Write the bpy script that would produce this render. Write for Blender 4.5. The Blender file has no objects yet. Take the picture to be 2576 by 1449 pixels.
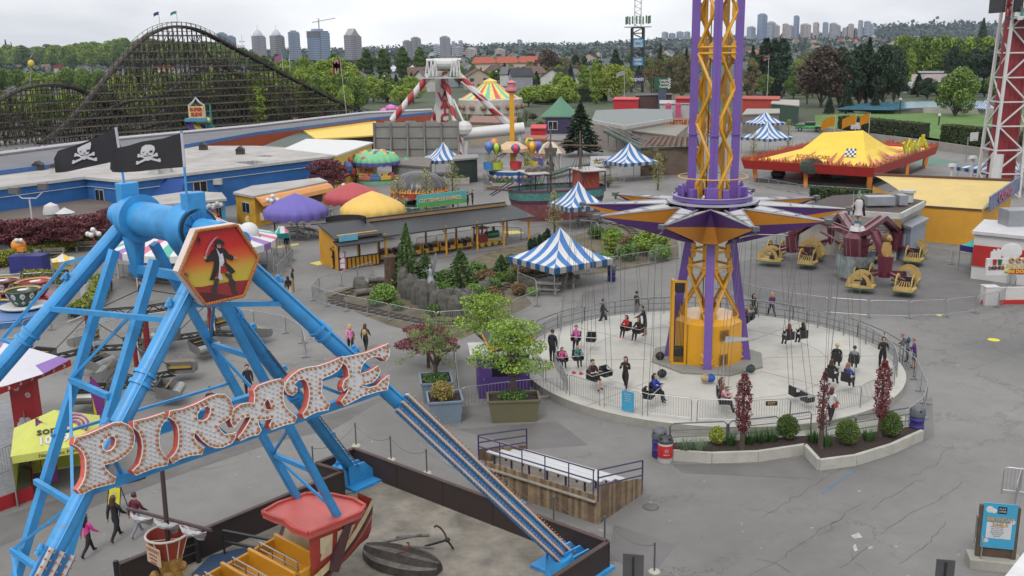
import bpy, math
from math import cos, sin, atan2, hypot, sqrt
import numpy as np
from mathutils import Vector, Matrix
PI=math.pi;R=math.radians
SC=bpy.context.scene
F=2480.;CX,CY=1288.,724.5;CH=16.5;PITCH=math.atan(594/F);ROLL=0.015
cam=bpy.data.cameras.new('camera');co=bpy.data.objects.new('camera',cam);SC.collection.objects.link(co);SC.camera=co
cam.sensor_fit='HORIZONTAL';cam.angle=2*math.atan(CX/F);cam.clip_start=.3;cam.clip_end=20000
_f=Vector((0,cos(PITCH),-sin(PITCH)));_r=Vector((1,0,0));_u=_r.cross(_f)
_c,_s=cos(ROLL),sin(ROLL);_r,_u=_c*_r-_s*_u,_s*_r+_c*_u
CAMO=Vector((0,0,CH))
co.matrix_world=Matrix(((_r.x,_u.x,-_f.x,0),(_r.y,_u.y,-_f.y,0),(_r.z,_u.z,-_f.z,CH),(0,0,0,1)))
SUN_EL,SUN_AZ=R(52),R(200)
wd=bpy.data.worlds.new('World');SC.world=wd;wd.use_nodes=True
nt=wd.node_tree;N=nt.nodes;L=nt.links;N.clear()
out=N.new('ShaderNodeOutputWorld');bg=N.new('ShaderNodeBackground');L.new(bg.outputs[0],out.inputs[0])
sky=N.new('ShaderNodeTexSky');sky.sky_type='NISHITA';sky.sun_disc=False;sky.sun_elevation=SUN_EL;sky.sun_rotation=SUN_AZ
tc=N.new('ShaderNodeTexCoord');sx=N.new('ShaderNodeSeparateXYZ');L.new(tc.outputs['Generated'],sx.inputs[0])
def wmath(op,a,b=None,c=None):
	m=N.new('ShaderNodeMath');m.operation=op
	for i,v in enumerate((a,b,c)):
		if v is None: continue
		if isinstance(v,(int,float)): m.inputs[i].default_value=v
		else: L.new(v,m.inputs[i])
	return m.outputs[0]
zc=wmath('MAXIMUM',sx.outputs[2],0.0);zd=wmath('ADD',zc,.22)
cb=N.new('ShaderNodeCombineXYZ');L.new(wmath('DIVIDE',sx.outputs[0],zd),cb.inputs[0]);L.new(wmath('DIVIDE',sx.outputs[1],zd),cb.inputs[1])
n1=N.new('ShaderNodeTexNoise');n1.inputs['Scale'].default_value=.42;n1.inputs['Detail'].default_value=6;n1.inputs['Roughness'].default_value=.5;n1.inputs['Distortion'].default_value=.35
L.new(cb.outputs[0],n1.inputs[0])
cr=N.new('ShaderNodeValToRGB');cr.color_ramp.elements[0].position=.41;cr.color_ramp.elements[1].position=.58
cr.color_ramp.elements[0].color=(.60,.61,.645,1);cr.color_ramp.elements[1].color=(.96,.96,.97,1);L.new(n1.outputs[0],cr.inputs[0])
lum=wmath('MULTIPLY_ADD',zc,1.15,1.1)
vm=N.new('ShaderNodeVectorMath');vm.operation='SCALE';L.new(cr.outputs[0],vm.inputs[0]);L.new(lum,vm.inputs['Scale'])
v2=N.new('ShaderNodeVectorMath');v2.operation='SCALE';L.new(sky.outputs[0],v2.inputs[0]);v2.inputs['Scale'].default_value=.08
v3=N.new('ShaderNodeVectorMath');v3.operation='SCALE';L.new(vm.outputs[0],v3.inputs[0]);v3.inputs['Scale'].default_value=9.6
va=N.new('ShaderNodeVectorMath');va.operation='ADD';L.new(v3.outputs[0],va.inputs[0]);L.new(v2.outputs[0],va.inputs[1])
L.new(va.outputs[0],bg.inputs[0]);bg.inputs[1].default_value=.1
sl=bpy.data.lights.new('sun','SUN');sl.energy=1.5;sl.angle=R(14);sl.color=(1,.96,.9)
so=bpy.data.objects.new('sun',sl);SC.collection.objects.link(so)
_d=Vector((sin(SUN_AZ)*cos(SUN_EL),cos(SUN_AZ)*cos(SUN_EL),sin(SUN_EL)))
so.rotation_euler=_d.to_track_quat('Z','Y').to_euler();so.location=(0,0,60)
vs=SC.view_settings;vs.view_transform='Standard';vs.look='None';vs.exposure=.10;vs.gamma=1;vs.use_curve_mapping=False
try: SC.cycles.volume_bounces=0;SC.cycles.max_bounces=6
except Exception: pass
def ray(x,y): return _f+_r*((x-CX)/F)-_u*((y-CY)/F)
def G(x,y,z=0.):
	d=ray(x,y);return CAMO+d*((z-CH)/d.z)
def DY(x,y,Y):
	d=ray(x,y);return CAMO+d*(Y/d.y)
def PLN(x,y,p0,nr):
	d=ray(x,y);return CAMO+d*((p0-CAMO).dot(nr)/d.dot(nr))
def HT(x,yb,yt,z0=0.):
	b=G(x,yb,z0);d=ray(x,yt);return CH+d.z*(b.y/d.y)-z0
def MPP(p): return (p-CAMO).dot(_f)/F	 # metres per photo pixel at p
def V(*a): return Vector(a)
def FX(x,yb,yt):				# base point and height of an upright thing
	return G(x,yb),HT(x,yb,yt)
def lin(c):
	c/=255.;return c/12.92 if c<=.04045 else ((c+.055)/1.055)**2.4
KL=.56
def K(rgb): return tuple(min(.85,lin(c)*KL) for c in rgb)
_M={}
def M(name,rgb,rough=.6,metal=0,var=.12,sc=1.2,bump=0,dirt=0,coat=0,raw=False):
	if name in _M: return _M[name]
	c=rgb if raw else K(rgb)
	m=bpy.data.materials.new(name);m.use_nodes=True;t=m.node_tree;b=t.nodes['Principled BSDF']
	b.inputs['Roughness'].default_value=rough;b.inputs['Metallic'].default_value=metal
	if coat: b.inputs['Coat Weight'].default_value=coat;b.inputs['Coat Roughness'].default_value=.15
	tcn=t.nodes.new('ShaderNodeTexCoord');nz=t.nodes.new('ShaderNodeTexNoise');nz.inputs['Scale'].default_value=sc;nz.inputs['Detail'].default_value=7;nz.inputs['Roughness'].default_value=.62
	t.links.new(tcn.outputs['Object'],nz.inputs[0])
	rp=t.nodes.new('ShaderNodeValToRGB');e=rp.color_ramp.elements;e[0].position=.32;e[1].position=.68
	e[0].color=tuple(x*(1-var) for x in c)+(1,);e[1].color=tuple(min(.9,x*(1+var)) for x in c)+(1,)
	t.links.new(nz.outputs[0],rp.inputs[0]);col=rp.outputs[0]
	if dirt:
		n2=t.nodes.new('ShaderNodeTexNoise');n2.inputs['Scale'].default_value=sc*2.7;n2.inputs['Detail'].default_value=9;n2.inputs['Roughness'].default_value=.7
		t.links.new(tcn.outputs['Object'],n2.inputs[0])
		r2=t.nodes.new('ShaderNodeValToRGB');r2.color_ramp.elements[0].position=.52;r2.color_ramp.elements[1].position=.72
		r2.color_ramp.elements[1].color=(dirt,dirt,dirt,1);r2.color_ramp.elements[0].color=(0,0,0,1);t.links.new(n2.outputs[0],r2.inputs[0])
		mx=t.nodes.new('ShaderNodeMix');mx.data_type='RGBA';t.links.new(r2.outputs[0],mx.inputs[0]);t.links.new(col,mx.inputs[6]);mx.inputs[7].default_value=(.10,.085,.07,1);col=mx.outputs[2]
	t.links.new(col,b.inputs['Base Color'])
	if bump:
		bp=t.nodes.new('ShaderNodeBump');bp.inputs['Strength'].default_value=bump;bp.inputs['Distance'].default_value=.03
		t.links.new(nz.outputs[0],bp.inputs['Height']);t.links.new(bp.outputs[0],b.inputs['Normal'])
	_M[name]=m;return m
def leafmat(name,dark,light,raw=True):
	if name in _M: return _M[name]
	m=bpy.data.materials.new(name);m.use_nodes=True;t=m.node_tree;b=t.nodes['Principled BSDF'];b.inputs['Roughness'].default_value=.6
	b.inputs['Specular IOR Level'].default_value=.25
	g=t.nodes.new('ShaderNodeNewGeometry');tcn=t.nodes.new('ShaderNodeTexCoord');nz=t.nodes.new('ShaderNodeTexNoise');nz.inputs['Scale'].default_value=.55;nz.inputs['Detail'].default_value=4
	oi=t.nodes.new('ShaderNodeObjectInfo')
	t.links.new(tcn.outputs['Object'],nz.inputs[0])
	def mt(op,a,b2):
		q=t.nodes.new('ShaderNodeMath');q.operation=op
		for i,v in enumerate((a,b2)):
			if isinstance(v,(int,float)): q.inputs[i].default_value=v
			else: t.links.new(v,q.inputs[i])
		return q.outputs[0]
	f=mt('ADD',mt('MULTIPLY',g.outputs['Random Per Island'],.42),mt('MULTIPLY',nz.outputs[0],.62))
	f=mt('ADD',f,mt('MULTIPLY',oi.outputs['Random'],.25))
	rp=t.nodes.new('ShaderNodeValToRGB');e=rp.color_ramp.elements;e[0].position=.3;e[1].position=.95
	e[0].color=(*dark,1);e[1].color=(*light,1);t.links.new(f,rp.inputs[0]);t.links.new(rp.outputs[0],b.inputs['Base Color'])
	_M[name]=m;return m
COL=SC.collection
def tag(o,label=None,cat=None,group=None,kind=None):
	if label: o['label']=label
	if cat: o['category']=cat
	if group: o['group']=group
	if kind: o['kind']=kind
	return o
def T(name,label,cat,loc=(0,0,0),rz=0,group=None):
	o=bpy.data.objects.new(name,None);o.empty_display_size=.2;COL.objects.link(o);o.location=loc;o.rotation_euler=(0,0,rz)
	return tag(o,label,cat,group)
class MB:
	"""gathers shapes;build() links them as one mesh object"""
	def __init__(s,off=None): s.v=[];s.f=[];s.m=[];s.off=off;s.sm=False
	def add(s,vs,fs,mi=0):
		n=len(s.v);s.v+=[tuple(p) for p in vs];s.f+=[tuple(i+n for i in q) for q in fs];s.m+=[mi]*len(fs);return s
	def box(s,c,d,rz=0,mi=0,rx=0,ry=0):
		x,y,z=d[0]/2,d[1]/2,d[2]/2;mt=Matrix.Rotation(rz,3,'Z')
		if rx or ry: mt=mt@Matrix.Rotation(ry,3,'Y')@Matrix.Rotation(rx,3,'X')
		c=Vector(c);vs=[c+mt@Vector(p) for p in ((-x,-y,-z),(x,-y,-z),(x,y,-z),(-x,y,-z),(-x,-y,z),(x,-y,z),(x,y,z),(-x,y,z))]
		return s.add(vs,((0,3,2,1),(4,5,6,7),(0,1,5,4),(1,2,6,5),(2,3,7,6),(3,0,4,7)),mi)
	def beam(s,p,q,w,h=None,mi=0,up=(0,0,1)):
		p,q=Vector(p),Vector(q);h=h or w;a=(q-p);
		if a.length<1e-6: return s
		a.normalize();u=Vector(up)
		if abs(a.dot(u))>.98: u=Vector((0,1,0))
		b=a.cross(u).normalized();c=b.cross(a);b*=w/2;c*=h/2
		return s.add([p-b-c,p+b-c,p+b+c,p-b+c,q-b-c,q+b-c,q+b+c,q-b+c],((0,1,2,3),(7,6,5,4),(4,5,1,0),(5,6,2,1),(6,7,3,2),(7,4,0,3)),mi)
	def tube(s,p,q,r,n=8,r2=None,mi=0,cap=True):
		p,q=Vector(p),Vector(q);r2=r if r2 is None else r2;a=q-p
		if a.length<1e-6: return s
		a.normalize();u=Vector((0,0,1)) if abs(a.z)<.98 else Vector((0,1,0));b=a.cross(u).normalized();c=b.cross(a)
		vs=[]
		for P,rr in ((p,r),(q,r2)):
			for i in range(n):
				t=2*PI*i/n;vs.append(P+(b*cos(t)+c*sin(t))*rr)
		fs=[(i,i+n,(i+1)%n+n,(i+1)%n) for i in range(n)]
		if cap: fs+=[tuple(range(n)),tuple(range(2*n-1,n-1,-1))]
		return s.add(vs,fs,mi)
	def path(s,pts,r,n=6,mi=0,close=False):
		pts=[Vector(p) for p in pts];k=len(pts);vs=[];pb=None
		for i,P in enumerate(pts):
			a=(pts[(i+1)%k] if (close or i<k-1) else P)-(pts[i-1] if (close or i>0) else P)
			a.normalize();u=Vector((0,0,1)) if abs(a.z)<.95 else Vector((0,1,0))
			b=a.cross(u).normalized()
			if pb is not None and b.dot(pb)<0: b=-b
			pb=b;c=b.cross(a)
			for j in range(n): t=2*PI*j/n;vs.append(P+(b*cos(t)+c*sin(t))*r)
		fs=[]
		for i in range(k if close else k-1):
			i2=(i+1)%k
			for j in range(n): fs.append((i*n+j,i2*n+j,i2*n+(j+1)%n,i*n+(j+1)%n))
		if not close: fs+=[tuple(range(n-1,-1,-1)),tuple(range((k-1)*n,k*n))]
		return s.add(vs,fs,mi)
	def lathe(s,prof,c=(0,0,0),n=16,mi=0,a0=0,a1=2*PI,mif=None,sx=1,sy=1):
		c=Vector(c);full=abs(a1-a0-2*PI)<1e-6;k=n if full else n+1;vs=[]
		for r,z in prof:
			for i in range(k):
				t=a0+(a1-a0)*i/n;vs.append(c+Vector((r*sx*cos(t),r*sy*sin(t),z)))
		for j in range(len(prof)-1):
			for i in range(n):
				i2=(i+1)%k
				s.add([],[],0)
		n0=len(s.v);s.v+=[tuple(p) for p in vs]
		for j in range(len(prof)-1):
			for i in range(n):
				i2=(i+1)%k;s.f.append((n0+j*k+i,n0+j*k+i2,n0+(j+1)*k+i2,n0+(j+1)*k+i));s.m.append(mif(i,j) if mif else mi)
		return s
	def prism(s,poly,z0,z1,mi=0,mt=None):
		n=len(poly);P=[Vector((p[0],p[1],z0)) for p in poly]+[Vector((p[0],p[1],z1)) for p in poly]
		if mt is not None: P=[mt@p for p in P]
		return s.add(P,[tuple(range(n-1,-1,-1)),tuple(range(n,2*n))]+[(i,(i+1)%n,(i+1)%n+n,i+n) for i in range(n)],mi)
	def wallz(s,pts,h,th,z=0,mi=0,close=False):
		k=len(pts)
		for i in range(k if close else k-1):
			p,q=Vector(pts[i]),Vector(pts[(i+1)%k]);p=Vector((p.x,p.y,z+h/2));q=Vector((q.x,q.y,z+h/2));s.beam(p,q,th,h,mi)
		return s
	def sph(s,c,r,n=10,k=6,mi=0,sx=1,sy=1,sz=1):
		return s.lathe([(max(1e-4,sin(PI*j/k))*r,-cos(PI*j/k)*r*sz) for j in range(k+1)],c,n,mi,sx=sx,sy=sy)
	def quad(s,a,b,c,d,mi=0): return s.add([a,b,c,d],[(0,1,2,3)],mi)
	def B(s,name,mats,parent=None,smooth=False,world=False,bevel=0,off=None):
		if not isinstance(mats,(list,tuple)): mats=[mats]
		me=bpy.data.meshes.new(name);vs=s.v
		if world and parent is not None:
			l=parent.matrix_world_loc if hasattr(parent,'matrix_world_loc') else ROOT(parent);vs=[(x-l.x,y-l.y,z-l.z) for x,y,z in vs]
		if off is not None: vs=[(x-off[0],y-off[1],z-off[2]) for x,y,z in vs]
		me.from_pydata(vs,[],s.f)
		for m in mats: me.materials.append(m)
		if len(mats)>1: me.polygons.foreach_set('material_index',s.m)
		if smooth: me.polygons.foreach_set('use_smooth',[True]*len(me.polygons))
		o=bpy.data.objects.new(name,me);COL.objects.link(o)
		if parent is not None: o.parent=parent
		if off is not None: o.location=off
		if smooth:
			try: me.set_sharp_from_angle(angle=R(42))
			except Exception: pass
		if bevel:
			b=o.modifiers.new('b','BEVEL');b.width=bevel;b.segments=2;b.limit_method='ANGLE'
		return o
def ROOT(o):
	l=Vector(o.location)
	while o.parent: o=o.parent;l=l+Vector(o.location)
	return l
def S(mb,name,mats,label,cat,group=None,smooth=False,loc=None,bevel=0):
	"""a thing that is a single mesh (shapes given in place, origin moved to loc)"""
	return tag(mb.B(name,mats,None,smooth,off=loc,bevel=bevel),label,cat,group)
def copytree(o,parent=None):
	c=o.copy();COL.objects.link(c)
	if parent is not None: c.parent=parent
	for ch in KIDS(o): copytree(ch,c)
	return c
def KIDS(o): return [c for c in bpy.data.objects if c.parent is o]
class Proto:
	"""a thing with parts, copied with obj.copy() for every repeat"""
	def __init__(s,root):
		s.root=root;s.used=False;s.kids=[(c,KIDS(c)) for c in KIDS(root)]
	def put(s,loc,rz=0,label=None,group=None,scale=None):
		if not s.used: s.used=True;o=s.root
		else:
			o=s.root.copy();COL.objects.link(o)
			for c,gk in s.kids:
				d=c.copy();COL.objects.link(d);d.parent=o
				for g in gk:
					e=g.copy();COL.objects.link(e);e.parent=d
		o.location=loc;o.rotation_euler=(0,0,rz)
		if scale is not None: o.scale=(scale,)*3 if isinstance(scale,(int,float)) else scale
		if label: o['label']=label
		if group: o['group']=group
		return o
def text(body,size,mat,parent,mt,name='lettering',ext=.01,align='CENTER',bold=0):
	cu=bpy.data.curves.new(name,'FONT');cu.body=body;cu.size=size;cu.extrude=ext;cu.align_x=align;cu.align_y='CENTER';cu.offset=bold;cu.resolution_u=2
	t=bpy.data.objects.new('t',cu);COL.objects.link(t)
	me=bpy.data.meshes.new_from_object(t);bpy.data.objects.remove(t);bpy.data.curves.remove(cu)
	me.materials.clear();me.materials.append(mat);me.transform(mt)
	o=bpy.data.objects.new(name,me);COL.objects.link(o)
	if parent is not None: o.parent=parent
	return o
def face_mt(o,xdir,ydir):
	"""matrix that lays flat lettering at o with reading direction xdir and up ydir"""
	x=Vector(xdir).normalized();y=Vector(ydir);y=(y-x*y.dot(x)).normalized();z=x.cross(y)
	return Matrix(((x.x,y.x,z.x,o[0]),(x.y,y.y,z.y,o[1]),(x.z,y.z,z.z,o[2]),(0,0,0,1)))
def rnd(seed): return np.random.default_rng(seed)
def leaves(name,pts,size,mat,seed=0,parent=None,nrm=None,asp=.6,flat=.0):
	g=rnd(seed);n=len(pts);pts=np.asarray(pts,float)
	d=g.normal(size=(n,3));
	if nrm is not None: d=d*.75+nrm
	d[:,2]+=flat;d/=np.linalg.norm(d,axis=1)[:,None]+1e-9
	a=np.cross(d,g.normal(size=(n,3)));a/=np.linalg.norm(a,axis=1)[:,None]+1e-9;b=np.cross(d,a)
	s=size*(.6+.8*g.random(n))[:,None];a=a*s;b=b*s*asp
	v=np.stack([pts-a,pts-b*.9,pts+a,pts+b*.9],1).reshape(-1,3)
	me=bpy.data.meshes.new(name);me.vertices.add(4*n);me.vertices.foreach_set('co',v.ravel())
	me.loops.add(4*n);me.loops.foreach_set('vertex_index',np.arange(4*n,dtype=np.int32));me.polygons.add(n)
	me.polygons.foreach_set('loop_start',np.arange(0,4*n,4,dtype=np.int32));me.polygons.foreach_set('loop_total',np.full(n,4,dtype=np.int32))
	me.update(calc_edges=True);me.materials.append(mat)
	o=bpy.data.objects.new(name,me);COL.objects.link(o)
	if parent is not None: o.parent=parent
	return o
def blobs(g,n,c,rad):
	d=g.normal(size=(n,3));d/=np.linalg.norm(d,axis=1)[:,None];return np.asarray(c)+d*np.asarray(rad)*(.55+.45*g.random(n)[:,None]**.5)
BARK=M('bark',(92,78,66),.9,var=.3,sc=3,bump=.5)
def tree(name,h,w,mat,seed,style='round',n=2600,leaf=.3,trunk=.28,label='',cat='tree',bare=.25,bark=None):
	"""crown + trunk with limbs under an Empty;returns a Proto"""
	g=rnd(seed);t=T(name,label,cat);tb=MB();P=[];
	tr=h*.022 if h>4 else h*.03
	if style=='round' or style=='sparse':
		k=9 if style=='round' else 8;tb.tube((0,0,0),(0,0,h*trunk*1.15),tr*1.5,7,tr);top=V(0,0,h*trunk)
		cen=[]
		for i in range(k):
			a=2.4*i+g.random()*.6;z=h*(trunk+ (1-trunk)*(.22+.62*(i+.5)/k));rr=w*.5*(.62 if i<k-2 else .25)*(1.1-.5*abs((i/k)-.35))
			c=V(rr*cos(a),rr*sin(a),z);cen.append(c)
			m=top+(c-top)*.5+V(0,0,h*.03);tb.tube(top-V(0,0,h*.05*g.random()),m,tr*.6,5,tr*.4);tb.tube(m,c,tr*.4,5,tr*.12)
			if style=='sparse':
				for q in range(6):
					e=c+V(*(g.normal(size=3)*w*.16))+V(0,0,h*.05);tb.tube(m+(c-m)*g.random(),e,tr*.2,4,tr*.05);P.append(blobs(g,n//(k*6),tuple(e),(w*.1,w*.1,h*.06)))
			else:
				s=.75+.5*g.random();P.append(blobs(g,n//(k+1),tuple(c),(w*.27*s,w*.27*s,h*.17*s)))
		if style=='round':
			tb.tube(top,(0,0,h*.85),tr*.8,5,tr*.15);P.append(blobs(g,n//(k+1),(0,0,h*.86),(w*.2,w*.2,h*.12)))
	elif style=='cone':
		tb.tube((0,0,0),(0,0,h*.97),tr*1.3,7,tr*.1)
		z=(trunk*.4+(1-trunk*.4)*g.random(n)**1.25);lay=np.floor(z*13)/13;fr=(z-lay)*13
		rad=w*.5*(1-z)**.85*(.62+.5*(1-fr));a=g.random(n)*2*PI;a=np.round(a*9/(2*PI)+lay*5)*2*PI/9*.75+a*.25
		q=np.sqrt(g.random(n))*.65+.35;rad*=q*(1+.15*np.sin(a*3+lay*20));P.append(np.stack([rad*np.cos(a),rad*np.sin(a),h*z-(q*w*.06)],1))
		for i in range(14):
			zz=h*(.12+.8*i/14);rr=w*.42*(1-zz/h);a=i*2.4;tb.tube((0,0,zz),(rr*cos(a),rr*sin(a),zz-rr*.12),tr*.3,4,tr*.05)
	elif style=='col':
		tb.tube((0,0,0),(0,0,h*.95),tr*1.2,6,tr*.1);z=trunk*.5+(1-trunk*.5)*g.random(n)
		u=np.clip((z-trunk*.5)/(1-trunk*.5),0,1);rad=w*.5*np.sin(PI*np.clip(u*.9+.08,0,1))**.55*(.8+.3*np.sin(z*37+1.3)*.5);a=g.random(n)*2*PI
		q=np.sqrt(g.random(n))*.6+.4;rad*=q*(1+.18*np.sin(a*4+z*9));P.append(np.stack([rad*np.cos(a),rad*np.sin(a),h*z],1))
		for i in range(10):
			zz=h*(.15+.7*i/10);a=i*2.4;tb.tube((0,0,zz),(w*.3*cos(a),w*.3*sin(a),zz+h*.1),tr*.35,4,tr*.05)
	elif style=='bush':
		for i in range(5): a=i*1.26;tb.tube((0,0,0),(w*.25*cos(a),w*.25*sin(a),h*.6),h*.02,4,h*.008)
		P.append(blobs(g,n//3,(0,0,h*.5),(w*.44,w*.44,h*.44)))
		for i in range(13): a=i*2.4;z=h*(.22+.62*i/13);q=w*.3*(1-abs(i/13-.35));P.append(blobs(g,n//19,(q*cos(a),q*sin(a),z),(w*.2,w*.2,h*.19)))
	elif style=='maple':	# layered, spreading
		top=V(0,0,h*trunk);tb.tube((0,0,0),top,tr*1.4,7,tr)
		for i in range(11):
			a=2.4*i+g.random()*.5;z=h*(trunk+.12+(.82-trunk)*i/11);rr=w*.5*(.95-.6*(i/11))*(.6+.4*g.random());c=V(rr*cos(a)*.8,rr*sin(a)*.8,z)
			tb.tube(top,top+(c-top)*.55+V(0,0,-h*.02),tr*.55,5,tr*.3);tb.tube(top+(c-top)*.55+V(0,0,-h*.02),c,tr*.3,4,tr*.06)
			P.append(blobs(g,n//11,tuple(c),(w*.24,w*.24,h*.075)))
	P=np.concatenate(P);ob=leaves('crown',P,leaf,mat,seed+1,t,flat=.25)
	tb.B('trunk',bark or BARK,t,True)
	return Proto(t)
# ================================================================== ground
def asphalt():
	m=bpy.data.materials.new('asphalt');m.use_nodes=True;t=m.node_tree;b=t.nodes['Principled BSDF'];b.inputs['Roughness'].default_value=.78
	tcn=t.nodes.new('ShaderNodeTexCoord')
	def nz(sc,det=6,ro=.6,dis=0):
		q=t.nodes.new('ShaderNodeTexNoise');q.inputs['Scale'].default_value=sc;q.inputs['Detail'].default_value=det;q.inputs['Roughness'].default_value=ro;q.inputs['Distortion'].default_value=dis
		t.links.new(tcn.outputs['Object'],q.inputs[0]);return q.outputs[0]
	def ramp(x,p0,c0,p1,c1):
		r=t.nodes.new('ShaderNodeValToRGB');e=r.color_ramp.elements;e[0].position=p0;e[1].position=p1;e[0].color=(*c0,1);e[1].color=(*c1,1);t.links.new(x,r.inputs[0]);return r.outputs[0]
	def mix(f,a,c,op='MIX'):
		q=t.nodes.new('ShaderNodeMix');q.data_type='RGBA';q.blend_type=op
		if isinstance(f,float): q.inputs[0].default_value=f
		else: t.links.new(f,q.inputs[0])
		for i,v in ((6,a),(7,c)):
			if isinstance(v,tuple): q.inputs[i].default_value=(*v,1)
			else: t.links.new(v,q.inputs[i])
		return q.outputs[2]
	col=ramp(nz(.07,5,.55,.6),.3,K((112,111,109)),.7,K((150,148,144)))
	col=mix(1.0,col,ramp(nz(.9,8,.7),.25,(.86,.86,.87),.75,(1.1,1.1,1.09)),'MULTIPLY')
	col=mix(1.0,col,ramp(nz(40,3,.8),.3,(.80,.80,.80),.7,(1.2,1.2,1.2)),'MULTIPLY')
	col=mix(ramp(nz(.33,9,.72,1.0),.60,(0,0,0),.74,(.7,.7,.7)),col,K((102,99,96)))	  # dark damp stains
	col=mix(ramp(nz(1.7,10,.8),.70,(0,0,0),.76,(.5,.5,.5)),col,K((110,106,102)))
	col=mix(ramp(nz(5,2,.5),.715,(0,0,0),.735,(.8,.8,.8)),col,K((86,84,82)));col=mix(ramp(nz(3.3,2,.5,.4),.735,(0,0,0),.75,(.6,.6,.6)),col,K((196,194,190)))
	# crazing
	vo=t.nodes.new('ShaderNodeTexVoronoi');vo.feature='DISTANCE_TO_EDGE';vo.inputs['Scale'].default_value=.13
	wp=t.nodes.new('ShaderNodeVectorMath');wp.operation='ADD';n2=t.nodes.new('ShaderNodeTexNoise');n2.inputs['Scale'].default_value=.6;n2.inputs['Detail'].default_value=8;n2.inputs['Roughness'].default_value=.7
	t.links.new(tcn.outputs['Object'],n2.inputs[0]);sc=t.nodes.new('ShaderNodeVectorMath');sc.operation='SCALE';sc.inputs['Scale'].default_value=4.5;t.links.new(n2.outputs['Color'],sc.inputs[0])
	t.links.new(tcn.outputs['Object'],wp.inputs[0]);t.links.new(sc.outputs[0],wp.inputs[1]);t.links.new(wp.outputs[0],vo.inputs[0])
	ck=ramp(vo.outputs['Distance'],.0018,(1,1,1),.0055,(0,0,0));gate=ramp(nz(.05,3),.44,(0,0,0),.52,(1,1,1))
	col=mix(mix(1.0,ck,gate,'MULTIPLY'),col,K((78,76,74)))
	t.links.new(col,b.inputs['Base Color'])
	bp=t.nodes.new('ShaderNodeBump');bp.inputs['Strength'].default_value=.35;bp.inputs['Distance'].default_value=.01;t.links.new(nz(30,4,.8),bp.inputs['Height']);t.links.new(bp.outputs[0],b.inputs['Normal'])
	return m
ASPH=asphalt()
def sheet(name,pts,z,mat,kind='structure'):
	o=MB().add([(p[0],p[1],z) for p in pts],[tuple(range(len(pts)))]).B(name,mat);o['kind']=kind;return o
def GP(pix,z=0.): return [G(x,y,z) for x,y in pix]
GRASSY=M('far_ground',(72,84,56),.95,var=.35,sc=.02)
sheet('ground',[(-9000,-60),(9000,-60),(9000,9000),(-9000,9000)],-.06,GRASSY)
sheet('asphalt_paving',[(-170,-20),(260,-20),(260,235),(-170,215)],0,ASPH)
DARKP=M('asphalt_patch',(112,110,108),.85,var=.2,sc=.8)
sheet('repaired_paving_strip',GP([(0,1300),(0,1375),(250,1270),(480,1185),(700,1110),(840,1080),(1000,985),(900,1020),(700,1080),(450,1165),(250,1225)]),.004,DARKP)
sheet('dark_paving_patch',GP([(1470,735),(1560,715),(1530,765),(1440,785)]),.004,M('damp_patch',(116,114,112),.6,var=.15,sc=.5))
for P in ([(1690,1168),(1905,1166),(2024,1150),(2060,1192),(2050,1205),(1720,1190)],[(2305,1015),(2345,1000),(2350,1100),(2322,1112)],[(1150,1080),(1400,1060),(1480,1120),(1340,1130)],[(1545,1320),(1700,1370),(1640,1449),(1530,1400)],[(560,560),(640,548),(690,575),(600,590)]): sheet('dark_paving_patch',GP(P),.005,_M['damp_patch'])
CRK=M('crack',(84,82,80),.9,var=.2)
cm=MB();g=rnd(5)
def crack(pix,w=.009):
	P=GP(pix,.006);Q=[]
	for a,b in zip(P,P[1:]):
		k=max(2,int((b-a).length/.35))
		for i in range(k): Q.append(a.lerp(b,i/k)+V(*(g.normal(size=2)*.07),0))
	Q.append(P[-1])
	for a,b in zip(Q,Q[1:]):
		d=(b-a);d=V(-d.y,d.x,0).normalized()*w*(.4+.9*g.random());cm.add([a-d,a+d,b+d*.8,b-d*.8],[(0,1,2,3)])
for c in ([(1920,1300),(2130,1170),(2220,1110)],[(2440,930),(2570,880),(2576,860)],[(2480,850),(2576,770)],[(2280,960),(2420,965),(2480,985)],[(2210,1345),(2290,1290),(2350,1265),(2420,1210)],
		  [(2190,1280),(2250,1240),(2330,1200)],[(2110,1430),(2150,1400),(2190,1370)],[(2180,1445),(2150,1410),(2140,1390)],[(1880,1449),(1960,1410),(2010,1370),(2120,1300),(2170,1265)],[(2260,1420),(2320,1380),(2360,1330),(2380,1310)],
		  [(1990,1449),(1960,1420),(1900,1405)],[(2060,1350),(2105,1310)],[(2290,1200),(2350,1170),(2380,1130),(2395,1115)],[(1700,1010),(1640,1050)],[(1160,1075),(1090,1050),(1000,1040)],[(910,900),(1000,905),(1100,925)],
		  [(350,1420),(390,1340),(420,1270)],[(480,1180),(560,1175),(600,1160)]): crack(c)
cm.B('pavement_cracks',CRK)['kind']='structure'
YEL=M('yellow_marking',(236,222,120),.7,var=.1)
def disc(pix,r,mat,name='painted_spot',ry=None):
	c=G(*pix);o=MB().add([(c.x+r*cos(i*.2618),c.y+(ry or r)*sin(i*.2618),.007) for i in range(24)],[tuple(range(24))]).B(name,mat);o['kind']='structure';return o
disc((2500,855),.33,M('yellow_spot',(244,226,40),.6));disc((2367,793),.28,YEL);disc((327,971),.28,YEL)
sheet('yellow_marking',GP([(778,662),(815,654),(835,658),(800,668)]),.007,YEL)
sheet('yellow_marking',GP([(1260,583),(1300,580),(1320,586),(1285,590)]),.007,YEL)
sheet('yellow_marking',GP([(690,1240-620),(750,612),(752,616),(690,626)]),.007,YEL)
sheet('blue_painted_line',GP([(2066,1240),(2070,1243),(2152,1185),(2146,1183)]),.007,M('faded_blue_line',(98,124,150),.8,var=.2,sc=4))
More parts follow.
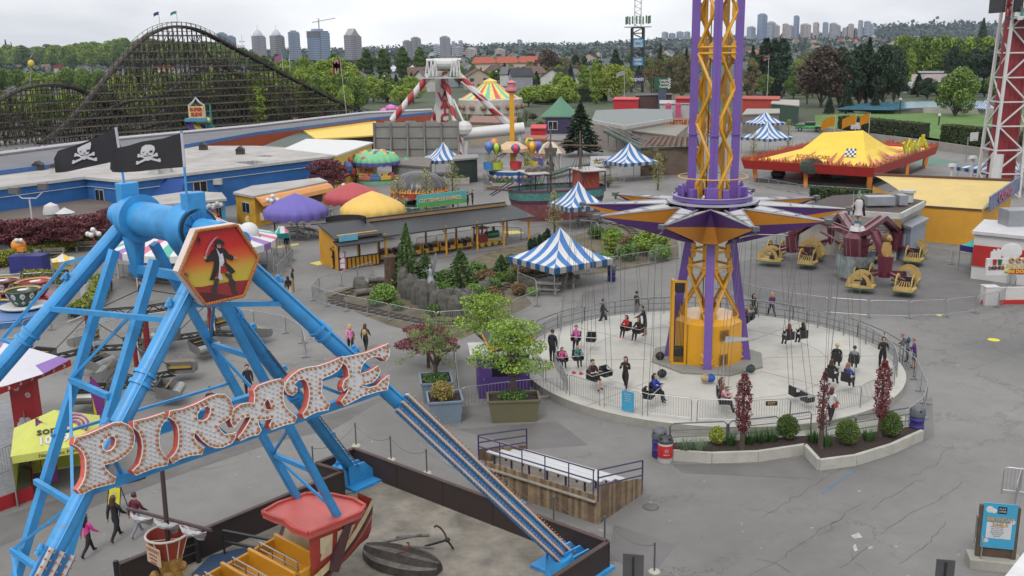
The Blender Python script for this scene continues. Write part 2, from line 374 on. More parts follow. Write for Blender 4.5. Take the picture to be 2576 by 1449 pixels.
sheet('white_paint_spill',GP([(2140,1348),(2160,1340),(2170,1352),(2150,1356)]),.008,M('spilt_paint',(190,188,184),.8,var=.2,sc=6))
sheet('white_paint_spill',GP([(2145,1375),(2152,1368),(2158,1385),(2150,1388)]),.008,_M['spilt_paint'])
sheet('manhole_cover',[(lambda c:(c.x+.32*cos(i*.45),c.y+.32*sin(i*.45)))(G(1637,1276)) for i in range(14)],.006,M('iron',(96,92,88),.8,var=.3,sc=8))
sheet('manhole_lid',[(lambda c:(c.x+.24*cos(i*.45),c.y+.24*sin(i*.45)))(G(1637,1276)) for i in range(14)],.010,DARKP)
# ================================================================== swing ship ride
c0=G(1440,1430);d0=G(890,1205);ax=(c0-d0).normalized();nn=V(ax.y,-ax.x,0);WW=10.7;HH=12.5
m0=(c0+d0)/2+nn*WW;tF=c0+nn*WW-ax*3+V(0,0,HH);tB=d0+nn*WW+ax*4.9+V(0,0,HH);bF=c0+nn*2*WW;bB=d0+nn*2*WW
BLUE=M('sky_blue_paint',(58,166,236),.5,var=.15,sc=1.7,coat=.08,dirt=.45);BLUED=M('blue_paint_worn',(40,136,206),.55,var=.12,sc=2)
RED=M('sign_red',(226,96,78),.5,var=.12);WHITE=M('sign_white',(216,214,216),.5,var=.06);BULBO=M('amber_bulb',(196,120,60),.25,var=.3,sc=20);BULBW=M('clear_bulb',(196,196,192),.2,var=.35,sc=20)
ride=T('swing_ship_ride','sky blue tubular A-frame swing ship ride with hexagonal pirate panel and lettered sign','fairground ride',m0)
def wp(mb,name,mat,par=ride,smooth=False,bevel=0): return mb.B(name,mat,par,smooth,world=1,bevel=bevel)
e=MB();e.tube(tB,tF,.44,28);
for p,s in ((tB,1),(tF,-1)): e.tube(p,p+ax*s*.22,.54,28);e.tube(p+ax*s*.22,p+ax*s*.5,.54,28,.62)
wp(e,'axle_drum',BLUE,smooth=True)
e=MB();e.tube(tF+ax*.02,tF+ax*.05,.5,28);wp(e,'drum_end_ring',M('drum_dark',(40,58,74),.5),smooth=True)
e=MB();e.tube(tF+ax*.05,tF+ax*.09,.42,28);
for i in range(12):
	a=i*PI/6;o=nn*cos(a)+V(0,0,1)*sin(a);e.beam(tF+ax*.1+o*.1,tF+ax*.1+o*.42,.04)
wp(e,'drum_end_disc',BLUED)
hubF=tF+ax*.75;hubB=tB-ax*.35
def leg(top,foot,r,name='support_leg'):
	e=MB();e.tube(top,foot,r,20);dd=(foot-top);Ln=dd.length;dd.normalize()
	for q in (.22,.235,.55,.565): e.tube(top+dd*Ln*q-dd*.04,top+dd*Ln*q+dd*.04,r*1.22,20)
	for q in (.1,.36,.45,.68,.8,.9): e.tube(top+dd*Ln*q-dd*.015,top+dd*Ln*q+dd*.015,r*1.05,20)
	u=dd.cross(ax).normalized()
	if u.z<0: u=-u
	for q in (.12,.3,.47,.66,.8):
		p=top+dd*Ln*q+u*r;e.box(p+u*.06,(.14,.14,.1));e.tube(p+u*.1-dd*.12,p+u*.1+dd*.12,.05,6)
	e.tube(top+ax*.22+dd*.4+u*.1,foot+ax*.22-dd*.6+u*.1,.025,5)
	wp(e,name,BLUE,smooth=True)
leg(hubF+V(0,0,-.1),c0+V(0,0,.3),.21);leg(hubF+V(0,0,-.1),bF+V(0,0,.3),.21);leg(hubB+V(0,0,-.2),bB+V(0,0,.3),.22);leg(hubB+V(0,0,-.6)+ax*1.6-nn*.5,d0+V(0,0,.3),.22)
for fpt,dr in ((c0,-nn),(d0,-nn),(bF,nn),(bB,nn)):
	e=MB();e.box(fpt+V(0,0,.06),(2.2,1.7,.12),atan2(ax.y,ax.x));e.tube(fpt+V(0,0,.1)-dr*.5,fpt+V(0,0,.75)-dr*.65,.6,16,.38)
	for s in (-.55,-.2,.2,.55):
		a=fpt+ax*s+V(0,0,.12);e.add([a+dr*.8,a-dr*.7,a-dr*.7+V(0,0,.8),a+dr*.1+V(0,0,.75),a+dr*.8+ax*.06,a-dr*.7+ax*.06,a-dr*.7+V(0,0,.8)+ax*.06,a+dr*.1+V(0,0,.75)+ax*.06],((0,1,2,3),(7,6,5,4),(0,3,7,4),(3,2,6,7),(2,1,5,6)))
	wp(e,'foot_plate',BLUE)
e=MB()	 # housings on the drum, gussets, cross ties, hex bracket
for p in (tF,tB):
	e.box(p+V(0,0,.6)-ax*.1,(.5,.3,.55),atan2(ax.y,ax.x)+PI/2);e.tube(p+V(0,0,-.5),p+V(0,0,-1.6)-ax*.0,.3,10,.12)
e.tube(hubF-nn*.4-V(0,0,.2),hubF-nn*.4+ax*.5-V(0,0,.2),.22,18);e.tube(hubF+ax*-.6,hubF+ax*.3,.28,18)
e.tube(hubB-ax*.4,hubB+ax*.5,.3,18)
wp(e,'drum_housing',BLUE,smooth=True,bevel=.02)
def on(a,b,q): return a.lerp(b,q)
e=MB()
for q in (.325,.39):
	e.beam(on(hubF,bF,q)+V(0,0,.1),on(hubF,c0,q)+V(0,0,.1),.18,.22)
P1,P2=on(hubF,bF,.325),on(hubF,c0,.325);Q1,Q2=on(hubF,bF,.39),on(hubF,c0,.39)
for i in range(9): e.beam(P1.lerp(P2,i/9),Q1.lerp(Q2,(i+1)/9),.08)
wp(e,'cross_beam',BLUE)
e=MB();e.beam(on(hubB,bB,.18),on(hubF,bF,.14),.12);e.beam(on(hubB,bB,.10)-ax*.9,on(hubB,bB,.25)-ax*.9,.08);e.beam(on(hubB,bB,.10)-ax*.9,on(hubB,bB,.08),.08);e.beam(on(hubB,bB,.25)-ax*.9,on(hubB,bB,.25),.08)
e.beam(on(hubF,bF,.12)-nn*.3,on(hubF,c0,.16),.12);e.beam(hubF+V(0,0,-1.2),hubB+V(0,0,-1.4),.16,.22)
wp(e,'brace',BLUE)
e=MB();dd=(d0-(hubB+V(0,0,-.6)));up=V(-.0,0,1);side=ax*.35+V(0,0,.0)
lt=on(hubB+V(0,0,-.6)+ax*1.6,d0,.35)-nn*.55;lb=on(hubB+V(0,0,-.6)+ax*1.6,d0,.97)-nn*.5
e.tube(lt-ax*.2,lb-ax*.2,.025,5);e.tube(lt+ax*.2,lb+ax*.2,.025,5)
for i in range(34): q=lt.lerp(lb,i/33);e.tube(q-ax*.2,q+ax*.2,.018,5)
wp(e,'ladder',M('galvanised',(176,180,182),.45,.6,var=.1))
def flag_pole(base,topx,h):
	e=MB();e.tube(base,base+V(topx,0,h),.035,6);wp(e,'flagpole',BLUE);return base+V(topx,0,h)
fn=((c0-bF).cross(tF-c0)).normalized();fn=fn if fn.dot(ax)>0 else -fn
hp=tF+ax*1.55
def hx(x,y,k=0.): return PLN((540+x/4.831)*.7892,(690+y/4.831)*.7892,hp,ax)+ax*k
HEX=[(130,850),(400,200),(1030,105),(1380,630),(1140,1235),(530,1375)]
def poly3(mb,pts,k,th=None,mi=0):
	f=[hx(x,y,k) for x,y in pts];n=len(f)
	from mathutils.geometry import tessellate_polygon as tp
	tr=tp([f]);mb.add(f,[tuple(reversed(q)) if (f[q[1]]-f[q[0]]).cross(f[q[2]]-f[q[0]]).dot(ax)<0 else tuple(q) for q in tr],mi)
	if th:
		b=[p-ax*th for p in f];mb.add(f+b,[(i,(i+1)%n,(i+1)%n+n,i+n) for i in range(n)]+[tuple(range(n,2*n))],mi)
e=MB();poly3(e,HEX,0,.22);hexo=wp(e,'hexagon_panel',M('panel_cream',(236,222,214),.5))
HI=[(205,850),(440,240),(1020,160),(1340,635),(1115,1215),(520,1335)]
e=MB();poly3(e,HI,.012)
def hexmat():
	m=bpy.data.materials.new('sunset_painting');m.use_nodes=True;t=m.node_tree;b=t.nodes['Principled BSDF'];b.inputs['Roughness'].default_value=.45
	tcn=t.nodes.new('ShaderNodeTexCoord');sp=t.nodes.new('ShaderNodeSeparateXYZ');t.links.new(tcn.outputs['Object'],sp.inputs[0])
	zt=hx(700,160).z;zb=hx(700,1100).z;mr=t.nodes.new('ShaderNodeMapRange');mr.inputs[1].default_value=zt;mr.inputs[2].default_value=zb;t.links.new(sp.outputs[2],mr.inputs[0])
	rp=t.nodes.new('ShaderNodeValToRGB');t.links.new(mr.outputs[0],rp.inputs[0]);el=rp.color_ramp.elements
	el[0].position=0;el[0].color=(*K((196,24,34)),1);el[1].position=1;el[1].color=(*K((214,200,70)),1)
	for p,c in ((.35,(214,40,36)),(.55,(232,110,48)),(.72,(214,180,70))): q=el.new(p);q.color=(*K(c),1)
	t.links.new(rp.outputs[0],b.inputs['Base Color']);return m
wp(e,'painted_sunset',hexmat(),hexo)
e=MB();poly3(e,[(345,1085),(500,1080),(700,1040),(950,995),(1215,975),(1115,1215),(520,1335)],.02);wp(e,'painted_ground',M('paint_red_earth',(160,48,50),.5),hexo)
e=MB();poly3(e,[(415,1180),(520,1165),(700,1180),(900,1215),(1110,1215),(520,1335)],.026);wp(e,'painted_shore',M('paint_maroon',(96,34,40),.5),hexo)
PB=M('paint_black',(34,32,36),.5,var=.25,sc=6);PG=M('paint_boot',(66,52,54),.5,var=.25,sc=8)
e=MB()
poly3(e,[(640,460),(690,430),(685,380),(720,350),(760,345),(800,370),(840,410),(820,435),(790,445),(790,480),(700,470)],.040)	 # hat
poly3(e,[(700,480),(790,470),(850,500),(900,570),(980,610),(960,680),(880,650),(840,620),(870,710),(960,790),(1005,850),(940,885),(880,830),(840,740),(760,760),(720,870),(680,975),(605,980),(640,880),(670,760),(680,680),(570,700),(540,690),(545,640),(600,590),(640,520)],.036)
poly3(e,[(840,1000),(850,1000),(849,1010)],.036)
wp(e,'painted_coat',PB,hexo)
e=MB();poly3(e,[(680,960),(760,940),(740,1040),(720,1110),(730,1160),(720,1215),(640,1250),(590,1245),(650,1190),(640,1120),(670,1050)],.033)
poly3(e,[(850,860),(950,890),(960,950),(1010,1010),(1000,1070),(1015,1140),(1060,1185),(980,1200),(955,1170),(940,1080),(910,1060),(905,960),(840,900)],.033);wp(e,'painted_boots',PG,hexo)
e=MB();poly3(e,[(690,930),(700,850),(760,770),(860,760),(905,815),(850,870),(770,870),(740,920)],.030);wp(e,'painted_trousers',M('paint_crimson',(176,30,40),.5),hexo)
e=MB();poly3(e,[(705,490),(730,500),(765,580),(800,560),(820,640),(830,700),(800,760),(770,760),(770,860),(810,960),(770,985),(735,950),(745,860),(755,720),(745,620)],.044)
wp(e,'painted_shirt',M('paint_white',(220,220,230),.5,var=.2,sc=9),hexo)
e=MB();poly3(e,[(715,430),(780,430),(775,475),(750,490),(715,470)],.046);poly3(e,[(965,615),(1025,620),(1040,650),(980,640)],.040);poly3(e,[(510,610),(560,610),(560,650),(515,660)],.040);wp(e,'painted_skin',M('paint_skin',(200,168,140),.5),hexo)
e=MB();poly3(e,[(720,445),(780,440),(778,450),(722,455)],.050);poly3(e,[(715,480),(780,480),(770,540),(745,545),(725,520)],.050);wp(e,'painted_beard',PB,hexo)
e=MB();poly3(e,[(535,600),(545,540),(575,470),(620,390),(680,325),(750,295),(690,345),(640,410),(600,480),(565,560),(555,605)],.040);wp(e,'painted_cutlass',M('paint_steel',(206,150,176),.4),hexo)
e=MB()
for i in range(9): a=R(-75+i*17);poly3(e,[(215,900),(210+120*cos(a),930+100*sin(a)),(222,912)],.018)
for i in range(16): a=R(20+i*15);poly3(e,[(450,330),(450+(70+30*(i%3))*cos(a),330+150*sin(a)),(462,340)],.018)
wp(e,'painted_palm',M('paint_palm',(92,40,30),.6),hexo)
e=MB();e2=MB()
for i in range(6):
	a,b=HEX[i],HEX[(i+1)%6];k=int(hypot(b[0]-a[0],b[1]-a[1])/40)
	for j in range(k): 
		x=a[0]+(b[0]-a[0])*(j+.5)/k;y=a[1]+(b[1]-a[1])*(j+.5)/k;x+=(745-x)*.035;y+=(740-y)*.035;p=hx(x,y,.05);e.sph(p,.042,7,4)
wp(e,'edge_bulb_row',BULBO,hexo,smooth=True)
from mathutils.geometry import tessellate_polygon
sp0=tF+ax*1.35;
def sg(zx,x,y,k=0.):
	X,Y=(220,1240) if zx==1 else (720,1080);return PLN((X+x/4.261)*.7892,(Y+y/4.261)*.7892,sp0,fn)+fn*k
LET=[(1,'letter_p',[(80,660),(240,620),(420,540),(600,460),(700,450),(800,490),(860,550),(885,640),(880,730),(850,810),(790,880),(700,945),(600,1000),(470,1030),(490,1090),(560,1160),(630,1195),(610,1280),(480,1310),(330,1350),(230,1400),(160,1430),(110,1370),(170,1290),(210,1200),(225,1080),(220,950),(190,860),(120,790),(60,760)],[(560,640),(610,640),(635,690),(620,770),(570,830),(500,850),(450,810),(450,740),(490,680)]),
(1,'letter_i',[(870,440),(1050,400),(1180,360),(1290,320),(1345,380),(1290,440),(1240,520),(1215,650),(1225,790),(1270,890),(1350,950),(1330,1035),(1150,1075),(1030,1120),(910,1170),(860,1110),(950,1020),(985,910),(1000,790),(985,680),(950,590),(880,530)],None),
(1,'letter_r',[(1365,300),(1540,270),(1700,210),(1900,110),(2010,70),(2110,75),(2190,150),(2225,250),(2215,350),(2160,410),(2080,460),(2010,490),(2050,560),(2110,620),(2200,610),(2265,590),(2260,660),(2200,740),(2090,790),(1990,800),(1900,770),(1820,710),(1760,640),(1700,580),(1690,660),(1740,750),(1830,795),(1800,885),(1640,905),(1500,950),(1410,1010),(1370,940),(1440,870),(1480,780),(1490,650),(1480,530),(1440,440),(1350,380)],[(1880,230),(1920,260),(1915,330),(1880,400),(1810,440),(1740,420),(1735,350),(1780,270)]),
(2,'letter_a',[(420,640),(560,590),(740,540),(795,580),(775,700),(770,820),(800,920),(870,1000),(960,1060),(930,1140),(790,1170),(620,1235),(590,1180),(630,1080),(520,1105),(430,1100),(440,1170),(475,1240),(440,1300),(330,1320),(190,1385),(160,1340),(230,1260),(290,1160),(340,1065),(270,1060),(200,1090),(150,1150),(105,1205),(65,1130),(65,1040),(110,950),(200,890),(290,870),(380,880),(390,780),(375,700)],[(560,810),(600,870),(630,970),(540,965),(490,940),(520,870)]),
(2,'letter_t',[(830,560),(900,490),(1000,420),(1100,390),(1250,370),(1400,320),(1590,240),(1570,360),(1520,430),(1430,490),(1300,540),(1300,640),(1290,740),(1320,800),(1405,880),(1385,965),(1240,990),(1130,1040),(1065,1080),(1040,1020),(1100,930),(1130,800),(1130,690),(1100,590),(1060,545),(980,560),(920,620),(960,660),(960,720),(900,770),(840,750),(800,700),(795,640)],None),
(2,'letter_e',[(1600,250),(1760,220),(1900,190),(2080,120),(2200,65),(2220,170),(2210,240),(2170,300),(2100,250),(2000,240),(1900,290),(1840,370),(1820,480),(1950,440),(2060,370),(2095,430),(2060,520),(1990,590),(1900,620),(1840,610),(1860,650),(1950,665),(2040,640),(2120,560),(2215,490),(2205,600),(2190,690),(2050,720),(1850,780),(1700,860),(1605,910),(1560,850),(1640,740),(1675,640),(1600,710),(1580,650),(1600,570),(1670,510),(1660,420),(1630,360),(1580,320)],None)]
def inside(x,y,P):
	r=False
	for (a,b),(c,d) in zip(P,P[1:]+P[:1]):
		if (b>y)!=(d>y) and x<(c-a)*(y-b)/(d-b)+a: r=not r
	return r
def edist(x,y,P):
	dm=1e9
	for (a,b),(c,d) in zip(P,P[1:]+P[:1]):
		q=((x-a)*(c-a)+(y-b)*(d-b))/((c-a)**2+(d-b)**2+1e-9);q=min(1,max(0,q));dm=min(dm,hypot(x-a-q*(c-a),y-b-q*(d-b)))
	return dm
TH=.22
for zx,nm,o,h in LET:
	loops=[[sg(zx,x,y) for x,y in o]]+([[sg(zx,x,y) for x,y in h]] if h else [])
	fl=[p for l in loops for p in l];tr=tessellate_polygon(loops);e=MB()
	def ori(q,s): 
		n=(fl[q[1]]-fl[q[0]]).cross(fl[q[2]]-fl[q[0]]).dot(fn);return tuple(q) if n*s>0 else tuple(reversed(q))
	e.add(fl,[ori(q,1) for q in tr],0);e.add([p-fn*TH for p in fl],[ori(q,-1) for q in tr],0)
	for l in loops:
		n=len(l);e.add(l+[p-fn*TH for p in l],[(i,(i+1)%n,(i+1)%n+n,i+n) for i in range(n)],1)
	lo=wp(e,nm,[WHITE,RED]);b1=MB();b2=MB();b3=MB()
	# white rim round the face
	for l in loops: b3.path([p+fn*.01 for p in l],.016,4,close=True)
	wp(b3,'rim',M('rim_white',(232,228,226),.5),lo)
	per=o+(h or []);sp=62
	def edge_row(P):
		acc=0.
		for (a,b),(c,d) in zip(P,P[1:]+P[:1]):
			L_=hypot(c-a,d-b);q=sp-acc
			while q<L_:
				x,y=a+(c-a)*q/L_,b+(d-b)*q/L_;nx,ny=-(d-b)/L_,(c-a)/L_
				for s in (1,-1):
					X,Y=x+nx*28*s,y+ny*28*s
					if inside(X,Y,o) and not (h and inside(X,Y,h)): b1.sph(sg(zx,X,Y,.02),.036,6,3);break
				q+=sp
			acc=(acc+L_)%sp
	edge_row(o)
	if h: edge_row(h)
	for i,x in enumerate(np.arange(0,2300,58)):
		for y in np.arange((i%2)*30,1450,60):
			yy=y-x*.18+400
			if inside(x,yy,o) and not (h and (inside(x,yy,h) or edist(x,yy,h)<58)) and edist(x,yy,o)>58: b2.sph(sg(zx,x,yy,.015),.026,6,3)
	wp(b1,'amber_bulbs',BULBO,lo,smooth=True)
	if b2.v: wp(b2,'clear_bulbs',BULBW,lo,smooth=True)
def strip(a,b,q0,q1,name):
	e=MB();bb=MB();d=(b-a).normalized();Ln=(b-a).length;u=d.cross(ax).normalized();u=u if u.z>0 else -u;w=ax
	p,q=a+d*Ln*q0,a+d*Ln*q1;base=fn*.27
	for k in (-.25,0,.25): e.beam(p+base+u*k,q+base+u*k,.07,.12,up=fn)
	st=wp(e,name,M('strip_white',(214,206,200),.5));k=int((q-p).length/.16)
	for s in (-.25,0,.25):
		for i in range(k):
			c=p.lerp(q,(i+.5)/k)+base+fn*.09
			for v in (-.05,.05): bb.sph(c+u*(s+v*1.2),.028,5,3)
	wp(bb,'strip_bulbs',BULBO,st,smooth=True)
	e=MB();e.beam(p+fn*.22,q+fn*.22,.66,.05,up=fn);wp(e,'strip_backing',BLUED,st)
strip(hubF,c0,.42,.985,'light_strip');strip(hubF,bF,.46,.99,'light_strip')
BLK=M('flag_black',(46,44,50),.8,var=.12);BONE=M('flag_white',(224,222,224),.8,var=.05)
def fz(x,y): return ((160+x/3.623)*.7892,(400+y/3.623)*.7892)
def skull_flag(base,pts_pole,outline,depthdir,skull,label):
	"""cloth traced in its own hanging plane (normal close to the drum axis), given waves"""
	p0=base;nr=depthdir
	f=lambda x,y:PLN(*fz(x,y),p0,nr)
	t=T('pirate_flag',label,'flag',base)
	e=MB();top=f(*pts_pole[0]);bot=f(*pts_pole[1]);e.tube(bot,top,.03,8);wp(e,'flagpole',BLUE,t)
	e=MB();a,b=f(*outline[0]),f(*outline[1]);e.tube(a,b,.036,8);wp(e,'pole_sleeve',M('sleeve_white',(214,214,222),.7),t)
	# grid cloth between hoist (outline[0]->outline[1]) and fly edge, with curved top/bottom edges
	topE,botE=outline[2],outline[3];e=MB();nx,ny=26,10;
	def edge(E,u):
		s=u*(len(E)-1);i=min(int(s),len(E)-2);q=s-i;return (E[i][0]+(E[i+1][0]-E[i][0])*q,E[i][1]+(E[i+1][1]-E[i][1])*q)
	def wave(u,v): return .06*sin(u*8+v*1.6)*u
	vs=[]
	for s in (0,.012):
		for i in range(nx+1):
			for j in range(ny+1):
				u,v=i/nx,j/ny;A,B=edge(topE,u),edge(botE,u);P=f(A[0]+(B[0]-A[0])*v,A[1]+(B[1]-A[1])*v);vs.append(P+nr*(wave(u,v)-s))
	n1=(nx+1)*(ny+1);fs=[]
	for i in range(nx):
		for j in range(ny):
			q=(i*(ny+1)+j,i*(ny+1)+j+1,(i+1)*(ny+1)+j+1,(i+1)*(ny+1)+j);fs+= [q,tuple(x+n1 for x in reversed(q))]
	e.add(vs,fs);cl=wp(e,'flag_cloth',BLK,t,smooth=True)
	# skull and crossbones follow the cloth
	hx0=topE[0][0];wid=topE[0][0]-topE[-1][0]
	def onc(x,y,k):
		u=(hx0-x)/wid;A,B=edge(topE,min(1,max(0,u))),edge(botE,min(1,max(0,u)));v=(y-A[1])/(B[1]-A[1]);return f(x,y)+nr*(wave(u,v)+k)
	def shape(L_,k,mat,name):
		e=MB()
		for P in L_:
			# subdivide the outline so that it follows the waves
			Q=[]
			for (a,b),(c,d) in zip(P,P[1:]+P[:1]):
				n=max(1,int(hypot(c-a,d-b)/25));Q+=[(a+(c-a)*i/n,b+(d-b)*i/n) for i in range(n)]
			V_=[onc(x,y,k) for x,y in Q];tr=tessellate_polygon([V_])
			e.add(V_,[tuple(q) if (V_[q[1]]-V_[q[0]]).cross(V_[q[2]]-V_[q[0]]).dot(nr)>0 else tuple(reversed(q)) for q in tr])
		wp(e,name,mat,cl)
	ox,oy,sh,cut=skull
	def tr_(P): return [(ox+x+sh*y,oy+y+(-.04*x)) for x,y in P]
	bone=lambda x0,y0,x1,y1:[(x0-6,y0-16),(x0+14,y0-22),(x0+24,y0-12),(x1-24,y1-14),(x1-16,y1-26),(x1+8,y1-24),(x1+6,y1-6),(x1+14,y1+8),(x1,y1+18),(x1-20,y1+12),(x0+22,y0+16),(x0+8,y0+22),(x0-10,y0+14),(x0-2,y0)]
	hd=[(-72,-60),(-60,-95),(-20,-118),(40,-118),(80,-100),(90,-60),(75,-15),(62,10),(55,40),(40,60),(10,68),(-25,62),(-40,35),(-45,5),(-78,-15)] if not cut else [(-85,-70),(-40,-95),(60,-140),(70,-110),(65,-40),(50,5),(45,35),(20,65),(-20,60),(-40,35),(-50,0),(-78,-25)]
	shape([tr_(hd)],.034,BONE,'skull');shape([tr_(bone(-120,85,115,5)),],.030,BONE,'crossbone');shape([tr_([(q[0],q[1]) for q in bone(-105,5,150,70)])],.026,BONE,'crossbone')
	shape([tr_([(-55,-35),(-15,-45),(-20,-22),(-48,-20)]),tr_([(20,-48),(65,-52),(60,-28),(28,-22)]),tr_([(-4,-25),(10,-25),(14,-5),(-8,-5)]),tr_([(-40,8),(50,5),(48,14),(-38,18)])],.040,M('flag_mark',(40,40,46),.8),'skull_face')
fd=V(.35,-.93,0).normalized()
skull_flag(tF+ax*.1+nn*.2+V(0,0,.9),[(1515,60),(1580,860)],[(1518,90),(1552,480),[(1515,85),(1300,150),(1060,185),(900,235),(760,262),(705,300)],[(1552,480),(1300,500),(1000,535),(820,542),(720,535),(690,500)]],fd,(1118,340,-.02,False),'black skull and crossbones flag, the right one of two above the blue drum')
skull_flag(tB-ax*.1+V(0,0,.9),[(758,20),(880,850)],[(758,25),(793,255),[(755,25),(560,125),(420,185),(260,240),(90,290),(45,380)],[(850,370),(700,425),(470,475),(330,505),(180,535),(60,545)]],fd,(390,330,-.12,True),'black skull and crossbones flag, the left one of two above the blue drum')
ship=T('swing_ship','wooden-look swing ship with red cabin roof, orange bench rows and crow\'s nest mast','swing ship',m0+V(0,0,.3))
def sl(s,a,z): return m0+nn*s+ax*a+V(0,0,z)
CREAM=M('ship_cream',(222,196,150),.55,var=.15,sc=2,dirt=.35);BROWN=M('ship_brown',(74,50,52),.6,var=.2);SRED=M('ship_red',(176,58,44),.55,var=.2,dirt=.3);SWH=M('ship_white',(222,220,220),.5,var=.05);ORG=M('ship_orange',(226,158,40),.4,var=.1,coat=.2)
secs=[]
NS=22
for i in range(NS+1):
	s=-6.7+13.4*i/NS;u=abs(s)/6.7;w=1.45*(1-u**3.2*.75);zt=1.0+1.4*u**2.1;zk=.15+.75*u**2.2
	pr=[(w,zt),(w*1.03,zt-.22),(w*1.0,zt-.40),(w*.95,zt-.55),(w*.86,zt-.66),(w*.6,(zt-.66)*.4+zk*.6),(.05,zk)]
	secs.append([sl(s,a,z) for a,z in pr]+[sl(s,-a,z) for a,z in reversed(pr[:-1])])
e=MB();k=len(secs[0]);
for i in range(NS):
	for j in range(k-1):
		jj=j if j<6 else k-2-j
		e.add([secs[i][j],secs[i][j+1],secs[i+1][j+1],secs[i+1][j]],[(0,1,2,3)],[0,1,2,3,2,2][jj])
e.add(secs[0],[tuple(range(k))],2);e.add(secs[-1],[tuple(range(k))],2)
wp(e,'hull',[CREAM,BROWN,SRED,SWH],ship,smooth=True)
e=MB()
for i in range(NS):
	s0,s1=secs[i],secs[i+1];dn=V(0,0,-.35);e.add([s0[0]+dn,s1[0]+dn,s1[-1]+dn,s0[-1]+dn],[(0,1,2,3)])
wp(e,'deck',BROWN,ship)
def bench(s):
	u=abs(s)/6.7;z=.95+1.0*u**2.2;w=1.22*(1-u**3*.5);e=MB();sg_=1 if s<0 else -1
	for a,b,c,d in ((0,0,.42,.1),):
		e.beam(sl(s,-w,z+.02),sl(s,w,z+.02),.5,.1);e.beam(sl(s-sg_*.3,-w,z+.3),sl(s-sg_*.3,w,z+.3),.12,.62);e.beam(sl(s+sg_*.42,-w,z+.02),sl(s+sg_*.42,w,z+.02),.1,.5)
		for a in (-w,w): e.beam(sl(s-sg_*.34,a,z+.16),sl(s+sg_*.46,a,z+.1),.1,.6)
		e.beam(sl(s+sg_*.1,-w,z-.22),sl(s+sg_*.1,w,z-.22),.85,.1)
	b=wp(e,'bench_row',ORG,ship,bevel=.04);e=MB()
	for dz in (.62,.40): e.tube(sl(s+sg_*.38,-w*.85,z+dz),sl(s+sg_*.38,w*.85,z+dz),.022,6)
	for a in (-.85,-.28,.28,.85): e.tube(sl(s+sg_*.38,a*w,z+.2),sl(s+sg_*.38,a*w,z+.62),.02,6)
	wp(e,'grab_rail',M('chrome',(200,200,200),.25,.8),b)
for s in (-3.6,-2.65,-1.7,-.8,.8,1.7,2.65,3.6): bench(s)
RZ=2.75
rp=[G(x,y,RZ) for x,y in ((660,1291),(700,1268),(772,1244),(835,1246),(890,1258),(918,1274),(906,1292),(845,1318),(775,1345),(735,1330),(715,1312),(690,1304))]
e=MB();n=len(rp);e.add(rp+[p-V(0,0,.16) for p in rp],[tuple(reversed(range(n))) ,tuple(range(n,2*n))]+[(i,i+n,(i+1)%n+n,(i+1)%n) for i in range(n)]);cabr=wp(e,'cabin_roof',M('roof_salmon',(226,112,104),.5,var=.08,sc=1.5,dirt=.15),ship)
e=MB();cen=sum(rp,V(0,0,0))/n
for i in range(n): a,b=rp[i],rp[(i+1)%n];e.beam(a+V(0,0,.03),b+V(0,0,.03),.1,.1)
wp(e,'roof_edge',M('roof_edge_red',(214,84,70),.55,var=.2,dirt=.4),cabr)
e=MB()   # cabin walls and stern: from the roof down to the hull
WALL=[cen+(p-cen)*.93 for p in rp];lowz=1.55
def low(p): q=p-m0;s=max(-6.55,q.dot(nn));a=q.dot(ax);u=abs(s)/6.7;w=1.45*(1-u**3.2*.75);return sl(s,max(-w,min(w,a)),.98+1.4*u**2.1)
for i in range(2,8):
	a,b=WALL[i],WALL[(i+1)%n];e.add([a-V(0,0,.16),b-V(0,0,.16),low(b),low(a)],[(0,1,2,3),(3,2,1,0)])
wp(e,'cabin_wall',SRED,ship)
e=MB()
for i,(q0,q1) in ((6,(.12,.9)),(7,(.1,.6))):
	a,b=WALL[i]-V(0,0,.3),WALL[i+1]-V(0,0,.3);la,lb=low(WALL[i]),low(WALL[i+1]);A,B=a.lerp(b,q0),a.lerp(b,q1);C,D=la.lerp(lb,q1),la.lerp(lb,q0);o=(b-a).cross(V(0,0,1)).normalized()*.03
	if o.dot(ax)<0: o=-o
	e.add([A+o,B+o,B.lerp(C,.75)+o,A.lerp(D,.75)+o],[(0,1,2,3),(3,2,1,0)])
wp(e,'cabin_window_panel',M('panel_beige',(226,206,170),.6,var=.08,dirt=.3),ship)
e=MB()
for a in (1.15,-1.15): e.beam(sl(-4.25,a,1.2),sl(-4.9,a*.98,2.6),.5,.3,up=nn)
wp(e,'cabin_post',M('cabin_brown',(88,52,58),.6,var=.15),ship)
e=MB();e.beam(sl(-4.35,-1.15,1.75),sl(-4.35,1.05,1.55),.12,.5,up=V(.3,.3,1));e.beam(sl(-4.55,-1.1,2.05),sl(-4.55,1.0,1.85),.1,.25,up=V(.3,.3,1));wp(e,'splash_board',CREAM,ship)
lf=leaves('fern',np.concatenate([blobs(rnd(3),120,tuple(sl(-4.6,.5,2.2)-ship.location),(.25,.25,.3))]),.12,leafmat('fern',(.02,.07,.015),(.10,.2,.05)),4,ship)
e=MB()   # hanging arms
hub=V(0,0,11.7)
for s in (1,-1):
	for a in (1.05,-1.05): e.beam(m0+hub+nn*.55*s+ax*(a*.95+.35),sl(4.75*s,a*.95,RZ+.02 if s<0 else 1.8),.2,.23,up=ax)
wp(e,'hanger_arm',BLUE,ship)
e=MB()
